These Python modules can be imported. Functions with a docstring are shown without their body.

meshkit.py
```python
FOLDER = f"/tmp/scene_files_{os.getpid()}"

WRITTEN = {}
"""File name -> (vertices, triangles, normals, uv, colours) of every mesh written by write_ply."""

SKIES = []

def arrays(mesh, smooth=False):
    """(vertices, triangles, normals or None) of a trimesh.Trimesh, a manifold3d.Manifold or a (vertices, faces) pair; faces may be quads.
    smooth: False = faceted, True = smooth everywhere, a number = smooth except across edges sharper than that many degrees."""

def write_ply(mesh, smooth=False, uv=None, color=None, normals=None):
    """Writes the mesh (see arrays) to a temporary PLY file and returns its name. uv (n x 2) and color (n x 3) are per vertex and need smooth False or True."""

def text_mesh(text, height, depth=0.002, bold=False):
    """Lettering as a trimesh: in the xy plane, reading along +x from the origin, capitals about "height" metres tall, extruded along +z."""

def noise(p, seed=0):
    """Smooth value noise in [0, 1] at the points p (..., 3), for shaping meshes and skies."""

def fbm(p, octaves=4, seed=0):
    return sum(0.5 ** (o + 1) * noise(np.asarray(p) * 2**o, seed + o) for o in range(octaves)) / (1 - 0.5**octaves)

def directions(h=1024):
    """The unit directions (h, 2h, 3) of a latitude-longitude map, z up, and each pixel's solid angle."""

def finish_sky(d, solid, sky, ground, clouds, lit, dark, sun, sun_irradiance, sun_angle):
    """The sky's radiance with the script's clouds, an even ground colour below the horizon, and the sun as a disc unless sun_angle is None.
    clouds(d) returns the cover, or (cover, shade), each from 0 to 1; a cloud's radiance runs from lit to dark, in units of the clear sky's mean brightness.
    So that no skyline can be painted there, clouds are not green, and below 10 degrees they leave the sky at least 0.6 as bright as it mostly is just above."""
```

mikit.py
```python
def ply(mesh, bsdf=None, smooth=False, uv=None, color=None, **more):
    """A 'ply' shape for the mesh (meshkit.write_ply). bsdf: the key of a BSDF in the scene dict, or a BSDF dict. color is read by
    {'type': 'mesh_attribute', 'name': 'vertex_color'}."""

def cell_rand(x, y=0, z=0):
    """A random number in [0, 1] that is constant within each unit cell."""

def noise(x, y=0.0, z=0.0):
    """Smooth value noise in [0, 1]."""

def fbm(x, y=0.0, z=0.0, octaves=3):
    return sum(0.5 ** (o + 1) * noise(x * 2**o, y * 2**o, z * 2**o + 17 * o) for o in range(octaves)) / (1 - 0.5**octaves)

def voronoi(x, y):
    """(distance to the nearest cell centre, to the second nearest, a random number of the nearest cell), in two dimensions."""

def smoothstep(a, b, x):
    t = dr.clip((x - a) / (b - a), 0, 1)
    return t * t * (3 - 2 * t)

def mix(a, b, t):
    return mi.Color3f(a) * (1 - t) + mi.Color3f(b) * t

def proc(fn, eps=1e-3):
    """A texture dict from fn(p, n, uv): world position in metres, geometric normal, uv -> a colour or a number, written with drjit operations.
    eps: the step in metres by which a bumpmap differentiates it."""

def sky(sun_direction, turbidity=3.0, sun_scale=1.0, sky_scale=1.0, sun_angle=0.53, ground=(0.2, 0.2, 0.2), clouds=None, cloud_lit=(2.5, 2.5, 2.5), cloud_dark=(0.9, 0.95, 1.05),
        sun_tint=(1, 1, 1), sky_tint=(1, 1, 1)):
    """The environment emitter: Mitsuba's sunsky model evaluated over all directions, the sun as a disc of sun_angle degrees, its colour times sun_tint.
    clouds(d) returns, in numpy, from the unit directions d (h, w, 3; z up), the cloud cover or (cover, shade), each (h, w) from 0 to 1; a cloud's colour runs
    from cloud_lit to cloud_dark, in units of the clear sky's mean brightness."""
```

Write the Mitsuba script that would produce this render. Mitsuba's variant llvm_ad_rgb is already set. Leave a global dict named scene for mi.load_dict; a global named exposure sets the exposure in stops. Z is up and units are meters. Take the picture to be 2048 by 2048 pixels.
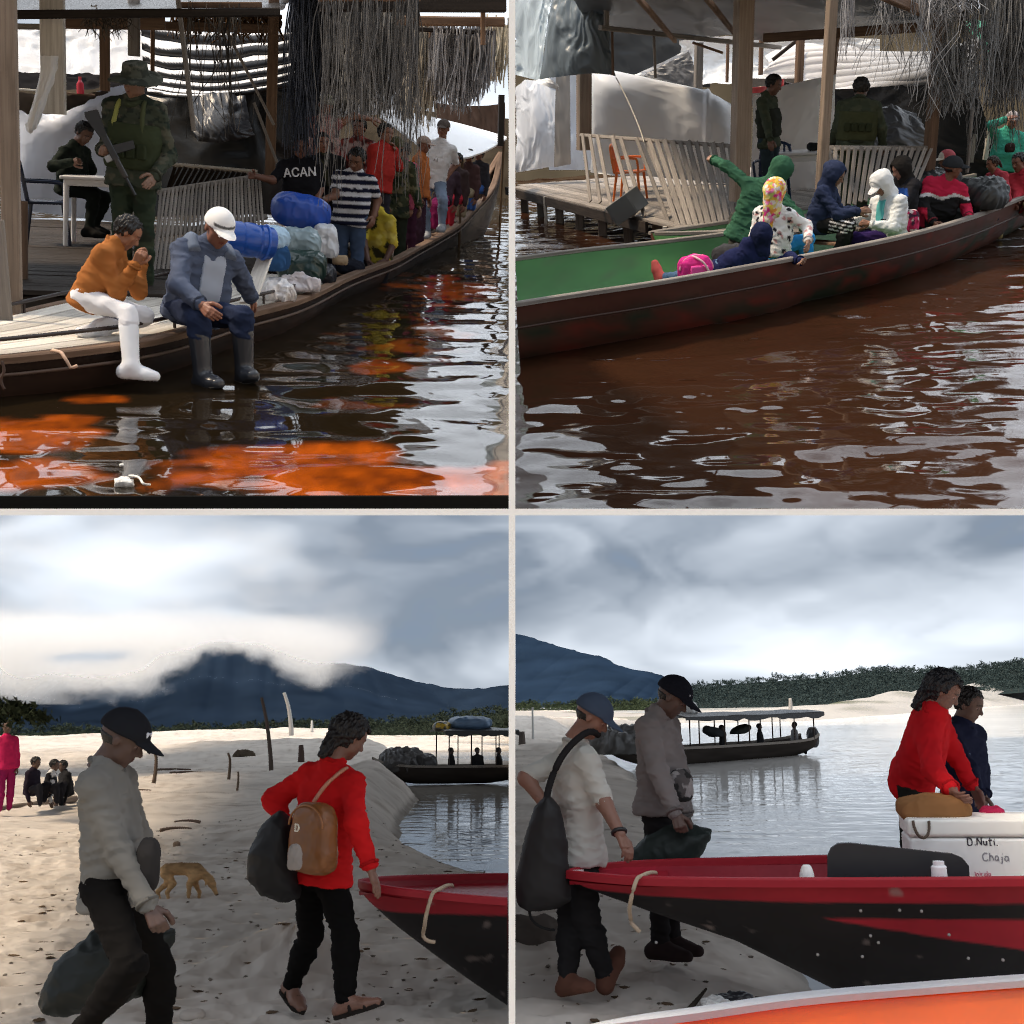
import math, random
import numpy as np, trimesh, mitsuba as mi, drjit as dr, mikit, meshkit
from scipy.spatial import cKDTree
from scipy.ndimage import map_coordinates
from mikit import noise as mnoise, fbm as mfbm, smoothstep, mix, cell_rand
import manifold3d as m3

T = mi.ScalarTransform4f
scene, labels = {}, {}
rng = np.random.default_rng(7)
random.seed(7)

# ------------------------------------------------------------------ camera, sky, exposure
F, C0, CAMZ = 2650.0, 1024.0, 1.60
PITCH = math.atan((1457.5 - 1024) / F)
cp, sp = math.cos(PITCH), math.sin(PITCH)
CAM = np.array([0.0, 0.0, CAMZ])
RIGHT, FWD, UPC = np.array([1.0, 0, 0]), np.array([0, cp, sp]), np.array([0, -sp, cp])
scene['camera'] = {'type': 'perspective', 'fov': 2 * math.degrees(math.atan(1024 / F)), 'near_clip': 0.05, 'far_clip': 9000.0,
                   'to_world': T().look_at(origin=CAM.tolist(), target=(CAM + FWD).tolist(), up=[0, 0, 1])}
exposure = 1.92


def clouds(d):
    """Heavy broken overcast: brighter overhead than near the horizon, as overcast skies are."""
    az = np.degrees(np.arctan2(d[..., 0], d[..., 1]))
    el = np.degrees(np.arcsin(np.clip(d[..., 2], -1, 1)))
    w = meshkit.fbm(np.stack([az * 0.10, el * 0.27, el * 0 + 3.3], -1), 4, 5) - 0.5
    n1 = meshkit.fbm(np.stack([az * 0.11 + 2.6 * w, el * 0.28 + 1.8 * w, el * 0 + 1.7], -1), 6, 11)
    n2 = meshkit.fbm(np.stack([az * 0.035 + w, el * 0.05 + w, el * 0 + 9.1], -1), 4, 21)

    def blob(a, e, sa, se):
        return np.exp(-((az - a + 9 * w) / sa) ** 2 - ((el - e + 5 * w) / se) ** 2)
    up_ = np.clip((el - 11) / 45, 0, 1)
    s = 0.89 + 1.15 * (n1 - 0.5) + 0.5 * (n2 - 0.5) - 0.75 * up_ * (2 - up_)
    s = s - 0.40 * blob(-16.5, 7.4, 4.5, 2.6) - 0.28 * blob(-15, 3.8, 7, 1.8) + 0.10 * blob(-4, 7.6, 6.0, 3.4) + 0.10 * blob(-1, 4.8, 4, 1.6) - 0.10 * blob(-1.5, 2.6, 3, 0.8)
    s = s - 0.66 * blob(15, 3.8, 9, 2.8) + 0.08 * blob(5.0, 6.0, 5, 1.5) - 0.22 * blob(9, 9.4, 8, 1.6) - 0.20 * blob(3, 3.6, 3.0, 1.0)
    return np.full(el.shape, 0.94), np.clip(s, 0, 1)


scene['sky_light'] = mikit.sky((-0.55, -0.28, 0.79), turbidity=3.5, sun_scale=0.70, sun_angle=8.0, ground=(0.25, 0.22, 0.18), clouds=clouds,
                               cloud_lit=(4.15, 4.40, 4.70), cloud_dark=(0.46, 0.58, 0.75), sun_tint=(1.0, 0.97, 0.93))


# ------------------------------------------------------------------ frames: four places, each with its own level ground
class Frame:
    """A place: its level ground lies h metres under the camera; horizon passes through pixel (xc, hor) with the given slope."""

    def __init__(s, xc, hor, h, slope=None):
        x, y = xc - C0, hor - C0
        if slope is None:
            slope = x * y / (F * F + x * x)
        n = np.cross([1.0, slope, 0], [x, y, F])          # camera coordinates: right, down, forward
        n /= np.linalg.norm(n)
        if n[1] > 0:
            n = -n
        V = np.array([x, y, F], float)
        V /= np.linalg.norm(V)
        R = np.cross(V, n)
        if R[0] < 0:
            R = -R
        s.cR, s.cV, s.cU, s.h = R, V, n, h
        s.k = 1.0
        w = lambda c: RIGHT * c[0] - UPC * c[1] + FWD * c[2]
        s.M = np.stack([w(R), w(V), w(n)], 1)             # local -> world rotation

    def ray(s, px, py):
        d = np.array([px - C0, py - C0, F])
        return np.array([d @ s.cR, d @ s.cV, d @ s.cU])

    def at(s, px, py, v):
        q = s.ray(px, py)
        q = q * (v / q[1])
        return np.array([q[0], q[1], q[2] + s.h])

    def nom(s, px, py, v):
        """As at(), with the depth given for a lens of the camera's own focal length."""
        return s.at(px, py, v * s.k)

    def gp(s, px, py, z=0.0):
        q = s.ray(px, py)
        q = q * ((z - s.h) / q[2])
        return np.array([q[0], q[1], z])

    def vg(s, px, py, z=0.0):
        return s.gp(px, py, z)[1]

    def world(s, p):
        p = np.asarray(p, float)
        return CAM + (p - [0, 0, s.h]) @ s.M.T

    def pix(s, p):
        q = np.asarray(p, float) - [0, 0, s.h]
        c = np.stack([s.cR, s.cV, s.cU], 1) @ q.T
        return np.array([C0 + F * c[0] / c[2], C0 + F * c[1] / c[2]])


TL = Frame(509, 290, 1.45)
TR = Frame(1539, 150, 2.25)
BL = Frame(509, 1457.5, 1.60, 0.0)
BR = Frame(1539, 1400, 1.63, -0.018)
WORLD = Frame(1024, 1457.5, CAMZ, 0.0)
TL.k, TR.k = 1.055, 1.085
FR = [WORLD]                                              # the current place


def use(fr):
    FR[0] = fr


# ------------------------------------------------------------------ materials
def vcol():
    return {'type': 'mesh_attribute', 'name': 'vertex_color'}


def two(b):
    return {'type': 'twosided', 'bsdf': b}


scene['cloth'] = two({'type': 'principled', 'base_color': vcol(), 'roughness': 0.9, 'specular': 0.12})
scene['worn_paint'] = two({'type': 'principled', 'base_color': vcol(), 'roughness': 0.55, 'specular': 0.3})
scene['skin'] = two({'type': 'principled', 'base_color': vcol(), 'roughness': 0.48, 'specular': 0.45})
scene['matte'] = two({'type': 'diffuse', 'reflectance': vcol()})
scene['plastic'] = two({'type': 'principled', 'base_color': vcol(), 'roughness': 0.24, 'specular': 0.5})
scene['sheet'] = two({'type': 'principled', 'base_color': vcol(), 'roughness': 0.38, 'specular': 0.5})


def wood_fn(p, n, uv):
    u, v = uv.x, uv.y
    k = dr.floor(v / 10.0 + 0.5)
    w = v - k * 10.0
    r = cell_rand(k, 3, 1)
    kind = dr.floor(k / 100.0)
    g = mfbm(u * 1.6 + r * 50, w * 55.0 + r * 9, 0.0, 3)
    g2 = mfbm(u * 7.0 + r * 20, w * 160.0, 1.0, 2)
    knot = mfbm(u * 3.0 + r * 70, w * 9.0, 4.0, 3)
    t = dr.clip(0.55 * g + 0.25 * g2 + 0.35 * knot - 0.1, 0, 1)
    grey = mix((0.10, 0.085, 0.075), (0.42, 0.38, 0.34), t)
    brown = mix((0.055, 0.030, 0.018), (0.30, 0.19, 0.125), t)
    dark = mix((0.008, 0.006, 0.005), (0.050, 0.036, 0.027), t)
    pale = mix((0.30, 0.26, 0.21), (0.78, 0.74, 0.67), t)
    tan = mix((0.13, 0.092, 0.066), (0.43, 0.335, 0.26), t)
    c = dr.select(kind < 0.5, grey, dr.select(kind < 1.5, brown, dr.select(kind < 2.5, dark, dr.select(kind < 3.5, pale, tan))))
    return c * (0.72 + 0.5 * r)


scene['wood'] = two({'type': 'principled', 'base_color': mikit.proc(wood_fn), 'roughness': 0.72, 'specular': 0.3})
GREY, BROWN, DARK, PALE, TAN = 0, 100, 200, 300, 400


# ------------------------------------------------------------------ registry
def numbered(key):
    if key not in scene and key not in labels and not any(k.startswith(key + '__') for k in scene):
        return key
    i = 1
    while True:
        k = f'{key}_{i:03d}'
        if k not in scene and k not in labels and not any(x.startswith(k + '__') for x in scene):
            return k
        i += 1


COUNT = {}


def newkey(key):
    n = COUNT.get(key, 0)
    COUNT[key] = n + 1
    return key if n == 0 else f'{key}_{n:03d}'


def thing(name, label, cat, group=None):
    k = newkey(name)
    labels[k] = {'label': label, 'category': cat}
    if group:
        labels[k]['group'] = group
    return k


def structure(k, label):
    labels[k] = {'label': label, 'category': k.split('_')[-1] if not k[-1].isdigit() else k.rsplit('_', 1)[0].split('_')[-1], 'kind': 'structure'}


def arr(mesh):
    if hasattr(mesh, 'to_mesh'):
        m = mesh.to_mesh()
        return np.array(m.vert_properties[:, :3], float), np.array(m.tri_verts)
    if isinstance(mesh, tuple):
        v, f = np.asarray(mesh[0], float), np.asarray(mesh[1], int)
        if f.shape[1] == 4:
            f = np.vstack([f[:, [0, 1, 2]], f[:, [0, 2, 3]]])
        return v, f
    return np.array(mesh.vertices, float), np.array(mesh.faces)


def part(parent, name, mesh, bsdf, color=None, smooth=False, uv=None, label=None, kind=None):
    """One mesh of the scene, in the current place's coordinates: a part of parent, or a top-level entry when parent is None."""
    v, f = arr(mesh)
    if callable(color):
        color = color(v)
    if color is not None:
        color = np.clip(np.broadcast_to(np.asarray(color, float), v.shape), 0.003, 0.93)
    k = newkey((parent + '__' if parent else '') + name)
    if smooth not in (True, False) and (color is not None or uv is not None):
        # split at sharp edges by hand, so that colours keep their rows
        m = trimesh.Trimesh(v, f, process=False)
        m.vertex_attributes['i'] = np.arange(len(v))
        src = trimesh.graph.smooth_shade(m, angle=np.radians(smooth), facet_minarea=None)
        tree = cKDTree(v)
        idx = tree.query(np.array(src.vertices))[1]
        color = None if color is None else color[idx]
        uv = None if uv is None else np.asarray(uv)[idx]
        v, f, smooth = np.array(src.vertices), np.array(src.faces), True
    scene[k] = mikit.ply((FR[0].world(v), f), bsdf, smooth, uv=uv, color=color)
    if label or kind:
        labels[k] = {}
        if label:
            labels[k]['label'] = label
        if kind:
            labels[k]['kind'] = kind
    return k


def solo(name, label, cat, mesh, bsdf, color=None, smooth=False, uv=None, group=None, kind=None):
    k = part(None, name, mesh, bsdf, color, smooth, uv)
    labels[k] = {'label': label, 'category': cat}
    if group:
        labels[k]['group'] = group
    if kind:
        labels[k]['kind'] = kind
    return k


# ------------------------------------------------------------------ geometry helpers
def unit(a):
    a = np.asarray(a, float)
    return a / (np.linalg.norm(a) + 1e-12)


def cat(meshes):
    vs, fs, n = [], [], 0
    for m in meshes:
        v, f = arr(m)
        vs.append(v)
        fs.append(f + n)
        n += len(v)
    return np.vstack(vs), np.vstack(fs)


def beam(a, b, w, t, up=(0, 0, 1), k=0, ch=0.004, taper=1.0):
    """A squared timber from a to b, w wide and t thick (along up), with chamfered edges; returns mesh and uv for the wood material."""
    a, b = np.asarray(a, float), np.asarray(b, float)
    x = unit(b - a)
    z = np.asarray(up, float)
    z = z - x * (z @ x)
    if np.linalg.norm(z) < 1e-6:
        z = np.array([0, 1.0, 0]) - x * x[1]
    z = unit(z)
    y = np.cross(z, x)
    L = np.linalg.norm(b - a)
    ch = min(ch, w * 0.2, t * 0.2)
    prof = [(w / 2 - ch, t / 2), (w / 2, t / 2 - ch), (w / 2, -t / 2 + ch), (w / 2 - ch, -t / 2), (-w / 2 + ch, -t / 2), (-w / 2, -t / 2 + ch), (-w / 2, t / 2 - ch), (-w / 2 + ch, t / 2)]
    n = len(prof)
    v, uv = [], []
    per = np.cumsum([0] + [math.dist(prof[i], prof[(i + 1) % n]) for i in range(n)])
    base = 10.0 * k
    for (q, s, tp) in ((a, 0, 1.0), (b, L, taper)):
        for i, (py, pz) in enumerate(prof):
            v.append(q + (y * py + z * pz) * tp)
            uv.append((s, base + per[i] - per[-1] / 2))
    f = []
    for i in range(n):
        j = (i + 1) % n
        f += [[i, n + i, n + j], [i, n + j, j]]
    for i in range(1, n - 1):
        f += [[0, i, i + 1], [n, n + i + 1, n + i]]
    return (np.array(v), np.array(f)), np.array(uv)


WK = [0]


def timber(parent, name, a, b, w, t, tone=GREY, up=(0, 0, 1), taper=1.0, label=None, ch=0.004):
    WK[0] += 1
    m, uv = beam(a, b, w, t, up, tone + WK[0] % 97, ch, taper)
    return part(parent, name, m, 'wood', None, False, uv, label)


def tube(path, r, sides=6, cap=True):
    """A tube along a polyline; r a number or one radius per point."""
    p = np.asarray(path, float)
    r = np.broadcast_to(np.asarray(r, float), (len(p),))
    t = np.gradient(p, axis=0)
    t /= np.linalg.norm(t, axis=1, keepdims=True) + 1e-12
    ref = np.array([0.3, 0.2, 0.93])
    a = np.cross(t, ref)
    bad = np.linalg.norm(a, axis=1) < 0.1
    a[bad] = np.cross(t[bad], [1.0, 0, 0])
    a /= np.linalg.norm(a, axis=1, keepdims=True)
    b = np.cross(t, a)
    an = np.arange(sides) * 2 * np.pi / sides
    v = p[:, None] + r[:, None, None] * (np.cos(an)[None, :, None] * a[:, None] + np.sin(an)[None, :, None] * b[:, None])
    i, j = np.meshgrid(np.arange(len(p) - 1), np.arange(sides), indexing='ij')
    q = np.stack([i * sides + j, i * sides + (j + 1) % sides, (i + 1) * sides + (j + 1) % sides, (i + 1) * sides + j], -1).reshape(-1, 4)
    v = v.reshape(-1, 3)
    f = [np.vstack([q[:, [0, 1, 2]], q[:, [0, 2, 3]]])]
    if cap:
        n = len(v)
        v = np.vstack([v, p[0], p[-1]])
        e = (len(p) - 1) * sides
        f.append(np.array([[n, (j + 1) % sides, j] for j in range(sides)] + [[n + 1, e + j, e + (j + 1) % sides] for j in range(sides)]))
    return v, np.vstack(f)


def spline(pts, n=24):
    """A smooth curve through the points."""
    p = np.asarray(pts, float)
    from scipy.interpolate import CubicSpline, PchipInterpolator
    s = np.r_[0, np.cumsum(np.linalg.norm(np.diff(p, axis=0), axis=1))]
    if len(p) == 2:
        return p[0] + (p[1] - p[0]) * np.linspace(0, 1, n)[:, None]
    return PchipInterpolator(s, p)(np.linspace(0, s[-1], n))


def grid_mesh(P):
    """A sheet from an (m, n, 3) array of points."""
    m, n = P.shape[:2]
    i, j = np.meshgrid(np.arange(m - 1), np.arange(n - 1), indexing='ij')
    a = i * n + j
    q = np.stack([a, a + n, a + n + 1, a + 1], -1).reshape(-1, 4)
    return P.reshape(-1, 3), np.vstack([q[:, [0, 1, 2]], q[:, [0, 2, 3]]])


def thick_sheet(P, t=0.006):
    """A sheet with two sides and closed rims."""
    v, f = grid_mesh(P)
    m = trimesh.Trimesh(v, f, process=False)
    n = np.array(m.vertex_normals)
    k = len(v)
    V = np.vstack([v + n * t / 2, v - n * t / 2])
    mm, nn = P.shape[:2]
    ring = np.r_[np.arange(nn - 1), np.arange(mm - 1) * nn + nn - 1, (mm - 1) * nn + np.arange(nn - 1, 0, -1), np.arange(mm - 1, 0, -1) * nn]
    r2 = np.roll(ring, -1)
    side = np.vstack([np.stack([ring, r2, r2 + k], 1), np.stack([ring, r2 + k, ring + k], 1)])
    return V, np.vstack([f, f[:, ::-1] + k, side[:, ::-1]])


def rbox(size, r=0.01, seg=3):
    """A box with rounded edges, centred on the origin."""
    sx, sy, sz = [s / 2 - r for s in size]
    s = m3.Manifold.sphere(r, 4 * seg)
    pts = [s.translate([x * sx, y * sy, z * sz]) for x in (-1, 1) for y in (-1, 1) for z in (-1, 1)]
    return arr(m3.Manifold.batch_hull(pts))


def xf(mesh, R=None, t=(0, 0, 0)):
    v, f = arr(mesh)
    if R is not None:
        v = v @ np.asarray(R).T
    return v + np.asarray(t, float), f


def rot(axis, deg):
    return trimesh.transformations.rotation_matrix(math.radians(deg), axis)[:3, :3]


# ------------------------------------------------------------------ surfaces from distance fields
def net(fn, lo, hi, cell):
    """Surface nets of fn(points (n,3)) -> distance."""
    lo, hi = np.asarray(lo, float), np.asarray(hi, float)
    n = np.maximum(np.ceil((hi - lo) / cell).astype(int) + 1, 3)
    ax = [lo[i] + np.arange(n[i]) * cell for i in range(3)]
    g = np.stack(np.meshgrid(*ax, indexing='ij'), -1)
    d = fn(g.reshape(-1, 3)).reshape(n)
    s = d < 0
    c = n - 1
    acc, cnt = np.zeros((*c, 3)), np.zeros(c)

    def sl(o):
        return tuple(slice(o[i], o[i] + c[i]) for i in range(3))
    corners = [(a, b, e) for a in (0, 1) for b in (0, 1) for e in (0, 1)]
    for a in corners:
        for k in range(3):
            if a[k]:
                continue
            b = list(a)
            b[k] = 1
            da, db = d[sl(a)], d[sl(b)]
            x = (da < 0) != (db < 0)
            t = np.where(x, da / np.where(da == db, 1, da - db), 0)
            q = np.array(a, float)
            pos = np.broadcast_to(q, (*c, 3)).copy()
            pos[..., k] += t
            acc += np.where(x[..., None], pos, 0)
            cnt += x
    on = cnt > 0
    idx = np.full(c, -1)
    idx[on] = np.arange(on.sum())
    ijk = np.argwhere(on)
    v = lo + (ijk + acc[on] / cnt[on][:, None]) * cell
    faces = []
    for k in range(3):
        u, w = (k + 1) % 3, (k + 2) % 3
        a = [slice(1, c[i]) if i != k else slice(0, c[i]) for i in range(3)]
        b = list(a)
        b[k] = slice(1, c[k] + 1)
        sa, sb = s[tuple(a)], s[tuple(b)]
        x = np.argwhere(sa != sb)
        if not len(x):
            continue
        off = np.zeros(3, int)
        off[u] = off[w] = 1
        base = x + off
        fl = sa[tuple(x.T)]
        def at(du, dw):
            q = base.copy()
            q[:, u] -= du
            q[:, w] -= dw
            return idx[tuple(q.T)]
        q = np.stack([at(1, 1), at(0, 1), at(0, 0), at(1, 0)], 1)
        q[~fl] = q[~fl][:, ::-1]
        faces.append(q)
    q = np.vstack(faces)
    return v, np.vstack([q[:, [0, 1, 2]], q[:, [0, 2, 3]]])


def smin(a, b, k):
    if k <= 0:
        return np.minimum(a, b)
    h = np.clip(0.5 + 0.5 * (b - a) / k, 0, 1)
    return b + (a - b) * h - k * h * (1 - h)


def cone(p, a, b, ra, rb):
    ba = b - a
    t = np.clip(((p - a) @ ba) / max(ba @ ba, 1e-9), 0, 1)
    return np.linalg.norm(p - a - t[:, None] * ba, axis=1) - (ra + t * (rb - ra))


def ell(p, c, r):
    q = (p - np.asarray(c)) / np.asarray(r)
    k = np.linalg.norm(q, axis=1)
    return (k - 1) * min(r) * 0.5 + (k - 1) * np.mean(r) * 0.5


def vnormals(v, f):
    n = np.zeros_like(v)
    fn = np.cross(v[f[:, 1]] - v[f[:, 0]], v[f[:, 2]] - v[f[:, 0]])
    for k in range(3):
        np.add.at(n, f[:, k], fn)
    return n / (np.linalg.norm(n, axis=1, keepdims=True) + 1e-12)


def crumple(mesh, amp, freq, seed=0, oct=3):
    v, f = mesh
    return v + vnormals(v, f) * ((meshkit.fbm(v * freq, oct, seed) - 0.5) * 2 * amp)[:, None], f
# ------------------------------------------------------------------ people: templates in head and hand units
def mirrored(p):
    q = p.copy()
    q[:, 0] = np.abs(q[:, 0])
    return q


def head_fn(p):
    q = mirrored(p)
    d = ell(p, (0, -0.04, 0.12), (0.345, 0.42, 0.385))
    d = smin(d, ell(p, (0, 0.08, -0.17), (0.265, 0.28, 0.31)), 0.09)
    d = smin(d, cone(p, np.array([0, 0.20, -0.40]), np.array([0, 0.13, -0.34]), 0.10, 0.16), 0.06)
    d = smin(d, cone(q, np.array([0.19, 0.17, -0.08]), np.array([0.17, 0.1, -0.25]), 0.11, 0.12), 0.06)
    d = smin(d, cone(q, np.array([0.0, 0.335, 0.10]), np.array([0.17, 0.29, 0.10]), 0.045, 0.05), 0.05)
    d = -smin(-d, ell(q, (0.145, 0.385, 0.025), (0.085, 0.07, 0.055)), 0.04)
    d = smin(d, ell(q, (0.145, 0.265, 0.02), (0.07, 0.07, 0.06)), 0.012)
    d = smin(d, cone(p, np.array([0, 0.335, 0.05]), np.array([0, 0.425, -0.11]), 0.035, 0.052), 0.03)
    d = smin(d, ell(q, (0.05, 0.375, -0.125), (0.045, 0.05, 0.035)), 0.02)
    d = smin(d, cone(q, np.array([0.0, 0.345, -0.225]), np.array([0.075, 0.315, -0.225]), 0.028, 0.012), 0.015)
    d = smin(d, cone(q, np.array([0.0, 0.335, -0.265]), np.array([0.06, 0.31, -0.262]), 0.03, 0.012), 0.012)
    d = smin(d, ell(q, (0.345, -0.05, -0.02), (0.035, 0.075, 0.115)), 0.02)
    d = smin(d, cone(p, np.array([0, -0.06, -0.2]), np.array([0, -0.12, -0.72]), 0.22, 0.235), 0.08)
    return d


HEAD = net(head_fn, (-0.46, -0.54, -0.72), (0.46, 0.54, 0.58), 0.030)
HEADC = np.ones((len(HEAD[0]), 3))
_v = mirrored(HEAD[0])
_x, _y, _z = _v.T
_front = _y > 0.15
HEADC[_front & (np.hypot((_x - 0.14) / 0.10, (_z - 0.125 + 0.2 * np.maximum(_x - 0.15, 0)) / 0.028) < 1)] = (0.22, 0.2, 0.2)
HEADC[_front & (np.hypot((_x - 0.145) / 0.068, (_z - 0.018) / 0.032) < 1)] = (2.2, 2.6, 3.0)
HEADC[_front & (np.hypot((_x - 0.145) / 0.032, (_z - 0.018) / 0.034) < 1)] = (0.06, 0.06, 0.06)
HEADC[_front & (np.hypot(_x / 0.10, (_z + 0.245) / 0.045) < 1)] = (0.85, 0.6, 0.62)
HEADC[_front & (np.hypot(_x / 0.085, (_z + 0.245) / 0.010) < 1)] = (0.35, 0.25, 0.25)


def hair_fn(kind):
    def fn(p):
        d = ell(p, (0, -0.075, 0.14), (0.395, 0.445, 0.425) if kind != 'big' else (0.45, 0.5, 0.48))
        if kind in ('long', 'big'):
            d = smin(d, cone(p, np.array([0, -0.30, 0.05]), np.array([0, -0.40, -0.62]), 0.27, 0.17), 0.12)
        if kind == 'pony':
            d = smin(d, cone(p, np.array([0, -0.50, 0.12]), np.array([0, -0.72, -0.38]), 0.12, 0.06), 0.05)
            d = smin(d, ell(p, (0, -0.47, 0.16), (0.13, 0.13, 0.13)), 0.03)
        face = np.maximum(np.maximum(0.10 - p[:, 1] + 0.25 * np.maximum(p[:, 2] - 0.1, 0), p[:, 2] - 0.30 - 0.3 * np.abs(p[:, 0])), -p[:, 2] - 2)
        d = np.maximum(d, -face)
        side = np.maximum(np.maximum(-0.05 - p[:, 1], p[:, 2] - 0.02), -p[:, 2] - 2)
        d = np.maximum(d, -side)
        if kind in ('short', 'pony'):
            d = np.maximum(d, -(p[:, 2] + 0.22) if kind == 'short' else d * 0 - 9)
        return d
    return fn


def cap_fn(p):
    dome = np.maximum(ell(p, (0, -0.04, 0.13), (0.405, 0.475, 0.44)), 0.105 - p[:, 2] + 0.05 * p[:, 1])
    q = p.copy()
    q[:, 2] += 0.16 * (p[:, 1] - 0.3) + 0.9 * p[:, 0] ** 2
    brim = np.maximum(ell(q, (0, 0.36, 0.155), (0.31, 0.43, 0.05)), 0.2 - p[:, 1])
    d = smin(dome, brim, 0.025)
    return smin(d, ell(p, (0, -0.04, 0.575), (0.04, 0.04, 0.025)), 0.01)


def boonie_fn(p):
    r = np.hypot(p[:, 0] / 0.95, (p[:, 1] + 0.03) / 1.08)
    wall = np.maximum(np.maximum(r - (0.425 - 0.10 * (p[:, 2] - 0.15)), p[:, 2] - 0.60), 0.12 - p[:, 2])
    th = np.arctan2(p[:, 1], p[:, 0])
    zz = 0.165 - 0.10 * np.cos(2 * th + 0.4) * np.clip(r - 0.4, 0, 1) * 1.5 - 0.32 * np.clip(r - 0.4, 0, 1) ** 1.5
    brim = np.maximum(np.abs(p[:, 2] - zz) - 0.03, r - 0.86)
    band = np.maximum(np.abs(r - 0.43) - 0.02, np.abs(p[:, 2] - 0.24) - 0.06)
    return np.minimum(smin(wall, brim, 0.05), band)


def hood_fn(p):
    d = ell(p, (0, -0.08, 0.08), (0.475, 0.53, 0.545))
    d = smin(d, cone(p, np.array([0, -0.12, -0.25]), np.array([0, -0.12, -0.62]), 0.36, 0.42), 0.12)
    d = smin(d, cone(p, np.array([0, -0.42, 0.34]), np.array([0, -0.50, 0.2]), 0.14, 0.16), 0.12)
    op = cone(p, np.array([0, 0.20, 0.0]), np.array([0, 0.8, -0.05]), 0.31, 0.42)
    q = p.copy()
    q[:, 2] *= 0.80
    op = cone(q, np.array([0, 0.24, 0.0]), np.array([0, 0.9, -0.04]), 0.30, 0.42)
    d = np.maximum(d, -op)
    rim = np.abs(np.hypot(p[:, 0], p[:, 2] * 0.8) - 0.335)
    return d


def scarf_fn(p):
    d = ell(p, (0, -0.08, 0.12), (0.43, 0.48, 0.47))
    d = smin(d, cone(p, np.array([0, -0.34, 0.0]), np.array([0.05, -0.40, -1.25]), 0.30, 0.20), 0.15)
    d = smin(d, cone(p, np.array([-0.2, -0.25, -0.1]), np.array([-0.25, -0.3, -0.8]), 0.2, 0.12), 0.12)
    q = p.copy()
    q[:, 2] *= 0.8
    return np.maximum(d, -cone(q, np.array([0, 0.22, -0.02]), np.array([0, 0.9, -0.1]), 0.30, 0.5))


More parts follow.
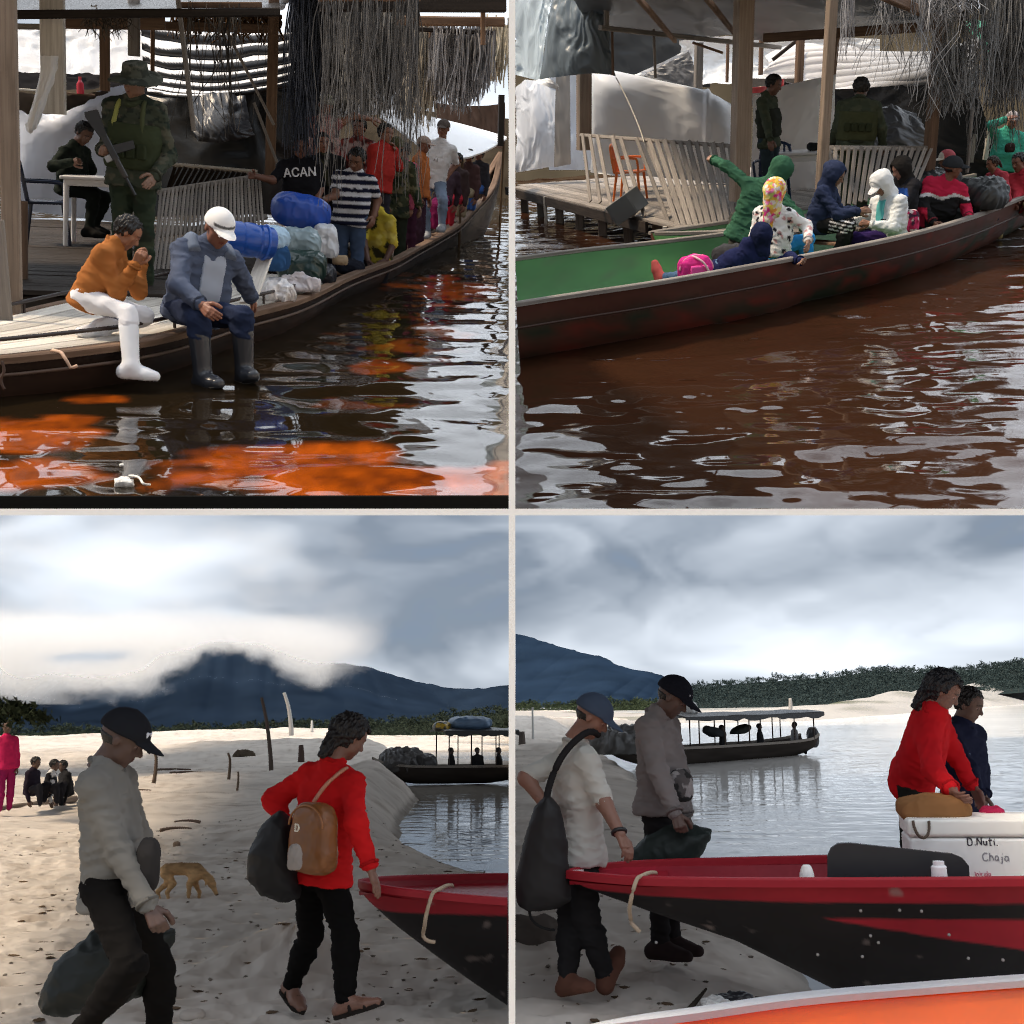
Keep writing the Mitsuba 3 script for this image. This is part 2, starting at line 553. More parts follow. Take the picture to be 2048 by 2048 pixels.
_B = {'cap': ((-0.5, -0.6, 0.0), (0.5, 0.9, 0.65)), 'boonie': ((-0.95, -1.05, -0.35), (0.95, 1.0, 0.7)), 'hood': ((-0.6, -0.8, -1.1), (0.6, 0.6, 0.72)),
      'scarf': ((-0.65, -0.85, -1.5), (0.6, 0.6, 0.68))}
HATS = {k: net(fn, *_B[k], 0.04) for k, fn in (('cap', cap_fn), ('boonie', boonie_fn), ('hood', hood_fn), ('scarf', scarf_fn))}
HAIRS = {k: net(hair_fn(k), (-0.6, -1.0, -0.95), (0.6, 0.6, 0.72), 0.03) for k in ('short', 'long', 'big', 'pony')}


def hand_fn(curl, spread=0.035):
    """Hand in units of its own length: wrist at the origin, fingers along +x, thumb on +y, back of the hand +z."""
    prim = []
    A = np.array
    prim.append((A([0.05, -0.08, 0]), A([0.42, -0.15, 0]), 0.085, 0.075))
    prim.append((A([0.05, 0.06, 0]), A([0.44, 0.10, 0]), 0.095, 0.075))
    prim.append((A([0.05, 0.0, 0]), A([0.45, -0.02, 0.012]), 0.09, 0.08))
    for i, (y, L, r) in enumerate(((0.135, 0.42, 0.062), (0.045, 0.47, 0.064), (-0.05, 0.43, 0.061), (-0.14, 0.34, 0.054))):
        a = A([0.44 - 0.02 * i, y, 0.0])
        ang, sp_ = 0.0, (y / 0.14) * spread
        for j, (fr, c) in enumerate(((0.45, 0.55), (0.32, 1.0), (0.23, 0.75))):
            ang += c * curl
            b = a + L * fr * A([math.cos(ang), sp_, -math.sin(ang)])
            prim.append((a, b, r * (1 - 0.10 * j), r * (0.92 - 0.10 * j)))
            a = b
    a = A([0.12, 0.13, -0.02])
    for L, dirn in ((0.22, A([0.75, 0.62, -0.25])), (0.17, A([0.92, 0.30, -0.35 - 0.4 * curl])), (0.13, A([0.93, 0.08, -0.35 - 0.5 * curl]))):
        b = a + L * unit(dirn)
        prim.append((a, b, 0.078, 0.066))
        a = b

    def fn(p):
        d = cone(p, *prim[0])
        for q in prim[1:3]:
            d = smin(d, cone(p, *q), 0.05)
        for q in prim[3:]:
            d = smin(d, cone(p, *q), 0.012)
        return d
    return fn


HANDS = {k: net(hand_fn(c), (-0.1, -0.35, -0.55), (1.02, 0.5, 0.2), 0.030) for k, c in (('open', 0.18), ('relaxed', 0.5), ('fist', 1.35))}
RELIEF = {'n': 0}


def lift(fr, a, px, py, L, sign):
    """The point on the pixel's ray at distance L from a: '-' the one nearer to the camera, '+' the farther one; a number: at that depth offset from a."""
    o = np.array([0, 0, fr.h])
    d = unit(fr.ray(px, py))
    if not isinstance(sign, str):
        q = fr.at(px, py, a[1] + sign)
        return a + unit(q - a) * min(max(np.linalg.norm(q - a), 0.82 * L), 1.1 * L)
    m = o - a
    b, c = m @ d, m @ m - L * L
    disc = b * b - c
    if disc <= 0:
        q = o - d * b
        return a + unit(q - a) * L
    t = -b + math.sqrt(disc) * (1 if sign == '+' else -1)
    return o + d * t


def solid(c, var=0.14, freq=9.0, seed=0):
    c = np.asarray(c, float)

    def fn(p):
        n = meshkit.fbm(p * freq, 3, seed)
        f = meshkit.noise(p * 95, seed + 1)
        return c * (1 + var * 2 * (n - 0.5) + 1.3 * var * (f - 0.5))[:, None]
    return fn


def camo(cols, freq=9.0, seed=1):
    cols = np.asarray(cols, float)

    def fn(p):
        a = meshkit.fbm(p * freq, 3, seed)
        b = meshkit.fbm(p * freq * 1.3 + 7, 3, seed + 3)
        k = np.where(a > 0.55, 1, 0) + np.where(b > 0.56, 2, 0)
        return cols[k % len(cols)]
    return fn


GREENCAMO = [(0.048, 0.056, 0.040), (0.022, 0.030, 0.023), (0.085, 0.082, 0.058), (0.03, 0.030, 0.024)]
DARKGREEN = [(0.030, 0.042, 0.026), (0.020, 0.030, 0.019), (0.042, 0.050, 0.030), (0.024, 0.028, 0.019)]


def patches(cols, size=0.05, seed=3, base=None, keep=1.0):
    cols = np.asarray(cols, float)

    def fn(p):
        r = np.random.default_rng(seed)
        lo, hi = p.min(0) - 0.1, p.max(0) + 0.1
        n = max(8, int(np.prod(hi - lo) / size ** 3))
        pts = lo + r.random((n, 3)) * (hi - lo)
        c = cols[r.integers(0, len(cols), n)]
        d, i = cKDTree(pts).query(p + (meshkit.fbm(p * 25, 2, 5)[:, None] - 0.5) * size * 0.6)
        out = c[i]
        if base is not None:
            out = np.where((d > size * keep)[:, None], np.asarray(base), out)
        return out
    return fn


def person(label, v, h, J, face=0, head=None, pitch=0, top=None, sleeve=1.0, bottom=None, leglen=1.0, shoes=None, bare=False, hair=('short', (0.012, 0.010, 0.009)), hat=None,
           skin=(0.21, 0.115, 0.075), fat=1.0, cell=0.016, group=None, hands='relaxed', headroll=0, name='person', toes=None, boots=False, topkw=None, hidelegs=False, wr=None, sit=False, floor_=0.06, loose=0.006):
    """A person posed from the joints J (pixel of the photograph, and which of the two points at bone length: '+' farther, '-' nearer, or a depth offset)."""
    fr = FR[0]
    key = thing(name, label, 'person', group)
    A = np.array
    hip = fr.nom(*J['hip'][:2], v)
    def jt(k, a, L, default=None):
        if k in J:
            q = J[k]
            return lift(fr, a, q[0], q[1], L, q[2] if len(q) > 2 else 0)
        return default
    neck = jt('neck', hip, 0.288 * h, hip + A([0, 0, 0.288 * h]))
    up = unit(neck - hip)
    fa = math.radians(face)
    fwd = A([math.sin(fa), -math.cos(fa), 0])
    fwd = unit(fwd - up * (fwd @ up))
    left = np.cross(up, fwd)
    left = unit(left)
    if left @ A([math.cos(fa), math.sin(fa), 0]) < 0:
        left = -left
    hd = jt('head', neck, 0.112 * h, neck + up * 0.108 * h)
    hf = math.radians(face if head is None else head)
    S = {s: neck + left * (0.100 * h * s * (0.5 + 0.5 * fat)) - up * 0.030 * h for s in (1, -1)}
    Hp = {s: hip + left * (0.052 * h * s) for s in (1, -1)}
    E, W, K, N = {}, {}, {}, {}
    for s, c in ((1, 'l'), (-1, 'r')):
        E[s] = jt(c + 'e', S[s], 0.172 * h, S[s] - A([0, 0, 0.170 * h]) + left * s * 0.03 * h)
        W[s] = jt(c + 'w', E[s], 0.150 * h, E[s] - A([0, 0, 0.145 * h]) + fwd * 0.04 * h)
        K[s] = jt(c + 'k', Hp[s], 0.245 * h * leglen, Hp[s] - A([0, 0, 0.245 * h]) + fwd * 0.012 * h if not sit else Hp[s] + unit(A([fwd[0], fwd[1], 0.12]) + 0.3 * s * left) * 0.235 * h)
        N[s] = jt(c + 'a', K[s], 0.238 * h * leglen, K[s] - A([0, 0, 0.235 * h]) - fwd * 0.012 * h * (6 if sit else 1))
        if sit:
            N[s][2] = max(N[s][2], floor_)
    q = h / 1.70
    g = q * (0.55 + 0.45 * fat)

    def chain(th=0.0, torso=True, arms=1.0, legs=1.0, low=0.0):
        """Primitives (a, b, ra, rb, blend): th is the cloth's thickness, arms and legs the share of the limb that is covered."""
        P = []
        if torso:
            c = neck - up * 0.070 * h
            P.append((c + left * 0.048 * h * fat, c - left * 0.048 * h * fat, 0.086 * q * fat + th, 0.086 * q * fat + th, 0.05))
            m = neck - up * 0.15 * h + fwd * 0.008 * h
            P.append((m + left * 0.045 * h * fat, m - left * 0.045 * h * fat, 0.100 * q * fat + th, 0.100 * q * fat + th, 0.09))
            w = hip + up * 0.065 * h + fwd * 0.010 * h * (fat - 0.5)
            P.append((w + left * 0.040 * h * fat, w - left * 0.040 * h * fat, 0.098 * q * fat + th, 0.098 * q * fat + th, 0.09))
            hx = loose if low else 0.0
            P.append((hip + left * 0.042 * h * fat + up * low, hip - left * 0.042 * h * fat + up * low, 0.108 * q * fat + th + hx, 0.108 * q * fat + th + hx, 0.08))
            for s in (1, -1):
                P.append((c + left * s * 0.045 * h, S[s], 0.07 * g + th, 0.050 * g + th, 0.04))
                P.append((neck + up * 0.012 * h, S[s] + up * 0.008 * h, 0.040 * g + th, 0.040 * g + th, 0.04))
            P.append((neck - up * 0.03 * h, neck + up * 0.018 * h, 0.075 * g + th, 0.056 * q + th * 0.8, 0.04))
        for s in (1, -1):
            if arms > 0:
                t = min(arms * 2, 1)
                P.append((S[s], S[s] + (E[s] - S[s]) * t, 0.052 * g + th, (0.052 - 0.009 * t) * g + th, 0.03))
            if arms > 0.5:
                t = min(arms * 2 - 1, 0.985)
                P.append((E[s], E[s] + (W[s] - E[s]) * t, 0.044 * g + th, (0.044 - 0.014 * t) * g + th * 0.9, 0.03))
            if legs > 0:
                t = min(legs * 2, 1)
                P.append((Hp[s], Hp[s] + (K[s] - Hp[s]) * t, 0.082 * g + th, (0.082 - 0.027 * t) * g + th, 0.04))
            if legs > 0.5:
                t = min(legs * 2 - 1, 1)
                cm = K[s] + (N[s] - K[s]) * 0.35 * t
                P.append((K[s], cm, 0.054 * g + th, 0.056 * g + th, 0.03))
                P.append((cm, K[s] + (N[s] - K[s]) * t, 0.056 * g + th, (0.056 - 0.018 * t) * g + th, 0.03))
        return P

    def mesh(P, cl, wr=0.0, freq=11.0, seed=0, hem=None):
        pts = np.array([x for p in P for x in p[:2]])
        r = max(max(p[2], p[3]) for p in P)

        def fn(p):
            d = cone(p, *P[0][:4])
            for a in P[1:]:
                d = smin(d, cone(p, *a[:4]), a[4])
            if hem is not None:
                sel = np.linalg.norm((p - hem) - ((p - hem) @ up)[:, None] * up, axis=1) < 0.22 * q * fat
                d = np.where(sel, np.maximum(d, (hem - p) @ up), d)
            return d
        m = net(fn, pts.min(0) - r - 0.03, pts.max(0) + r + 0.03, cl)
        if wr:
            vv, ff = m
            RELIEF['n'] += 1
            o = RELIEF['n'] * 3.7
            ax = (vv - hip) @ np.stack([left, fwd, up], 1)
            n1 = meshkit.fbm(ax * freq * A([0.45, 0.45, 0.9]) + o, 3, seed)
            n2 = meshkit.noise(ax * freq * A([0.8, 0.8, 1.9]) + (n1[:, None] - 0.5) * 3.5 + o, seed + 9)
            rid = 1 - np.abs(2 * n2 - 1)
            vv = vv + vnormals(vv, ff) * (wr * (1.0 * (n1 - 0.5) + 1.5 * (rid ** 2 - 0.35)))[:, None]
            m = (vv, ff)
        return m

    # body: head with face, neck, limbs and hands, one skin surface
    hu = unit(0.65 * unit(hd - neck) + 0.35 * A([0, 0, 1]))
    hfw = A([math.sin(hf), -math.cos(hf), 0])
    hfw = unit(hfw - hu * (hfw @ hu))
    hl = np.cross(hfw, hu)
    if hl @ A([math.cos(hf), math.sin(hf), 0]) < 0:
        hl = -hl
    HR = np.stack([hl, hfw, hu], 1)
    HR = HR @ rot([1, 0, 0], -pitch) @ rot([0, 1, 0], headroll)
    hs = 0.136 * h
    skin = np.asarray(skin, float)
    parts, cols = [xf((HEAD[0] * hs, HEAD[1]), HR, hd)], [HEADC * skin]
    bp = chain(0.0, True, 1.0, 1.0 if not hidelegs else 0.0)
    if top is not None:
        bp = [(a[0], a[1], a[2] - 0.022, a[3] - 0.022, a[4]) for a in bp[:6]] + bp[6:]
    body = mesh(bp, max(cell, 0.014))
    parts.append(body)
    cols.append(np.broadcast_to(skin, body[0].shape))
    hl_ = 0.108 * h
    for s in (1, -1):
        x = unit(W[s] - E[s])
        hk = hands if isinstance(hands, str) else hands[0 if s == 1 else 1]
        z = unit(np.cross(x, np.cross(unit(fwd * 0.4 + left * s + A([0, 0, 0.35])), x)))
        y = np.cross(z, x)
        if y @ fwd < -0.2:
            y = -y
        hm = HANDS[hk]
        R = np.stack([x, y, z], 1)
        hv, hf_ = xf((hm[0] * hl_, hm[1]), R, W[s] - x * 0.01)
        if np.linalg.det(R) < 0:
            hf_ = hf_[:, ::-1]
        parts.append((hv, hf_))
        cols.append(np.broadcast_to(skin, hv.shape))
    if bare:
        for s in (1, -1):
            c = 'l' if s == 1 else 'r'
            fd = foot_dir(N[s], fwd, J.get(c + 't'), fr)
            fm = foot_mesh(N[s], fd, q, 0.0, 0.012)
            parts.append(fm)
            cols.append(np.broadcast_to(skin * 0.9, fm[0].shape))
    part(key, 'body', cat(parts), 'skin', np.vstack(cols), True)
    rel = lambda fn: (lambda p: fn(p - hip)) if callable(fn) else solid(fn, seed=len(scene) % 50)
    wr_ = (0.75 * wr if wr is not None else 0.0075) * q
    if bottom is not None:
        P = chain(0.009 * q, False, 0, 0.5 + 0.5 * 0.5 if boots else 0.985)
        P.insert(0, (hip + left * 0.042 * h * fat, hip - left * 0.042 * h * fat, 0.104 * q * fat, 0.104 * q * fat, 0.05))
        P.insert(0, (hip + up * 0.05 * h + left * 0.036 * h * fat, hip + up * 0.05 * h - left * 0.036 * h * fat, 0.088 * q * fat, 0.088 * q * fat, 0.05))
        m = mesh(P, cell, wr_, 10, 4)
        part(key, 'trousers', m, 'cloth', rel(bottom)(m[0]), True)
    if top is not None:
        m = mesh(chain(0.011 * q, True, sleeve, 0, -0.03 * h), cell, wr_, 13, 8, hip - up * 0.045 * h)
        part(key, 'shirt', m, 'cloth', rel(top)(m[0]), True)
        if cell <= 0.017:
            tc = np.clip(rel(top)(m[0]).mean(0) * 0.72, 0.004, 0.9)
            if not (hat is not None and hat[0] in ('hood', 'scarf')):
                ring = [neck + up * (0.020 * h - 0.018 * h * math.cos(a)) + left * 0.066 * q * math.sin(a) * (0.5 + 0.5 * fat) + fwd * 0.068 * q * math.cos(a) for a in np.linspace(0, 2 * math.pi, 22)]
                part(key, 'collar', tube(ring, 0.014 * q, 6, False), 'cloth', tc, True)
            if sleeve > 0.9:
                for s in (1, -1):
                    x = unit(W[s] - E[s])
                    e1 = unit(np.cross(x, [0.3, 0.5, 0.8]))
                    e2 = np.cross(x, e1)
                    c_ = E[s] + (W[s] - E[s]) * (2 * sleeve - 1) * 0.97
                    rr = (0.036 * g + 0.010 * q)
                    part(key, 'cuff', tube([c_ + rr * (math.cos(a) * e1 + math.sin(a) * e2) for a in np.linspace(0, 2 * math.pi, 14)], 0.010 * q, 5, False), 'cloth', tc, True)
    if shoes is not None:
        for s in (1, -1):
            c = 'l' if s == 1 else 'r'
            fd = foot_dir(N[s], fwd, J.get(c + 't'), fr)
            fm = foot_mesh(N[s], fd, q, 0.012, 0.012, K[s] if boots else None)
            part(key, 'boot' if boots else 'shoe', fm, 'plastic' if boots else 'cloth', shoes, True)
    if hat is not None:
        kind, col = hat[:2]
        m = HATS[kind]
        sc = hs * (hat[2] if len(hat) > 2 else 1.0)
        mv = xf((m[0] * sc, m[1]), HR, hd)
        if kind in ('hood', 'scarf', 'boonie'):
            mv = crumple(mv, 0.012 if kind != 'boonie' else 0.005, 16, len(scene) % 20)
        cc = col(m[0] * 0.23) if callable(col) else (solid(col, 0.06, 6)(mv[0]))
        part(key, {'cap': 'cap', 'boonie': 'hat', 'hood': 'hood', 'scarf': 'headscarf'}[kind], mv, 'cloth', cc, True)
    if hair is not None:
        m = HAIRS[hair[0]]
        hm_ = m[0].copy()
        if hat is not None:
            hm_ = hm_ * np.where(hm_[:, 2:3] > 0.02, 0.90 - 0.06 * (hat[0] == 'cap'), 0.915)
        mv = xf((hm_ * hs, m[1]), HR, hd)
        n = meshkit.fbm(m[0] * A([26, 22, 6]), 3, 3)
        mv = (mv[0] + vnormals(*mv) * ((n - 0.5) * (0.19 if hat is None else 0.03) * hs)[:, None], mv[1])
        part(key, 'hair', mv, 'skin', np.asarray(hair[1]) * (0.6 + 0.9 * n)[:, None], True)
    info = dict(key=key, hip=hip, neck=neck, up=up, fwd=fwd, left=left, S=S, E=E, W=W, K=K, N=N, hd=hd, HR=HR, hs=hs, q=q, mesh=mesh, chain=chain, h=h, Hp=Hp, fat=fat)
    return info


def foot_dir(n, fwd, toe, fr):
    if toe is not None:
        d = fr.at(toe[0], toe[1], n[1] + (toe[2] if len(toe) > 2 else 0)) - n
        return unit(d + np.array([0, 0, 0.045]))
    return unit(np.array([fwd[0], fwd[1], 0.0]))


def foot_mesh(n, d, q, th, cell, knee=None):
    """A foot or shoe under the ankle n pointing along d; with knee: a tall boot."""
    dn = np.array([0, 0, -1.0])
    dn = unit(dn - d * (dn @ d))
    heel, ball, toe = n - d * 0.045 * q + dn * 0.045 * q, n + d * 0.10 * q + dn * 0.055 * q, n + d * 0.165 * q + dn * 0.062 * q
    sd = np.cross(d, dn) * 0.018 * q
    P = [(heel, n + dn * 0.01, 0.036 * q + th, 0.038 * q + th), (n + dn * 0.005, ball, 0.040 * q + th, 0.030 * q + th), (heel, ball + sd, 0.034 * q + th, 0.030 * q + th), (heel, ball - sd, 0.034 * q + th, 0.030 * q + th),
         (ball + sd, toe + sd * 0.6, 0.030 * q + th, 0.022 * q + th), (ball - sd, toe - sd * 0.6, 0.030 * q + th, 0.022 * q + th)]
    if knee is not None:
        top = n + (knee - n) * 0.72
        P.append((n, top, 0.044 * q + th, 0.056 * q + th))

    def fn(p):
        e = cone(p, *P[0])
        for a in P[1:]:
            e = smin(e, cone(p, *a), 0.02)
        flat = (p - n) @ dn - (0.078 * q + th)
        return np.maximum(e, flat) if knee is None or True else e
    pts = np.array([x for a in P for x in a[:2]])
    return net(fn, pts.min(0) - 0.11, pts.max(0) + 0.11, cell)
# ------------------------------------------------------------------ water
def wave_bump(scale, seed):
    def fn(p, n, uv):
        x, y = uv.x * scale, uv.y * scale
        w = mfbm(x * 0.8 + seed, y * 0.8, 0.0, 2)
        a = mfbm(x * 2.2 + 1.5 * w + seed, y * 3.4 + 1.2 * w, 2.0, 3)
        b = mfbm(x * 5.5 + seed, y * 9.0 + w * 2, 5.0, 2)
        return 0.60 * a + 0.14 * b
    return fn


for nm, sc, se, hgt, rough in (('water_lively', 0.8, 3.0, 0.010, 0.02), ('water_calm', 0.62, 9.0, 0.056, 0.03), ('water_river', 0.7, 20.0, 0.020, 0.05)):
    scene[nm] = two({'type': 'bumpmap', 'arbitrary': mikit.proc(wave_bump(sc, se), eps=6e-3), 'scale': hgt,
                     'bsdf': {'type': 'principled', 'base_color': vcol(), 'roughness': rough, 'specular': 0.33}})


def wall_r(v, z=0.0, side=-1, half=0.014):
    """Local r at which the present place meets the partition wall."""
    M, h = FR[0].M, FR[0].h
    return (side * half - M[0, 1] * v - M[0, 2] * (z - h)) / M[0, 0]


def water_sheet(name, v0, v1, rows, cols, rlo, rhi, z, colour, mat, wave=0.012, label=''):
    vs = np.geomspace(v0, v1, rows)
    s = np.linspace(0, 1, cols)
    lo = np.array([rlo(v) for v in vs])[:, None]
    hi = np.array([rhi(v) for v in vs])[:, None]
    r = lo + (hi - lo) * s
    v = np.broadcast_to(vs[:, None], r.shape)
    q = np.stack([r * 1.3, v * 2.0, r * 0], -1)
    n = meshkit.fbm(q, 2, 4) - 0.5 + 0.5 * (meshkit.noise(q * 2.7 + 9, 6) - 0.5)
    P = np.stack([r, v, z + wave * 2 * n], -1)
    m = grid_mesh(P)
    if np.cross(m[0][m[1][0, 1]] - m[0][m[1][0, 0]], m[0][m[1][0, 2]] - m[0][m[1][0, 0]])[2] < 0:
        m = (m[0], m[1][:, ::-1])
    part(None, name, m, mat, colour(m[0]), True, m[0][:, :2])
    structure(name, label)


def blobs(p, spots, seed=0, warp=0.5, freq=0.9):
    w1 = meshkit.fbm(p * freq + seed, 3, seed + 1) - 0.5
    w2 = meshkit.fbm(p * freq + seed + 31, 3, seed + 2) - 0.5
    a = np.zeros(len(p))
    for c, rr, rv, k in spots:
        x = (p[:, 0] - c[0] + 2 * warp * rr * w1) / rr
        y = (p[:, 1] - c[1] + 2 * warp * rv * w2) / rv
        a = np.maximum(a, k * np.clip(1.6 - 1.1 * np.hypot(x, y), 0, 1))
    return a


# ------------------------------------------------------------------ partition between the four places
use(WORLD)
WZ = 5.2


def camp(x, yd, z):
    """World point from camera axes (right, down, forward), returned in WORLD coordinates (which are the world's)."""
    return np.array([0, 0, CAMZ]) + RIGHT * x - UPC * yd + FWD * z


hw = 6.5 * WZ / F
b = [camp(sx * hw, yd, z) for sx in (-1, 1) for (yd, z) in ((-2.3, WZ), (-2.3, WZ + 7.0), (-7.5, WZ + 26.0), (hw, WZ + 26), (hw, WZ))]  # added wall; its tall rear part keeps sun off the right canoe scene
v = np.array(b)
f = [[0, 1, 4], [1, 3, 4], [1, 2, 3], [5, 9, 6], [6, 9, 8], [6, 8, 7]]
for i in range(5):
    j = (i + 1) % 5
    f += [[i, 5 + i, 5 + j], [i, 5 + j, j]]
solo('partition_wall', 'white partition wall added edge on between the canoe scenes, tall to shade the right one', 'wall', (v, np.array(f)), 'matte', (0.93, 0.93, 0.93))

lowtop = camp(0, hw - 0.0, WZ)
y0 = lowtop[1]
k = camp(0, 1.2 * WZ, WZ)
prof = [lowtop, camp(0, (1080 / F) * WZ, WZ), [0, 9.0, -1.0], [0, 60, -2.5], [0, 60, 0.1], [0, 8, 0.35], [0, WZ + 0.45, 0.6], lowtop + [0, 0.30, 0]]
prof = np.array([[0, q[1], q[2]] for q in prof])
v = np.vstack([prof + [-hw, 0, 0], prof + [hw, 0, 0]])
n = len(prof)
f = []
import mapbox_earcut
for a_, b_, c_ in mapbox_earcut.triangulate_float64(prof[:, 1:].copy(), np.array([n], np.uint32)).reshape(-1, 3).astype(int):
    f += [[a_, b_, c_], [n + a_, n + c_, n + b_]]
for i in range(n):
    j = (i + 1) % n
    f += [[i, n + i, n + j], [i, n + j, j]]
solo('partition_wall', 'low white partition wall standing edge on between the two beach scenes', 'wall', (v, np.array(f)), 'matte', (0.93, 0.93, 0.93))
q = [camp(sx * 5.2, sy * hw, z) for sx in (-1, 1) for sy in (-1, 1) for z in (WZ, WZ + 0.06)]
solo('partition_beam', 'long white level beam under the front edge of the two water decks', 'beam', (np.array(q), np.array([[0, 1, 3], [0, 3, 2], [4, 6, 7], [4, 7, 5], [0, 4, 5], [0, 5, 1], [2, 3, 7], [2, 7, 6], [0, 2, 6], [0, 6, 4], [1, 5, 7], [1, 7, 3]])), 'matte', (0.93, 0.93, 0.93))


# ------------------------------------------------------------------ boats, cloths, planks
def hull(parent, G, Fa, depth, outer, inner, rim, th=0.05, n=60, pw=2.6, rimw=0.05, rimh=0.03, mat=('sheet', 'sheet', 'wood'), ns=21, rimtone=None, names=('hull', 'inside', 'gunwale')):
    """A boat's shell between two gunwale curves G and Fa; depth: how far the bottom lies under the gunwales (per control point)."""
    G, Fa = spline(G, n), spline(Fa, n)
    dp = np.interp(np.linspace(0, 1, n), np.linspace(0, 1, len(depth)), depth)
    t_ = np.linspace(0, 1, ns // 2)
    t_ = np.sort(np.r_[t_, 1 - 0.5 / (ns // 2) * 0.5 ** np.arange(1, 12)])
    s = 0.5 * (1 - (1 - t_) ** (1 / pw))
    s = np.r_[s, 1 - s[-2::-1]]

    def skin(G, Fa, dp, raise_=0.0):
        P = G[:, None] * (1 - s)[None, :, None] + Fa[:, None] * s[None, :, None]
        P[..., 2] -= dp[:, None] * (1 - np.abs(2 * s - 1) ** pw)[None, :]
        return P
    side = Fa - G
    side = side / np.maximum(np.linalg.norm(side, axis=1, keepdims=True), 1e-6)
    wid = np.linalg.norm(Fa - G, axis=1, keepdims=True)
    tt = np.minimum(th, wid * 0.3)
    Po = skin(G, Fa, dp)
    Pi = skin(G + side * tt, Fa - side * tt, np.maximum(dp - th, 0.02))
    mo, mi_ = grid_mesh(Po), grid_mesh(Pi)
    part(parent, names[0], mo, mat[0], outer(mo[0]) if callable(outer) else outer, True)
    part(parent, names[1], mi_, mat[1], inner(mi_[0]) if callable(inner) else inner, True)
    for A_, B_, sg in ((G, G + side * tt, 1), (Fa, Fa - side * tt, -1)):
        o = side * sg
        ctr = (A_ + B_) / 2
        w = np.maximum(tt * 0.5 + rimw * 0.5, 0.012)
        ring = []
        for a, c in ((-1, -1), (-1, 0.6), (-0.7, 1), (0.7, 1), (1, 0.6), (1, -1)):
            ring.append(ctr + o * w * a + np.array([0, 0, 1]) * rimh * c)
        ring = np.stack(ring, 1)
        ring = np.concatenate([ring, ring[:, :1]], 1)
        m = grid_mesh(ring[:, ::-1] if sg > 0 else ring)
        L = np.r_[0, np.cumsum(np.linalg.norm(np.diff(ctr, axis=0), axis=1))]
        WK[0] += 1
        uv = np.stack([np.repeat(L, 7), np.tile(np.arange(7) * 0.03, n) + 10.0 * ((rimtone or 0) + WK[0] % 97)], 1)
        if rimtone is not None:
            part(parent, names[2], m, 'wood', None, False, uv)
        else:
            part(parent, names[2], m, mat[2], rim, False)
    return G, Fa, Po


def tarp(ctrl, N=(50, 70), folds=None, k=3):
    """A cloth through an array of control points given as (pixel x, pixel y, depth)."""
    from scipy.interpolate import RectBivariateSpline
    c = np.array([[FR[0].nom(*q) for q in row] for row in ctrl])
    m, n = c.shape[:2]
    u, v = np.linspace(0, 1, N[0]), np.linspace(0, 1, N[1])
    P = np.stack([RectBivariateSpline(np.linspace(0, 1, m), np.linspace(0, 1, n), c[..., i], kx=min(k, m - 1), ky=min(k, n - 1))(u, v) for i in range(3)], -1)
    if folds is not None:
        du, dv = np.gradient(P, axis=0), np.gradient(P, axis=1)
        nn = np.cross(du, dv)
        nn /= np.linalg.norm(nn, axis=-1, keepdims=True) + 1e-9
        U, V = np.meshgrid(u, v, indexing='ij')
        P = P + nn * folds(U, V)[..., None]
    return P


def ridge(x, y, seed=0, oct=3):
    a = 0
    for o in range(oct):
        n = meshkit.noise(np.stack([x * 2 ** o, y * 2 ** o, x * 0 + seed + 7 * o], -1), seed + o)
        a = a + 0.5 ** o * (1 - np.abs(2 * n - 1))
    return a / 1.75


def fold_fn(amp, fu, fv, seed=0, warp=0.6):
    def fn(u, v):
        w = meshkit.fbm(np.stack([u * 2.5, v * 2.5, u * 0 + seed], -1), 2, seed) - 0.5
        return amp * (ridge(u * fu + warp * w * 4, v * fv + warp * w * 4, seed) - 0.5) * 2
    return fn


def sheet(key, name, P, colour, mat='sheet', **kw):
    m = grid_mesh(P)
    return part(key, name, m, mat, colour(m[0]) if callable(colour) else colour, True, **kw)


def strands(n, p0, p1, hang, rad, sag=0.02, seg=5, seed=0, clump=0.0, lenvar=0.5, curl=0.03):
    """Many thin dry palm strands hanging from the line p0-p1; returns one mesh."""
    r = np.random.default_rng(seed)
    V, Fc, at = [], [], 0
    p0, p1 = np.asarray(p0, float), np.asarray(p1, float)
    cl = np.sort(r.random(max(3, n // 14)))
    for i in range(n):
        t = r.random() if r.random() > clump else np.clip(cl[r.integers(len(cl))] + r.normal(0, 0.012), 0, 1)
        a = p0 + (p1 - p0) * t + np.array([0, r.normal(0, 0.10), r.normal(0, 0.03)])
        L = hang(t) if callable(hang) else hang
        L *= 1 - lenvar * r.random() ** 1.5
        s = np.linspace(0, 1, seg)
        d = np.array([r.normal(0, curl), r.normal(0, curl), 0]) * L
        d2 = np.array([r.normal(0, curl), r.normal(0, curl), 0]) * L * 0.6
        P = a + d * s[:, None] + d2 * (np.sin(s * np.pi * r.uniform(1, 2)))[:, None] + np.array([0, 0, -L]) * s[:, None]
        m = tube(P, rad * r.uniform(0.6, 1.5) * (1 - 0.5 * s), 3, False)
        V.append(m[0])
        Fc.append(m[1] + at)
        at += len(m[0])
    return np.vstack(V), np.vstack(Fc)


def stone_grey(p, base=(0.2, 0.19, 0.18), var=0.5, f=3.0, seed=0):
    n = meshkit.fbm(p * f, 3, seed)
    return np.asarray(base) * (1 + var * 2 * (n - 0.5))[:, None]
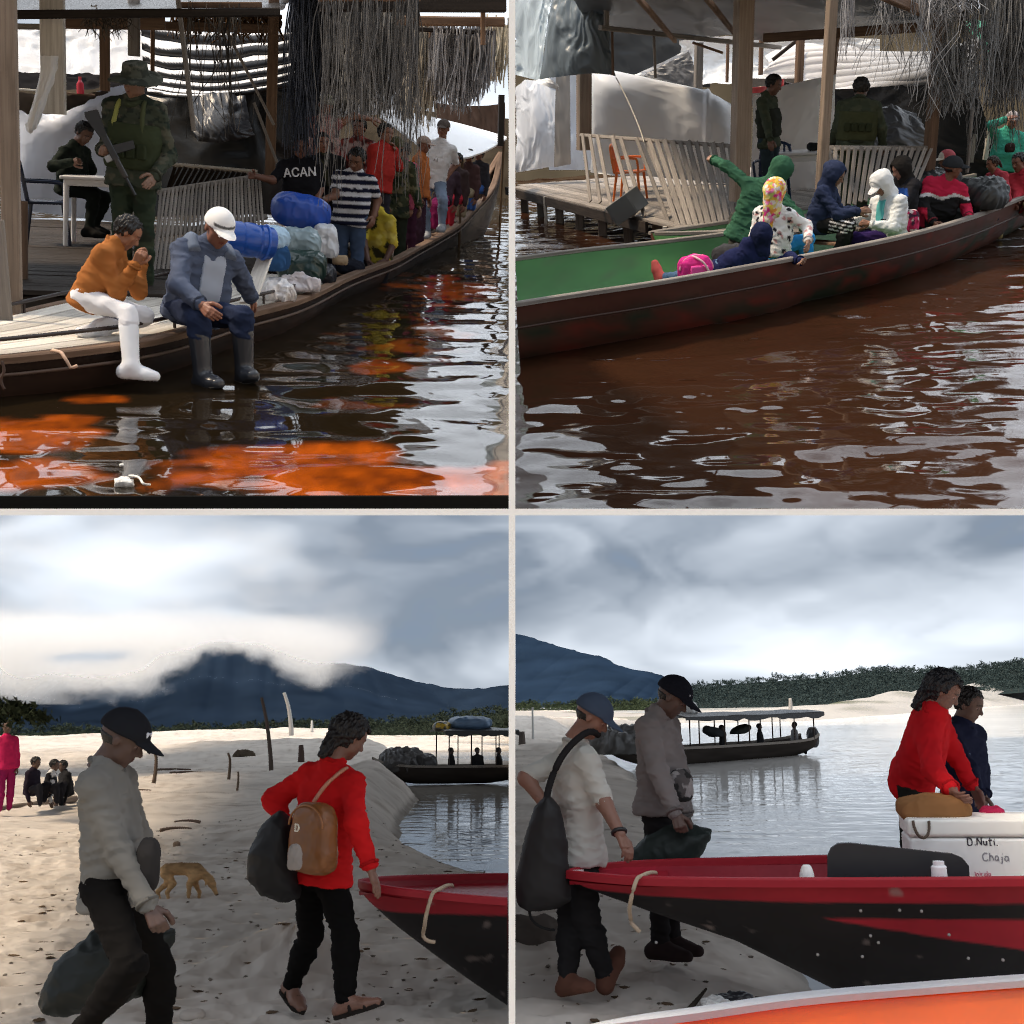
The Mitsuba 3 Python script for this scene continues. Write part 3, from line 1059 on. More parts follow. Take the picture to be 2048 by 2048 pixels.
# ================================================================== upper left: the sunlit canoe at the dock
use(TL)
pt, gp = TL.nom, TL.gp
sunlit_spots = [(gp(40, 940), 0.36, 0.40, 1), (gp(25, 870), 0.36, 0.36, 0.95), (gp(110, 845), 0.2, 0.26, 0.85), (gp(165, 800), 0.22, 0.16, 0.8), (gp(600, 985), 0.55, 0.38, 1), (gp(760, 960), 1.0, 0.5, 1), (gp(930, 985), 0.7, 0.4, 0.9),  # spots where sunlight on the orange bed is put into the colour
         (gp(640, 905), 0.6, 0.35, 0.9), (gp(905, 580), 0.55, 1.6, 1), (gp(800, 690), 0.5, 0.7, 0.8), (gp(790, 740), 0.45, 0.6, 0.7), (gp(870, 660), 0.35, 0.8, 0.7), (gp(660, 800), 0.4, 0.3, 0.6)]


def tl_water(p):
    a = blobs(p, sunlit_spots, 3, 1.1, 2.2)[:, None]
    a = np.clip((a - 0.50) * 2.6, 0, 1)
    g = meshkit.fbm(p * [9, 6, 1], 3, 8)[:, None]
    deep = np.array([0.010, 0.0065, 0.003])  # near-black base painted for the shaded water
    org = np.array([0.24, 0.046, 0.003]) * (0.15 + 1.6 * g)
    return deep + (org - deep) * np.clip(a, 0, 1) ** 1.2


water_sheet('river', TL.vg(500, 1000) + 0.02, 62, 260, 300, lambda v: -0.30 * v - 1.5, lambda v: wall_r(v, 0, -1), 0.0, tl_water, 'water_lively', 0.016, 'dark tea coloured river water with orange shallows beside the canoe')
# the dark front edge of the deck that carries this water
a, b_ = gp(-120, 1002), gp(1016.5, 1000)
fa = np.array([a, b_, b_ + [0, 0, -0.07], a + [0, 0, -0.07]]) + [0, 0.0, 0.022]
fb = fa + [0, -0.02, 0]
solo('deck_edge', 'black board along the front edge of the left water deck', 'board', (np.vstack([fb, fa]), np.array([[0, 1, 2], [0, 2, 3], [4, 6, 5], [4, 7, 6], [0, 4, 5], [0, 5, 1], [3, 2, 6], [3, 6, 7], [0, 3, 7], [0, 7, 4], [1, 5, 6], [1, 6, 2]])), 'matte', (0.01, 0.01, 0.01))

# ---- the dock
dk = thing('wooden_dock', 'dark wet plank dock behind the seated boy in orange', 'dock')
DZ = 0.30
for i in range(52):
    v = 10.75 + 0.175 * i
    re = -0.62 + 0.29 * (v - 10.7)
    timber(dk, 'plank', [-0.30 * v - 0.9, v, DZ - 0.02 + rng.normal(0, 0.003)], [re + rng.normal(0, 0.02), v, DZ - 0.02 + rng.normal(0, 0.003)], 0.165, 0.04, DARK)
for x, v in ((-3.4, 10.75), (-2.2, 10.75), (-0.75, 10.8), (0.2, 13.8), (1.1, 17)):
    timber(dk, 'post', [x, v + 0.1, -0.4], [x, v + 0.1, DZ - 0.05], 0.12, 0.12, DARK, up=(1, 0, 0))
timber(dk, 'joist', [-4.0, 10.72, DZ - 0.12], [-0.65, 10.72, DZ - 0.12], 0.05, 0.14, DARK)

# ---- the canoe
cn = thing('canoe', 'long dark wooden canoe with pale bow deck, crowded with people and cargo', 'boat')
gz = 0.25
Gn = [pt(-60, 733, 6.6), gp(0, 720, 0.22), gp(236, 694, gz), gp(339, 675, gz), gp(485, 632, gz), gp(591, 604, gz), gp(703, 553, gz), gp(788, 522, gz), gp(835, 497, 0.27), TL.nom(909, 457, 20.0), TL.nom(962, 405, 23.0), TL.nom(989, 371, 24.4), TL.nom(1004, 306, 25.4)]
Gn = np.array(Gn)
Gn[0] = Gn[1] + [-0.5, -0.35, 0.0]
wd = [0.75, 0.95, 1.25, 1.32, 1.38, 1.4, 1.4, 1.35, 1.25, 1.0, 0.6, 0.35, 0.05]
tg = np.gradient(Gn, axis=0)
tg[:, 2] = 0
tg /= np.linalg.norm(tg, axis=1, keepdims=True)
tg[:4] = tg[4]
pl = np.stack([-tg[:, 1], tg[:, 0], 0 * tg[:, 0]], 1)
Fa = Gn + pl * np.array(wd)[:, None]


def cwood(a, b):
    a, b = np.asarray(a), np.asarray(b)

    def fn(p):
        n = meshkit.fbm(p * [1.2, 0.8, 14], 4, 3)
        m = meshkit.fbm(p * [3, 3, 5], 3, 9)
        return a + (b - a) * np.clip(1.5 * n - 0.3 + 0.5 * (m - 0.5), 0, 1)[:, None]
    return fn


Gs, Fs, _ = hull(cn, Gn, Fa, [0.30, 0.38, 0.40, 0.40, 0.40, 0.40, 0.40, 0.40, 0.42, 0.5, 0.75, 0.85, 0.6], cwood((0.008, 0.005, 0.004), (0.038, 0.018, 0.011)), cwood((0.05, 0.035, 0.025), (0.16, 0.11, 0.08)), None, th=0.05, n=90, rimw=0.06, rimh=0.022, rimtone=BROWN, pw=6, mat=('worn_paint', 'worn_paint', 'wood'))
# a light batten along the wale of the near side
part(cn, 'batten', tube(np.array([Gs[j] - (Fs[j] - Gs[j]) / np.linalg.norm(Fs[j] - Gs[j]) * 0.012 - [0, 0, 0.085] for j in range(2, 88)]), 0.011, 6), 'worn_paint', (0.09, 0.06, 0.045), True)
# pale bow deck planks at the left
for i in range(6):
    s0, s1 = i / 6 + 0.006, (i + 1) / 6 - 0.006
    q = []
    for j in range(0, 27):
        g, f_ = Gs[j], Fs[j]
        q.append([g + (f_ - g) * (0.06 + 0.88 * s0), g + (f_ - g) * (0.06 + 0.88 * s1)])
    P = np.array(q) + [0, 0, 0.012]
    m = thick_sheet(P, 0.02)
    L = np.r_[0, np.cumsum(np.linalg.norm(np.diff(P[:, 0], axis=0), axis=1))]
    WK[0] += 1
    uv1 = np.stack([np.repeat(L, 2), np.tile([0.0, 0.2], 27) + 10.0 * (PALE + WK[0] % 97)], 1)
    part(cn, 'deck_plank', m, 'wood', None, 30, np.vstack([uv1, uv1]))
# thin rails on the bow deck
for side, (A_, off) in (('near', (Gs, 0.10)), ('far', (Fs, -0.10))):
    pth = np.array([A_[j] + (Fs[j] - Gs[j]) / np.linalg.norm(Fs[j] - Gs[j]) * off + [0, 0, 0.10] for j in range(0, 24)])
    part(cn, 'rail', tube(pth, 0.013, 6), 'sheet', (0.03, 0.02, 0.018), True)
    for j in (2, 9, 16, 23):
        part(cn, 'rail_post', tube([pth[j] - [0, 0, 0.12], pth[j]], 0.010, 5), 'sheet', (0.03, 0.02, 0.018), True)
for j in (34, 44, 54, 62, 70):
    g, f_ = Gs[j], Fs[j]
    timber(cn, 'thwart', g + (f_ - g) * 0.05 - [0, 0, 0.10], f_ - (f_ - g) * 0.05 - [0, 0, 0.10], 0.16, 0.03, BROWN)
# floor boards inside
for i in range(5):
    P = np.array([[Gs[j] + (Fs[j] - Gs[j]) * (0.22 + 0.112 * i + d) - [0, 0, 0.285] for d in (0.0, 0.105)] for j in range(26, 80)])
    m = thick_sheet(P, 0.02)
    L = np.r_[0, np.cumsum(np.linalg.norm(np.diff(P[:, 0], axis=0), axis=1))]
    WK[0] += 1
    uv1 = np.stack([np.repeat(L, 2), np.tile([0.0, 0.1], 54) + 10.0 * (BROWN + WK[0] % 97)], 1)
    part(cn, 'floor_board', m, 'wood', None, 30, np.vstack([uv1, uv1]))
# a frayed cord over the near side of the bow
c0 = gp(122, 706, 0.27)
solo('cord', 'short frayed pale cord hanging over the near side of the canoe bow', 'cord', tube(spline([c0 + [-0.06, 0.08, 0.0], c0 + [0, -0.03, 0.01], TL.at(134, 722, c0[1] - 0.07), TL.at(142, 735, c0[1] - 0.07), TL.at(155, 731, c0[1] - 0.07)], 14), 0.010, 6), 'cloth', (0.55, 0.38, 0.28), True)
bp = [(3, 722), (8, 740), (2, 760), (9, 778)]
solo('rope', 'thin dark rope hanging at the far left of the canoe bow', 'rope', tube(spline([pt(x, y, 6.75) for x, y in bp], 14), 0.008, 6), 'cloth', (0.08, 0.06, 0.05), True)

# ---- shelter: posts, beams
def tlpost(label, x0, y0, x1, y1, v, w, t=None, tone=BROWN, name='post', cat='post', v1=None, group=None):
    k = newkey(name)
    a_, c_ = pt(x0, y0, v), pt(x1, y1, v1 or v)
    WK[0] += 1
    m, uv = beam(c_, a_, w, t or w, (0, 1, 0), tone + WK[0] % 97, 0.008)
    part(None, name, m, 'wood', None, False, uv) if False else None
    scene[k] = mikit.ply((FR[0].world(m[0]), m[1]), 'wood', False, uv=uv)
    labels[k] = {'label': label, 'category': cat}
    if group:
        labels[k]['group'] = group
    return k


tlpost('thick brown timber post at the left edge beside the canoe bow', 12, -60, 27, 650, 9.0, 0.115, 0.10, TAN)
tlpost('short reddish stub post behind the thick left edge post', 46, 402, 46, 560, 10.9, 0.07, 0.07, BROWN)
tlpost('grey board leaning at the lower left beside the thick post', -8, 440, 12, 668, 8.6, 0.10, 0.03, GREY, 'board', 'board')
tlpost('sunlit pale post behind the soldier with a white rag tied to it', 104, -40, 108, 228, 12.3, 0.20, 0.16, PALE)
tlpost('brown timber post left of the soldier hat under the beam', 209, 30, 210, 182, 16.0, 0.11, 0.11, BROWN)
tlpost('grey timber post directly above the soldier hat', 268, -20, 268, 112, 14.0, 0.115, 0.115, GREY)
tlpost('thin dark post right of the soldier hat', 306, -20, 305, 170, 16.5, 0.05, 0.05, BROWN)
tlpost('slim grey pole leaning in front of the pleated tarp', 355, -10, 388, 262, 12.6, 0.045, 0.045, GREY, 'pole', 'pole')
tlpost('thick brown shelter post right of the pleated tarp', 549, -40, 540, 352, 14.6, 0.115, 0.11, BROWN)
tlpost('thin slanted stick beside the thick brown shelter post', 508, 205, 556, 330, 14.0, 0.03, 0.03, GREY, 'stick', 'stick')
tlpost('slanted pole under the roof beside the hanging palm', 452, 60, 548, 250, 14.2, 0.03, 0.03, GREY, 'pole', 'pole')
tlpost('dark post at the far right end of the canoe', 1003, 190, 1001, 292, 22.5, 0.10, 0.10, DARK)


def tlbeam(label, x0, y0, x1, y1, v, w, tone=BROWN, v1=None):
    tlpost(label, x0, y0, x1, y1, v, w, w, tone, 'beam', 'beam', v1)


tlbeam('grey horizontal beam at the upper left under the bright gap', 0, 52, 92, 54, 12.6, 0.05, GREY)
tlbeam('broad brown beam between the pale post and the soldier hat', 112, 42, 330, 46, 15.4, 0.15, BROWN)
tlbeam('dark roof pole along the top left of the canoe shelter', -40, 30, 560, 24, 12.0, 0.07, DARK)
tlbeam('brown beam above the pleated tarp', 330, 52, 548, 58, 16.2, 0.10, BROWN)
tlbeam('reddish brown roof beam at the upper right over the thatch', 790, 41, 1008, 44, 7.4, 0.05, BROWN)
tlbeam('dark eave board along the top edge at the upper right', 640, 6, 1010, 8, 7.25, 0.085, DARK)
tlbeam('dark curved pole under the upper right roof beam', 830, 58, 990, 66, 7.5, 0.025, DARK)
tlpost('slim post hanging down from the upper right roof beam', 966, 15, 966, 90, 7.3, 0.026, 0.026, BROWN)

# ---- the roof of dark tarp high over the dock (out of frame for the most part)
P = tarp([[(-60, 30, 12.4), (250, 26, 12.6), (560, 22, 13.4)], [(-60, -40, 16), (260, -40, 16.6), (600, -30, 17)]], (16, 30), fold_fn(0.05, 3, 8, 5))
m = grid_mesh(P)
solo('roof_tarp', 'dark tarp roof along the top edge over the left dock', 'tarp', m, 'sheet', stone_grey(m[0], (0.03, 0.03, 0.032)), True)

# ---- thatched roof added above the frame to shade the crowd
ru, rv = np.linspace(-0.2, 1.85, 40), np.linspace(12.6, 25, 40)
P = np.array([[[a_ + 0.03 * b_, b_, 2.98 + 0.095 * (b_ - 13.0) + 0.05 * meshkit.noise(np.array([a_ * 6, b_ * 5, 0.5]), 3)] for b_ in rv] for a_ in ru])
m = thick_sheet(P, 0.10)
solo('thatch_roof', 'unseen brown thatched roof added to shade the crowded middle of the left canoe', 'roof', m, 'matte', np.array([0.15, 0.11, 0.08]) * (0.5 + meshkit.fbm(m[0] * [14, 2, 2], 3, 3))[:, None], True)

ru, rv = np.linspace(-6.0, -0.25, 40), np.linspace(9.9, 13.6, 30)  # second roof, added out of view to shade the dock
P = np.array([[[a_, b_, 2.86 + 0.04 * (b_ - 9.9) + 0.04 * meshkit.noise(np.array([a_ * 5, b_ * 5, 0.5]), 3)] for b_ in rv] for a_ in ru])
m = thick_sheet(P, 0.06)
solo('thatch_roof', 'unseen dark thatched roof added to shade the dock around the standing soldier', 'roof', m, 'matte', np.array([0.12, 0.09, 0.07]) * (0.5 + meshkit.fbm(m[0] * [14, 2, 2], 3, 3))[:, None], True)

# ---- tarps at the back
white = lambda b=0.8, s=0: (lambda p: np.array([b, b, b * 1.02]) * (0.92 + 0.16 * meshkit.fbm(p * 2.0, 3, s))[:, None])


def pleat_col(seed, thr, dark=(0.012, 0.012, 0.014), light=(0.82, 0.82, 0.84)):
    return seed, thr, dark, light


P = tarp([[(10, 50, 21), (190, 52, 21), (330, 55, 21)], [(10, 100, 20.5), (190, 100, 20.6), (330, 100, 20.6)], [(10, 160, 20), (190, 156, 20), (330, 165, 20)]], (40, 70), fold_fn(0.05, 2.0, 9.0, 2))
m = grid_mesh(P)
solo('white_tarp', 'bright white tarp wall behind the posts at the upper left', 'tarp', m, 'sheet', white(0.62, 1)(m[0]), True)
# pleated black and white tarp
N = (170, 150)
P = tarp([[(282, 40, 19.4), (420, 70, 19.2), (590, 60, 19.4)], [(285, 100, 19.0), (430, 128, 18.7), (590, 95, 18.9)], [(290, 160, 18.7), (440, 175, 18.4), (590, 140, 18.6)], [(300, 186, 18.4), (440, 192, 18.2), (580, 170, 18.5)]], N)
U, V = np.meshgrid(np.linspace(0, 1, N[0]), np.linspace(0, 1, N[1]), indexing='ij')
w = meshkit.fbm(np.stack([U * 2.2, V * 2.6, U * 0 + 2], -1), 3, 4) - 0.5
ph = U * 8.0 + 1.1 * w + 0.9 * np.sin(V * 3.0) * (1 - U) - 1.2 * U * V
pl_ = 0.5 + 0.5 * np.sin(2 * np.pi * ph)
pc_ = 0.5 + 0.5 * np.sin(2 * np.pi * (ph + 0.30))
P[..., 1] -= 0.10 * pl_
P[..., 2] += 0.03 * np.cos(2 * np.pi * ph)
den = np.clip(0.36 + 0.6 * V, 0, 0.72) + 0.2 * (meshkit.fbm(np.stack([U * 5, V * 5, U * 0], -1), 2, 9) - 0.5)
col = np.where((pc_ < den)[..., None], np.array([0.012, 0.012, 0.014]), np.array([0.85, 0.85, 0.86]))
m = grid_mesh(P)
solo('pleated_tarp', 'black and white tarp gathered in long sagging pleats behind the soldier', 'tarp', m, 'sheet', col.reshape(-1, 3), True)
# black shelter wall under it
P = tarp([[(590, 40, 22.5), (720, 36, 22.5), (880, 50, 23)], [(590, 140, 22.5), (720, 150, 22.5), (880, 140, 23)], [(590, 225, 22.5), (720, 232, 22.5), (880, 205, 23)]], (50, 60), fold_fn(0.08, 3, 5, 33))
m = grid_mesh(P)
solo('white_tarp', 'sunlit white tarp showing through the hanging palm strands', 'tarp', m, 'sheet', white(0.8, 1)(m[0]), True)
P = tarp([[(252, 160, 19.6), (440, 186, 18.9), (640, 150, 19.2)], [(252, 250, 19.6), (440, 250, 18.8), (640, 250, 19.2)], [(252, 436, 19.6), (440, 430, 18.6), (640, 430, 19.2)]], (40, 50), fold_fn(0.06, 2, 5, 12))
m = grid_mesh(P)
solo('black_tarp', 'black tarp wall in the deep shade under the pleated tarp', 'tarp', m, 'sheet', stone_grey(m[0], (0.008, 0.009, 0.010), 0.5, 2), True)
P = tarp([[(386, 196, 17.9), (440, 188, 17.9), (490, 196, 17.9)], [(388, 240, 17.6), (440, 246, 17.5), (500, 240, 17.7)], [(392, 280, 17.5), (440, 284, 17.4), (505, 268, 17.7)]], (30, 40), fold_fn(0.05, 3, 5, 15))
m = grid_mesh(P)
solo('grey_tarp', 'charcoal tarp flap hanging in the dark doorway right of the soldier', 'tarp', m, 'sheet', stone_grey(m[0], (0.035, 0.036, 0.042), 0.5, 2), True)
# white sheet low at the left
P = tarp([[(20, 205, 19.3), (62, 222, 19.2), (110, 228, 19.2), (165, 198, 19.2), (262, 165, 19.2)], [(20, 270, 19.3), (62, 275, 19.1), (120, 275, 19.0), (180, 270, 19.1), (262, 260, 19.2)],
          [(20, 345, 19.3), (62, 345, 19.1), (120, 350, 19.1), (180, 350, 19.1), (262, 350, 19.2)], [(20, 420, 19.3), (62, 423, 19.2), (120, 430, 19.2), (180, 438, 19.2), (262, 446, 19.2)]], (70, 80),
         lambda u, v: 0.05 * (ridge(u * 2.5 + v * 2, v * 3 - u * 2, 3) - 0.5) * np.exp(-2.0 * u) + 0.03 * (ridge(u * 1.2, v * 4, 8) - 0.5))
m = grid_mesh(P)
solo('white_sheet', 'pale blue white plastic sheet hung as a wall behind the table', 'sheet', m, 'sheet', np.array([0.62, 0.66, 0.75]) * (0.92 + 0.16 * meshkit.fbm(m[0] * 1.5, 3, 3))[:, None], True)
# dark shelf board above it with a red bottle
P = tarp([[(20, 146, 19.0), (130, 148, 19.0), (262, 150, 19.0)], [(20, 178, 18.8), (130, 182, 18.7), (262, 172, 18.8)]], (12, 40), fold_fn(0.05, 2, 9, 4))
m = grid_mesh(P)
solo('dark_canvas', 'strip of dark canvas stretched above the pale sheet', 'canvas', m, 'matte', stone_grey(m[0], (0.02, 0.019, 0.02), 0.6, 3), True)
P = tarp([[(28, 178, 18.7), (110, 190, 18.5), (215, 176, 18.6)], [(28, 212, 18.9), (100, 226, 18.9), (215, 184, 18.9)]], (10, 40), fold_fn(0.04, 2, 9, 14))
m = grid_mesh(P)
solo('brown_canvas', 'sagging brown canvas strip under the dark canvas', 'canvas', m, 'matte', stone_grey(m[0], (0.10, 0.085, 0.075), 0.6, 3), True)
tlbeam('thin pale rail below the dark canvas at the left', 28, 178, 86, 182, 18.4, 0.03, PALE)
tlbeam('thin reddish rail carrying the red bottle', 118, 186, 190, 190, 18.3, 0.025, BROWN)
bt = thing('bottle', 'small red bottle standing on the rail left of the soldier', 'bottle')
q = pt(161, 188, 18.3)
prof = np.array([[0.0, 0], [0.045, 0], [0.048, 0.02], [0.048, 0.13], [0.02, 0.17], [0.018, 0.19]])
m = trimesh.creation.revolve(np.vstack([prof, [0, 0.19]]), sections=16)
part(bt, 'body', xf(m, None, q), 'plastic', (0.5, 0.03, 0.05), 40)
part(bt, 'cap', xf(trimesh.creation.cylinder(0.02, 0.03, sections=12), None, q + [0, 0, 0.205]), 'plastic', (0.6, 0.05, 0.06))
# white rag on the pale post
P = tarp([[(84, 112, 12.15), (100, 112, 12.1), (118, 112, 12.15)], [(78, 160, 12.1), (90, 162, 12.05), (104, 170, 12.1)], [(60, 225, 12.1), (72, 226, 12.0), (86, 222, 12.1)], [(54, 256, 12.1), (63, 264, 12.05), (72, 254, 12.1)]], (50, 24), fold_fn(0.02, 1.5, 6, 3))
m = grid_mesh(P)
solo('white_rag', 'torn white plastic rag tied to the sunlit pale post', 'rag', m, 'sheet', (0.86, 0.85, 0.84), True)

# ---- slatted fence panels behind the canoe
def slat_panel(label, TLc, TRc, BRc, BLc, n, w, t=0.018, slant=0.0, tone=GREY, rails=(0.06, 0.94), miss=(), vert=True, gap=1.0, frame=True, name='slat_panel', railtone=None):
    k = thing(name, label, 'fence panel')
    TLc, TRc, BRc, BLc = [np.asarray(q, float) for q in (TLc, TRc, BRc, BLc)]
    nrm = unit(np.cross(TRc - TLc, BLc - TLc))
    if nrm[1] > 0:
        nrm = -nrm
    for i in range(n):
        if i in miss:
            continue
        u = (i + 0.5) / n
        a_ = TLc + (TRc - TLc) * u
        u2 = min(max(u + slant, 0), 1)
        c_ = BLc + (BRc - BLc) * u2
        L = c_ - a_
        e0, e1 = rng.uniform(-0.01, 0.02), rng.uniform(-0.02, 0.02)
        timber(k, 'slat', a_ + L * e0 + nrm * t, c_ + L * e1 + nrm * t, w * rng.uniform(0.85, 1.1), t, tone, up=nrm, ch=0.002)
    for s in rails:
        timber(k, 'rail', TLc + (BLc - TLc) * s - nrm * 0.004, TRc + (BRc - TRc) * s - nrm * 0.004, 0.05, 0.03, railtone if railtone is not None else tone, up=nrm)
    return k


slat_panel('grey slatted panel leaning behind the man in the grey jacket', pt(316, 384, 12.6), pt(520, 352, 13.4), pt(545, 500, 12.9), pt(306, 545, 12.1), 27, 0.025, slant=-0.06, tone=GREY, rails=(0.0, 0.55))
slat_panel('dark slatted panel lying behind the leaning grey panel', pt(345, 330, 14.2), pt(515, 345, 14.2), pt(520, 362, 14.6), pt(330, 392, 14.6), 16, 0.04, slant=-0.1, tone=DARK, rails=(0.0,), railtone=PALE)

# ---- table and chair on the dock
tb = thing('plastic_table', 'white plastic table in front of the seated soldier', 'table')
v_ = 14.6
c = pt(200, 356, v_)
top = xf(rbox((0.75, 0.75, 0.035), 0.012), None, c)
part(tb, 'tabletop', top, 'plastic', (0.8, 0.8, 0.82), 40)
for sx, sy in ((-1, -1), (1, -1), (-1, 1), (1, 1)):
    q = c + [sx * 0.31, sy * 0.31, 0]
    m = m3.Manifold.batch_hull([m3.Manifold.sphere(0.032, 12).translate(list(q - [0, 0, 0.03])), m3.Manifold.sphere(0.026, 12).translate([q[0] + sx * 0.03, q[1] + sy * 0.03, DZ + 0.02])])
    part(tb, 'leg', m, 'plastic', (0.78, 0.78, 0.8), 50)
for sx, sy, L in ((0, -1, 1), (0, 1, 1), (1, 0, 0), (-1, 0, 0)):
    part(tb, 'apron', xf(rbox((0.62, 0.02, 0.07) if L else (0.02, 0.62, 0.07), 0.005, 2), None, c + [sx * 0.33, sy * 0.33, -0.05]), 'plastic', (0.76, 0.76, 0.78), 40)


def plastic_chair(label, org, yaw, colour, back=0.42, z0=DZ, tall=0.44):
    k = thing('plastic_chair', label, 'chair')
    R = rot([0, 0, 1], yaw)
    put = lambda m: xf(m, R, [org[0], org[1], z0])
    part(k, 'seat', put(xf(rbox((0.44, 0.43, 0.03), 0.013), None, (0, 0, tall))), 'plastic', colour, 40)
    for sx in (-1, 1):
        part(k, 'leg', put(m3.Manifold.batch_hull([m3.Manifold.sphere(0.024, 10).translate([sx * 0.18, 0.17, tall]), m3.Manifold.sphere(0.018, 10).translate([sx * 0.21, 0.21, 0.01])])), 'plastic', colour, 50)
        part(k, 'leg', put(m3.Manifold.batch_hull([m3.Manifold.sphere(0.024, 10).translate([sx * 0.18, -0.17, tall]), m3.Manifold.sphere(0.018, 10).translate([sx * 0.21, -0.23, 0.01])])), 'plastic', colour, 50)
    bk = []
    for x in np.linspace(-0.19, 0.19, 6):
        bk.append(tube(spline([(x, -0.20, tall), (x * 1.02, -0.235, tall + back * 0.5), (x * 0.98, -0.27, tall + back)], 8), 0.016, 6))
    bk.append(tube(spline([(-0.21, -0.2, tall), (-0.21, -0.24, tall + back * 0.6), (-0.15, -0.27, tall + back), (0, -0.285, tall + back + 0.03), (0.15, -0.27, tall + back), (0.21, -0.24, tall + back * 0.6), (0.21, -0.2, tall)], 30), 0.020, 8))
    part(k, 'backrest', put(cat(bk)), 'plastic', colour, True)
    for sx in (-1, 1):
        part(k, 'armrest', put(tube(spline([(sx * 0.21, -0.23, tall + 0.22), (sx * 0.235, 0, tall + 0.22), (sx * 0.23, 0.17, tall + 0.20), (sx * 0.20, 0.19, tall)], 16), 0.018, 8)), 'plastic', colour, True)
    return k


q = TL.gp(133, 470, DZ)
plastic_chair('dark blue plastic chair under the seated soldier', [q[0], 15.4], -80, (0.012, 0.02, 0.045), z0=DZ)

# ---- thatch and hanging palm strands
def thatch(label, n, x0, y0, x1, y1, v, hang, col, seed, rad=0.012, clump=0.5, lenvar=0.5, v1=None, curl=0.05, name='palm_thatch', cat_='thatch', depth=1, group=None):
    k = thing(name, label, cat_, group)
    m = strands(n, pt(x0, y0, v), pt(x1, y1, v1 or v), hang, rad, 0, 6, seed, clump, lenvar, curl)
    c_ = np.repeat(np.asarray(col)[None] * (0.35 + 1.3 * np.random.default_rng(seed).random((n, 1))), 18, 0)
    part(k, 'strands', m, 'matte', c_, True, kind='stuff')
    timber(k, 'pole', pt(x0 - 4, y0, v), pt(x1 + 4, y1, v1 or v), 0.05, 0.05, BROWN)
    return k


thatch('dense blackish palm strands hanging beside the thick brown shelter post', 190, 582, -6, 640, -6, 13.2, 1.55, (0.07, 0.078, 0.10), 3, 0.006, 0.4, 0.55)
thatch('long dark palm strands hanging in front of the crowd', 230, 640, -8, 836, -8, 7.0, lambda t: 0.60 + 0.48 * (0.5 + 0.5 * math.sin(9 * t)), (0.10, 0.10, 0.102), 4, 0.0026, 0.72, 0.75)
thatch('thick grey palm fringe behind the dark strands', 520, 600, -5, 740, -2, 16.5, lambda t: 1.55 - 0.3 * abs(t - 0.5), (0.15, 0.15, 0.148), 5, 0.010, 0.2, 0.45)
thatch('grey brown palm fringe over the white roof sheet', 420, 690, 8, 830, 20, 9.5, 0.75, (0.16, 0.157, 0.152), 6, 0.0055, 0.2, 0.4)
thatch('heavy grey thatch clump at the upper right', 800, 862, 66, 978, 76, 7.6, lambda t: 0.42 - 0.24 * abs(t - 0.5), (0.27, 0.27, 0.285), 7, 0.0048, 0.1, 0.4)
thatch('pale straw coloured thatch at the far upper right', 380, 958, 60, 1008, 58, 8.0, lambda t: 0.29, (0.55, 0.5, 0.4), 8, 0.0055, 0.1, 0.4)
thatch('pale sunlit straw strands left of the heavy grey thatch', 260, 822, 56, 868, 62, 7.8, lambda t: 0.52, (0.36, 0.33, 0.28), 9, 0.005, 0.2, 0.6)
thatch('tangled thin vines under the roof above the soldier', 70, 170, 22, 250, 24, 13.6, 0.26, (0.14, 0.12, 0.10), 10, 0.006, 0.2, 0.8, curl=0.35)
thatch('thin loose strands hanging by the pleated tarp', 46, 360, 10, 520, 10, 13.0, 1.2, (0.12, 0.11, 0.10), 11, 0.006, 0.3, 0.85, curl=0.12)
thatch('brown dry palm litter under the eave above the pleated tarp', 200, 345, 30, 560, 34, 16.8, 0.30, (0.15, 0.09, 0.05), 12, 0.012, 0.3, 0.8, curl=0.3)
# far bank under trees behind everything
vs_, rs_ = np.linspace(48, 95, 26), np.linspace(0, 1, 110)
Pb = np.array([[[-26 + (wall_r(v, 0, -1) + 26) * q, v, 0] for q in rs_] for v in vs_])
hh = np.clip((Pb[..., 1] - 52) / 8, -0.3, 1)
Pb[..., 2] = 0.7 * hh + np.clip((Pb[..., 1] - 58) / 20, 0, 1) ** 1.3 * (3.0 + 2.0 * (meshkit.fbm(Pb * 0.12, 3, 3) - 0.5)) + 0.7 * (meshkit.fbm(Pb * 0.5, 3, 8) - 0.5)
m = grid_mesh(Pb)
part(None, 'riverbank', (m[0], m[1][:, ::-1]), 'matte', np.array([0.045, 0.036, 0.026]) * (0.3 + 1.4 * meshkit.fbm(m[0] * 1.3, 4, 2))[:, None], True)
structure('riverbank', 'dark earthy bank behind the dock and the canoe')
# far fence of sticks at the right
P = tarp([[(870, 205, 55), (950, 212, 55), (1010, 205, 55)], [(870, 285, 55), (950, 290, 55), (1010, 300, 55)]], (10, 30), fold_fn(0.05, 2, 20, 4))
m = grid_mesh(P)
solo('reed_screen', 'reddish brown reed screen behind the white roof sheet', 'screen', m, 'matte', np.array([0.20, 0.13, 0.10]) * (0.5 + meshkit.fbm(m[0] * [14, 1, 2], 3, 3))[:, None], True)
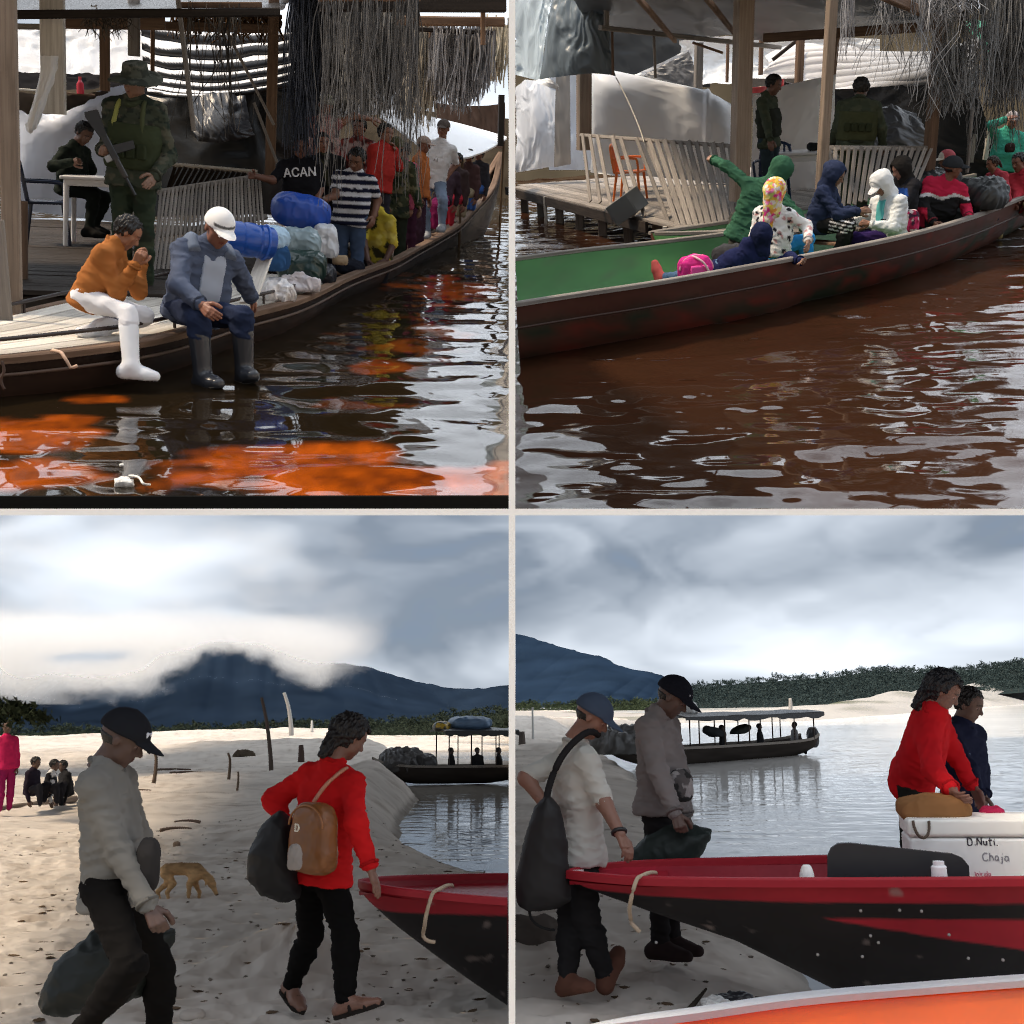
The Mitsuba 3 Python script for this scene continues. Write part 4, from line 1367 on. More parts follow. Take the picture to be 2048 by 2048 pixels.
# white roof sheet of the moored boat
rs = thing('roof_sheet', 'white flat pointed roof sheet over the far end of the canoe', 'roof')
P = tarp([[(760, 236, 21.0), (815, 226, 22.5), (1012, 276, 24.0)], [(800, 262, 20.5), (870, 270, 21.5), (1013, 277, 23.6)], [(850, 300, 20), (925, 318, 20.5), (1014, 278, 23.3)]], (20, 30), fold_fn(0.02, 1, 2, 3))
m = thick_sheet(P, 0.03)
part(rs, 'panel', m, 'sheet', (0.86, 0.86, 0.87), 40)
for x, y, v in ((765, 238, 21.0), (925, 316, 20.6), (1008, 276, 23.5)):
    a_ = pt(x, y, v)
    part(rs, 'pole', tube([[a_[0], a_[1], -0.2], a_ - [0, 0, 0.02]], 0.022, 7), 'matte', (0.12, 0.08, 0.05), True)
# ================================================================== upper right: the green canoe at the tarp shelter
use(TR)
pt, gp = TR.nom, TR.gp
DZ2 = 0.48


def tr_water(p):
    g = meshkit.fbm(p * [0.35, 0.5, 1], 3, 18)[:, None]
    return np.array([0.031, 0.0125, 0.006]) * (0.55 + 0.9 * g)


water_sheet('river', TR.vg(1539, 1021), 60, 260, 300, lambda v: wall_r(v, 0, 1), lambda v: 0.30 * v + 1.5, 0.0, tr_water, 'water_calm', 0.020, 'dark reddish brown river water below the green canoe')
a, b_ = gp(1031, 1024), gp(2170, 1016)
# the bank behind
vs_, rs_ = np.linspace(34, 56, 22), np.linspace(0, 1, 70)
Pb = np.array([[[wall_r(v, 0, 1) + (20 - wall_r(v, 0, 1)) * q, v, 0] for q in rs_] for v in vs_])
Pb[..., 2] = -0.2 + 1.4 * np.clip((Pb[..., 1] - 35) / 4, 0, 1) + 3.0 * np.clip((Pb[..., 1] - 40) / 16, 0, 1) + 0.6 * (meshkit.fbm(Pb * 0.6, 3, 8) - 0.5)
m = grid_mesh(Pb)
part(None, 'riverbank', (m[0], m[1][:, ::-1]), 'matte', np.array([0.06, 0.05, 0.035]) * (0.4 + 1.2 * meshkit.fbm(m[0] * 1.2, 4, 2))[:, None], True)
structure('riverbank_001', 'earthy bank behind the tarp shelter')

# ---- the green canoe
cn = thing('canoe', 'green painted canoe with weathered red brown outside carrying hooded passengers', 'boat')
gz = 0.55
Gn = [gp(1031, 609, gz), gp(1160, 589, gz), gp(1289, 570, gz), gp(1464, 540, gz), gp(1633, 509, gz), gp(1808, 473, gz), gp(1941, 436, gz), gp(2048, 395, gz), gp(2140, 352, gz + 0.05)]
Gn = np.array(Gn)
Gn[0] = Gn[1] + (Gn[0] - Gn[1]) * 1.0
d0 = unit(Gn[3] - Gn[0])
p0 = np.array([-d0[1], d0[0], 0])
Fa = [gp(1031, 517, gz), gp(1160, 500, gz), gp(1300, 485, gz), gp(1464, 464, gz)]
wid = [1.75, 1.75, 1.75, 1.70, 1.65, 1.55, 1.40, 1.2, 0.9]
FaP = []
for i, g in enumerate(Gn):
    if i < 4:
        FaP.append(Fa[i])
    else:
        tgt = unit(Gn[min(i + 1, 8)] - Gn[i - 1])
        w0 = np.linalg.norm(Fa[3] - Gn[3]) * [0.98, 0.93, 0.85, 0.72, 0.5][i - 4]
        pp = unit(np.array([-tgt[1], tgt[0], 0]) + 0.45 * unit(Fa[3] - Gn[3]))
        FaP.append(g + pp * w0)
# clip the left end to the partition
for L_ in (Gn, FaP):
    q = L_[0]
    q[0] = wall_r(q[1], gz, 1) + 0.02


def hull_red(p):
    n = meshkit.fbm(p * [1.4, 1.4, 5], 4, 3)
    m = meshkit.fbm(p * [2.5, 2.5, 3.0] + 5, 4, 7)
    c = np.array([0.085, 0.032, 0.022]) * (0.45 + 1.2 * n)[:, None]
    green = np.clip((m - 0.50) * 7, 0, 1)[:, None] * np.clip((0.45 - p[:, 2:3]) * 5, 0, 1)
    c = c * (1 - 0.85 * green) + np.array([0.020, 0.042, 0.026]) * 0.85 * green
    red = np.clip((meshkit.fbm(p * [3, 3, 6] + 19, 3, 2) - 0.60) * 9, 0, 1)[:, None]
    return c * (1 - red) + np.array([0.16, 0.03, 0.02]) * red


def hull_green(p):
    n = meshkit.fbm(p * [1.5, 1.5, 3], 4, 13)[:, None]
    s = np.clip((meshkit.fbm(p * [4, 4, 8], 3, 5) - 0.58) * 6, 0, 1)[:, None]
    c = np.array([0.065, 0.20, 0.062]) * (0.65 + 0.7 * n)
    return c * (1 - 0.5 * s) + np.array([0.10, 0.12, 0.07]) * 0.5 * s


Gs, Fs, _ = hull(cn, Gn, np.array(FaP), [0.68] * 7 + [0.62, 0.5], hull_red, hull_green, None, th=0.05, n=80, mat=('worn_paint', 'worn_paint', 'wood'), rimw=0.035, rimh=0.02, rimtone=GREY, pw=5)
part(cn, 'strake', tube(np.array([Gs[j] - (Fs[j] - Gs[j]) / np.linalg.norm(Fs[j] - Gs[j]) * 0.004 - [0, 0, 0.20] for j in range(0, 79)]), 0.011, 6), 'worn_paint', (0.045, 0.022, 0.016), True)
for j in (21, 31, 56, 66):
    g, f_ = Gs[j], Fs[j]
    sd = (f_ - g)
    s = np.linspace(0.52, 0.985, 12)
    P = []
    for q in s:
        z = -(0.66) * (1 - abs(2 * q - 1) ** 5)
        P.append(g + sd * q + [0, 0, z + 0.05])
    part(cn, 'rib', tube(P, 0.022, 6), 'sheet', (0.10, 0.26, 0.08), True)
for j in (38, 46, 54, 62):
    g, f_ = Gs[j], Fs[j]
    timber(cn, 'thwart', g + (f_ - g) * 0.05 - [0, 0, 0.22], f_ - (f_ - g) * 0.05 - [0, 0, 0.22], 0.20, 0.03, BROWN)

# ---- dock: front edge runs from far left to near right
dk = thing('wooden_dock', 'grey plank dock under the tarp shelter beside the green canoe', 'dock')
e0, e1 = gp(1018, 372, DZ2), gp(1345, 452, DZ2)
ed = unit(e1 - e0)
e0 = e0 - ed * 0.2
perp = np.array([ed[1], -ed[0], 0])
if perp[1] < 0:
    perp = -perp
Lx = np.linalg.norm(e1 - e0) + 5.0
for i in range(46):
    d = 0.10 + 0.20 * i
    s0 = 0.0
    a = e0 + perp * d
    c = a + ed * Lx
    # keep clear of the partition
    for _ in range(200):
        if a[0] > wall_r(a[1], DZ2, 1) + 0.05:
            break
        a = a + ed * 0.1
    for _ in range(300):
        j = np.argmin(np.linalg.norm(Fs[:, :2] - c[:2], axis=1))
        if (c - Fs[j])[:2] @ unit(Fs[j] - Gs[j])[:2] > 0.12:
            break
        c = c - ed * 0.08
    zz = rng.normal(0, 0.003)
    timber(dk, 'plank', a + [0, 0, zz - 0.02], c + [0, 0, zz - 0.02] + perp * 0, 0.188, 0.04, GREY, ch=0.003)
timber(dk, 'edge_board', e0 + [0, 0, -0.10] - perp * 0.02, e0 + ed * (Lx - 6.0) + [0, 0, -0.10] - perp * 0.02, 0.04, 0.15, DARK)
for s in np.linspace(0.6, Lx - 6.2, 7):
    q = e0 + ed * s + perp * 0.2
    timber(dk, 'post', q + [0, 0, -0.6], q + [0, 0, DZ2 - 0.56], 0.13, 0.13, GREY, up=(1, 0, 0))
for s, lab in ((3.2, 0), (9.6, 1)):
    q = e0 + ed * s - perp * 0.03
    timber(dk, 'stake', q + [0, 0, -DZ2 - 0.2], q + [0, 0, -0.02], 0.07, 0.05, PALE, up=(1, 0, 0))

# ---- posts of the shelter


def trpost(*a, **k):
    use(TR)
    return tlpost2(*a, **k)


def tlpost2(label, x0, y0, x1, y1, v, w, t=None, tone=GREY, name='post', cat='post', v1=None):
    k = newkey(name)
    a_, c_ = pt(x0, y0, v), pt(x1, y1, v1 or v)
    WK[0] += 1
    m, uv = beam(c_, a_, w, t or w, (-0.5, 1, 0), tone + WK[0] % 97, 0.008)
    scene[k] = mikit.ply((FR[0].world(m[0]), m[1]), 'wood', False, uv=uv)
    labels[k] = {'label': label, 'category': cat}
    return k


trpost('big square timber post standing in the middle of the right dock', 1490, -60, 1478, 402, 15.8, 0.20, 0.18, TAN)
trpost('tall timber post between the two soldiers', 1668, -60, 1640, 405, 14.8, 0.105, 0.10, TAN)
trpost('brown leaning timber post right of the soldier in the vest', 1882, 40, 1856, 345, 15.6, 0.125, 0.11, BROWN)
trpost('squat grey post in front of the pale sheet at the left', 1168, 90, 1168, 300, 21.5, 0.215, 0.2, TAN)
trpost('thin post hanging under the tarp at the upper left', 1213, -20, 1213, 58, 19.5, 0.07, 0.07, GREY)
trpost('slim dark stick behind the hanging tarp at the left', 1224, 55, 1226, 150, 19.6, 0.035, 0.035, BROWN)
trpost('slim stick carrying the roof in front of the dark interior', 1307, 58, 1311, 156, 20.5, 0.04, 0.04, GREY)
trpost('stout far post at the left end of the bright tarps', 1398, 85, 1396, 180, 23.0, 0.13, 0.12, GREY)
trpost('thin far post in front of the bright tarp left of the big post', 1456, 78, 1454, 165, 24.0, 0.05, 0.05, BROWN)
trpost('thin far post right of the big middle post', 1523, 72, 1521, 150, 24.0, 0.07, 0.07, BROWN)
trpost('brown far post behind the soldier at the table', 1601, 75, 1597, 178, 23.0, 0.12, 0.12, BROWN)
trpost('thin dark post right beside the tall timber post', 1676, 75, 1668, 150, 21.0, 0.05, 0.05, BROWN)
trpost('slender grey pole in front of the black tent at the right', 1948, 175, 1934, 345, 17.0, 0.04, 0.04, GREY, 'pole', 'pole')
trpost('pale leaning stake beside the person in teal', 1980, 255, 1970, 320, 19.5, 0.07, 0.05, PALE, 'stake', 'stake')
trpost('short pale stake in the shade near the black tent', 1950, 268, 1942, 325, 19.0, 0.06, 0.04, GREY, 'stake', 'stake')


def trbeam(label, x0, y0, x1, y1, v, w, tone=BROWN, v1=None, t=None):
    trpost(label, x0, y0, x1, y1, v, w, t or w, tone, 'beam', 'beam', v1)


trbeam('long rough beam carrying the dark roof tarp', 1200, 55, 1560, 95, 19.0, 0.07, GREY, 22.5)
trbeam('broad brown beam under the right part of the roof tarp', 1530, 76, 1905, 50, 18.0, 0.12, BROWN, 17.0)
trbeam('roof rafter slanting down to the left beam', 1255, -30, 1350, 82, 13.0, 0.06, BROWN, 20.5)
trbeam('roof rafter slanting behind the big middle post', 1400, -20, 1480, 80, 13.5, 0.06, BROWN, 21.0)
trbeam('roof rafter slanting towards the brown leaning post', 1770, -10, 1890, 45, 12.5, 0.09, BROWN, 16.5)
trbeam('thin brace hanging under the far roof', 1385, 85, 1446, 106, 22.0, 0.04, BROWN)
trbeam('slanted far brace against the bright tarp', 1545, 120, 1600, 76, 24.0, 0.06, DARK)

# ---- roof and tarps
G_ = lambda b, s=0, v=0.25, f=1.6: (lambda p: np.asarray(b) * (1 - v + 2 * v * meshkit.fbm(p * f, 3, s))[:, None])
P = tarp([[(1150, -60, 15.5), (1500, -70, 15.0), (1960, -60, 14.5)], [(1150, 0, 18.5), (1500, 10, 18.5), (1920, 0, 16.5)], [(1190, 50, 21), (1500, 78, 22.5), (1905, 44, 18.5)]], (40, 60), fold_fn(0.08, 2.5, 6, 5))
sheet(thing('roof_tarp', 'dark slate tarp roof sagging over the right dock', 'tarp'), 'cover', P, G_((0.07, 0.08, 0.09), 2))
P = tarp([[(1034, -40, 21.5), (1075, -40, 21.2), (1110, -40, 21.0)], [(1034, 80, 21.4), (1070, 80, 21.0), (1092, 80, 20.8)], [(1034, 150, 21.3), (1060, 157, 20.9), (1082, 162, 20.6)]], (50, 40), fold_fn(0.06, 2, 5, 6))
solo('hanging_tarp', 'pale blue grey tarp hanging at the upper left corner of the right scene', 'tarp', grid_mesh(P), 'sheet', G_((0.46, 0.55, 0.62), 3)(grid_mesh(P)[0]), True)
P = tarp([[(1112, -40, 20.2), (1150, -40, 20.0), (1195, -40, 19.8), (1205, -40, 19.8)], [(1098, 60, 20.0), (1135, 60, 19.7), (1180, 60, 19.6), (1216, 60, 19.7)], [(1082, 160, 19.9), (1130, 152, 19.6), (1185, 147, 19.6), (1232, 153, 19.7)]], (60, 60), fold_fn(0.07, 1.2, 6, 9))
m = grid_mesh(P)
solo('hanging_tarp', 'dark blue grey tarp hanging in a tapering flap beside the pale one', 'tarp', m, 'sheet', G_((0.12, 0.15, 0.175), 3)(m[0]), True)
P = tarp([[(1084, 156, 20.4), (1100, 158, 20.2), (1118, 172, 20.2)], [(1066, 166, 20.3), (1092, 172, 20.2), (1116, 180, 20.2)]], (12, 20), fold_fn(0.02, 2, 4, 3))
m = grid_mesh(P)
solo('white_rag', 'small white cloth hem sticking out under the dark tarp flap', 'rag', m, 'sheet', (0.85, 0.87, 0.9), True)
# pale sheets as walls
P = tarp([[(1034, 175, 24.5), (1058, 160, 24.3), (1085, 168, 24.2), (1118, 185, 24.0)], [(1034, 250, 24.5), (1060, 250, 24.1), (1090, 250, 24.0), (1125, 250, 24.0)], [(1034, 345, 24.6), (1060, 340, 24.3), (1090, 335, 24.1), (1128, 330, 24.0)]], (60, 40), fold_fn(0.05, 1.5, 5, 16))
m = grid_mesh(P)
solo('white_sheet', 'white blue plastic sheet wall at the left edge of the right dock', 'sheet', m, 'sheet', G_((0.72, 0.76, 0.83), 4, 0.1)(m[0]), True)
P = tarp([[(1180, 20, 27), (1300, 20, 27), (1420, 60, 27)], [(1180, 170, 27), (1300, 170, 27), (1420, 175, 27)]], (20, 30), fold_fn(0.08, 2, 4, 3), 2)
m = grid_mesh(P)
solo('dark_tarp', 'dark slate tarp closing the back of the shelter at the left', 'tarp', m, 'sheet', G_((0.05, 0.056, 0.062), 4)(m[0]), True)
P = tarp([[(1098, 150, 24.6), (1160, 150, 24.6), (1200, 150, 24.6)], [(1098, 340, 24.6), (1160, 340, 24.6), (1200, 340, 24.6)]], (20, 20), fold_fn(0.05, 2, 4, 13), 1)
m = grid_mesh(P)
solo('white_sheet', 'narrow pale sheet behind the squat grey post', 'sheet', m, 'sheet', G_((0.66, 0.69, 0.74), 4, 0.1)(m[0]), True)
P = tarp([[(1112, 150, 23.0), (1140, 150, 23.0)], [(1108, 335, 23.0), (1142, 328, 23.0)]], (20, 10), fold_fn(0.04, 3, 2, 3), 1)
m = grid_mesh(P)
solo('board_screen', 'weathered pale board beside the squat grey post', 'board', m, 'matte', G_((0.42, 0.39, 0.36), 4, 0.3, 4)(m[0]), True)
P = tarp([[(1182, 142, 22.6), (1240, 146, 22.4), (1330, 164, 22.3), (1412, 184, 22.2), (1470, 216, 22.2)], [(1182, 210, 22.5), (1240, 215, 22.2), (1330, 220, 22.2), (1412, 230, 21.9), (1470, 250, 22.2)], [(1182, 300, 22.6), (1240, 300, 22.4), (1330, 300, 22.3), (1412, 300, 22.1), (1470, 300, 22.2)],
          [(1182, 345, 22.7), (1240, 350, 22.5), (1330, 355, 22.5), (1412, 362, 22.4), (1470, 365, 22.4)]], (80, 110), lambda u, v: 0.06 * (ridge(u * 3 - 1.2 * v, v * 2.2 + 1.5 * u, 5) - 0.5) + 0.03 * (ridge(u * 1.0, v * 5, 8) - 0.5) + 0.05 * np.exp(-((v - 0.76) / 0.02) ** 2))
m = grid_mesh(P)
solo('grey_sheet', 'long pale grey sheet wall behind the slatted fence', 'sheet', m, 'sheet', G_((0.62, 0.64, 0.67), 4, 0.1)(m[0]), True)
P = tarp([[(1505, 195, 20.5), (1580, 170, 20.5), (1672, 150, 20.5)], [(1505, 270, 20.4), (1580, 260, 20.3), (1668, 230, 20.4)], [(1500, 380, 20.5), (1580, 380, 20.4), (1660, 385, 20.4)]], (70, 60), lambda u, v: 0.09 * (ridge(u * 3 + 2.5 * v, v * 1.2 - 1.5 * u, 25) - 0.5))
m = grid_mesh(P)
solo('white_sheet', 'bright white creased sheet behind the two soldiers', 'sheet', m, 'sheet', G_((0.86, 0.86, 0.88), 4, 0.05)(m[0]), True)
P = tarp([[(1360, 82, 26.5), (1500, 70, 27), (1760, 78, 27)], [(1360, 120, 26.5), (1500, 118, 27), (1760, 112, 27)], [(1360, 172, 26), (1500, 166, 26.6), (1760, 150, 27)]], (50, 80), fold_fn(0.06, 3, 10, 26))
m = grid_mesh(P)
solo('white_tarp', 'bright white tarp band under the far edge of the roof', 'tarp', m, 'sheet', G_((0.86, 0.87, 0.88), 4, 0.04)(m[0]), True)
P = tarp([[(1276, 155, 24.8), (1330, 130, 24.6), (1378, 102, 24.4)], [(1280, 158, 24.7), (1340, 150, 24.5), (1392, 140, 24.3)], [(1284, 165, 24.6), (1340, 170, 24.5), (1394, 178, 24.3)]], (30, 40), fold_fn(0.05, 2, 6, 6))
m = grid_mesh(P)
solo('grey_tarp', 'dark grey triangular tarp left of the bright tarp band', 'tarp', m, 'sheet', G_((0.12, 0.12, 0.125), 4)(m[0]), True)
P = tarp([[(1262, 153, 25.2), (1330, 122, 25.0), (1380, 96, 24.9)], [(1285, 158, 25.1), (1335, 136, 25.0), (1385, 106, 24.9)]], (8, 40), fold_fn(0.02, 2, 6, 6), 1)
m = grid_mesh(P)
solo('white_rag', 'narrow white tarp edge above the dark grey triangular tarp', 'rag', m, 'sheet', (0.8, 0.81, 0.83), True)
# grey gathered tarp with pleats running up to the right
N = (150, 170)
P = tarp([[(1530, 112, 24.8), (1640, 88, 24.0), (1780, 106, 22.0), (1955, 78, 19.8)], [(1530, 140, 24.6), (1640, 128, 23.6), (1780, 128, 21.6), (1950, 110, 19.6)], [(1530, 152, 24.5), (1650, 165, 23.4), (1780, 150, 21.3), (1945, 140, 19.4)], [(1660, 182, 23.0), (1700, 186, 22.0), (1800, 172, 21.0), (1940, 176, 19.3)]], N)
U, V = np.meshgrid(np.linspace(0, 1, N[0]), np.linspace(0, 1, N[1]), indexing='ij')
w = meshkit.fbm(np.stack([U * 3, V * 3, U * 0 + 2], -1), 3, 14) - 0.5
ph = U * 9.0 + 1.6 * w + 2.2 * V * (1 - U)
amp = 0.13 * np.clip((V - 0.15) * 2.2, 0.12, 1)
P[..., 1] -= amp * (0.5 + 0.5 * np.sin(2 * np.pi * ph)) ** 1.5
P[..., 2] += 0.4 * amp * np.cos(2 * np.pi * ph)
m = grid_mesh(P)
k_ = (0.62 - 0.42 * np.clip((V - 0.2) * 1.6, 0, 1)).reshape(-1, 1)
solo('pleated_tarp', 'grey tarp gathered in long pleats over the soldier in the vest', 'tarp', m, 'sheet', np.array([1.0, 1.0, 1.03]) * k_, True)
P = tarp([[(1655, 178, 21.6), (1780, 172, 21.0), (1960, 150, 20.2)], [(1655, 260, 21.6), (1780, 260, 21.0), (1980, 260, 20.2)], [(1650, 410, 21.6), (1780, 405, 21.0), (2060, 380, 20.2)]], (50, 60), fold_fn(0.08, 2, 4, 36))
m = grid_mesh(P)
solo('black_tarp', 'black tarp wall of the dark tent at the right', 'tarp', m, 'sheet', G_((0.012, 0.013, 0.015), 4)(m[0]), True)
P = tarp([[(1745, 240, 19.2), (1780, 212, 19.0), (1830, 232, 18.8)], [(1740, 262, 18.9), (1790, 255, 18.6), (1850, 262, 18.6)], [(1735, 300, 18.7), (1790, 298, 18.5), (1860, 300, 18.6)]], (40, 40), fold_fn(0.06, 4, 4, 46))
m = grid_mesh(P)
solo('grey_tarp', 'slate grey tarp heap behind the soldier in the vest', 'tarp', m, 'sheet', G_((0.10, 0.105, 0.115), 4)(m[0]), True)
P = tarp([[(1900, 120, 18.6), (1930, 140, 18.3), (1962, 128, 18.0)], [(1915, 160, 18.5), (1935, 165, 18.3), (1955, 160, 18.0)], [(1918, 178, 18.4), (1932, 186, 18.3), (1946, 180, 18.1)]], (30, 30), fold_fn(0.04, 2, 5, 56))
m = grid_mesh(P)
solo('grey_tarp', 'grey tarp corner hanging by the slender pole', 'tarp', m, 'sheet', G_((0.33, 0.34, 0.35), 4)(m[0]), True)
P = tarp([[(1928, 42, 22.5), (1992, 42, 22.5)], [(1935, 62, 22.3), (1990, 62, 22.3)], [(1965, 95, 22.2), (1990, 85, 22.2)], [(1970, 125, 22.2), (1984, 110, 22.2)]], (40, 20), fold_fn(0.05, 2, 4, 66), 1)
m = grid_mesh(P)
solo('green_tarp', 'bright green cloth behind the hanging palm at the upper right', 'tarp', m, 'sheet', G_((0.10, 0.42, 0.28), 4, 0.2)(m[0]), True)
P = tarp([[(1480, 160, 24.5), (1600, 158, 24.2), (1680, 150, 24)], [(1480, 215, 24.0), (1600, 210, 23.8), (1680, 200, 23.8)]], (16, 40), fold_fn(0.05, 2, 8, 76), 1)
m = grid_mesh(P)
solo('dark_canvas', 'strip of dark canvas behind the heads of the two soldiers', 'canvas', m, 'matte', G_((0.05, 0.046, 0.044), 4)(m[0]), True)

# ---- slatted fences on the dock
f1 = slat_panel('weathered slatted fence with missing slats along the dock edge', pt(1160, 270, 19.4), pt(1300, 280, 18.0), pt(1365, 458, 16.4), pt(1162, 396, 18.6), 9, 0.066, 0.02, slant=0.06, miss=(3, 6), rails=(0.0,), tone=GREY)
f2 = slat_panel('long weathered slatted fence behind the man in the green hoodie', pt(1292, 280, 18.0), pt(1470, 292, 16.9), pt(1485, 468, 15.5), pt(1342, 452, 16.3), 11, 0.068, 0.02, slant=0.07, rails=(0.0,), tone=GREY)
slat_panel('slatted fence panel behind the hooded passengers right of the tall post', pt(1650, 296, 14.9), pt(1868, 297, 15.6), pt(1850, 372, 15.2), pt(1662, 420, 14.5), 17, 0.046, 0.018, slant=-0.09, rails=(0.0,), tone=GREY)
trbeam('flat grey board on top of the right slatted fence', 1648, 296, 1870, 297, 14.95, 0.06, GREY, 15.6, 0.04)

# orange and blue chairs, table
q = gp(1262, 400, DZ2)
plastic_chair('orange plastic chair behind the broken slats of the fence', [q[0], q[1]], -100, (0.72, 0.17, 0.035), z0=DZ2, back=0.40)
q = gp(1545, 418, DZ2)
plastic_chair('navy blue plastic chair behind the soldier standing in profile', [q[0], q[1] - 0.2], 170, (0.015, 0.035, 0.09), z0=DZ2, back=0.42)
tb = thing('plastic_table', 'white plastic table between the two soldiers', 'table')
v_ = 17.6
c = pt(1618, 296, v_)
c[2] = DZ2 + 0.74
part(tb, 'tabletop', xf(rbox((0.95, 0.8, 0.04), 0.012), None, c), 'plastic', (0.8, 0.8, 0.8), 40)
for sx in (-1, 1):
    for sy in (-1, 1):
        q = c + [sx * 0.40, sy * 0.33, 0]
        m = m3.Manifold.batch_hull([m3.Manifold.sphere(0.032, 12).translate(list(q - [0, 0, 0.03])), m3.Manifold.sphere(0.026, 12).translate([q[0] + sx * 0.02, q[1] + sy * 0.02, DZ2 + 0.02])])
        part(tb, 'leg', m, 'plastic', (0.78, 0.78, 0.78), 50)
for sy in (-1, 1):
    part(tb, 'apron', xf(rbox((0.8, 0.02, 0.08), 0.005, 2), None, c + [0, sy * 0.36, -0.06]), 'plastic', (0.77, 0.77, 0.77), 40)
# grey crate hanging over the dock edge
cr = thing('grey_bin', 'tilted grey plastic bin lodged in the broken fence at the dock edge', 'bin')
o = pt(1254, 412, 17.3)
Rm = rot([0, 0, 1], -35) @ rot([0, 1, 0], -28) @ rot([1, 0, 0], 18)
oc = []
for (x, y, z, sx, sy, sz) in ((0, 0, -0.14, 0.42, 0.30, 0.02), (0, -0.15, 0, 0.42, 0.02, 0.30), (0, 0.15, 0, 0.42, 0.02, 0.30)):
    oc.append(xf(rbox((sx, sy, sz), 0.008, 2), Rm, o + Rm @ np.array([x, y, z])))
part(cr, 'shell', cat(oc), 'sheet', (0.17, 0.185, 0.185), 40)
for x in (-0.21, 0.21):
    part(cr, 'side', xf(rbox((0.02, 0.30, 0.30), 0.008, 2), Rm, o + Rm @ np.array([x, 0, 0])), 'sheet', (0.14, 0.15, 0.15), 40)
# guy rope
solo('rope', 'thin pale guy rope from the hanging tarp down to the slatted fence', 'rope', tube(spline([pt(1232, 155, 19.7), pt(1262, 215, 19.0), pt(1288, 284, 17.9)], 16), 0.008, 6), 'cloth', (0.55, 0.52, 0.45), True)
# bag on the table
m = rbox((0.42, 0.22, 0.10), 0.05, 4)
m = crumple(arr(trimesh.Trimesh(*m, process=False).subdivide().subdivide()), 0.03, 9, 4)
solo('dark_bag', 'small dark bag lying on the white table beside the tall post', 'bag', xf(m, rot([0, 0, 1], 15), c + [0.18, -0.1, 0.075]), 'cloth', (0.02, 0.022, 0.022), True)
# red can and pot behind the soldiers
q = pt(1562, 168, 23.6)
solo('red_can', 'small red can on the rail behind the soldier in profile', 'can', xf(trimesh.creation.cylinder(0.055, 0.16, sections=16), None, q), 'plastic', (0.5, 0.02, 0.03), 40)
solo('red_basin', 'flat red basin on the shelf left of the soldier in profile', 'basin', xf(trimesh.creation.revolve(np.array([[0.0, 0], [0.15, 0], [0.22, 0.10], [0.20, 0.10], [0.14, 0.02], [0, 0.02]]), sections=20), None, pt(1511, 186, 23.4)), 'plastic', (0.35, 0.02, 0.03), 40)

# ---- hanging palm strands on the right
thatch('grey palm strands hanging as a curtain at the upper right corner', 620, 1985, -30, 2090, -30, 15.5, lambda t: 1.36 - 0.15 * t, (0.24, 0.245, 0.25), 21, 0.0065, 0.3, 0.5, curl=0.05)
thatch('sparser grey palm strands in front of the green cloth', 190, 1890, -20, 2000, -30, 15.0, lambda t: 0.8 + 0.7 * t, (0.26, 0.265, 0.27), 22, 0.006, 0.5, 0.7, curl=0.09)
thatch('tangle of long loose fibres beside the brown leaning post', 120, 1755, -30, 1900, -30, 13.8, lambda t: 0.75 + 0.55 * t, (0.3, 0.3, 0.31), 23, 0.005, 0.6, 0.8, curl=0.16)
thatch('tuft of grey fibres hanging right of the tall timber post', 36, 1688, -30, 1706, -30, 13.6, 0.72, (0.32, 0.32, 0.34), 24, 0.005, 0.2, 0.6, curl=0.05)
thatch('messy fibre bundle hanging low near the tent mouth', 240, 1880, 100, 1930, 96, 15.2, 0.75, (0.25, 0.255, 0.26), 25, 0.005, 0.3, 0.7, curl=0.2)
thatch('short fibre tangle along the top edge right of the roof', 130, 1845, -24, 1935, -24, 14.6, 0.34, (0.30, 0.30, 0.31), 26, 0.005, 0.1, 0.5, curl=0.5)
thatch('long thin fibres near the right edge hanging over the tent', 90, 1960, 60, 2060, 50, 16.0, 1.4, (0.2, 0.2, 0.2), 27, 0.006, 0.2, 0.6, curl=0.1)

# ---- bundled black tarps in the canoe


def bundle(name, label, cat_, c, size, colour, mat='sheet', amp=0.06, freq=5, seed=1, yaw=0, sub=5, tilt=0, group=None):
    s = trimesh.creation.icosphere(sub, 1.0)
    v = np.array(s.vertices)
    v = np.sign(v) * np.abs(v) ** 0.72
    v = v * np.asarray(size) / 2
    n = (ridge(v[:, 0] * freq + seed, v[:, 1] * freq + v[:, 2] * freq * 0.6, seed) - 0.5) + 0.6 * (meshkit.fbm(v * freq * 0.6, 3, seed) - 0.5)
    v = v + np.array(s.vertices) * (amp * n)[:, None]
    v = v @ (rot([0, 0, 1], yaw) @ rot([0, 1, 0], tilt)).T
    v[:, 2] = np.maximum(v[:, 2], -size[2] * 0.46)
    v = v + c
    col = colour(v) if callable(colour) else np.asarray(colour) * (0.8 + 0.4 * meshkit.fbm(v * 4, 3, seed))[:, None]
    return solo(name, label, cat_, (v, np.array(s.faces)), mat, col, True, group=group)


bundle('tarp_bundle', 'black tarp bundle in the canoe behind the man in red and black', 'bundle', pt(1844, 364, 15.7), (0.62, 0.5, 0.28), (0.028, 0.031, 0.033), amp=0.12, seed=3, yaw=20)
bundle('tarp_bundle', 'shiny black tarp bundle in the canoe in front of the child in red', 'bundle', pt(1968, 388, 15.6), (0.58, 0.5, 0.36), (0.03, 0.034, 0.036), amp=0.12, seed=8, yaw=50)
bundle('tarp_bundle', 'low black bundle between the dark hooded person and the man in red and black', 'bundle', pt(1832, 388, 15.7), (0.4, 0.4, 0.26), (0.02, 0.022, 0.024), amp=0.09, seed=12)
# ================================================================== lower left: beach with river on the right
import shapely
use(BL)
pt, gp = BL.at, BL.gp
WL = -0.30


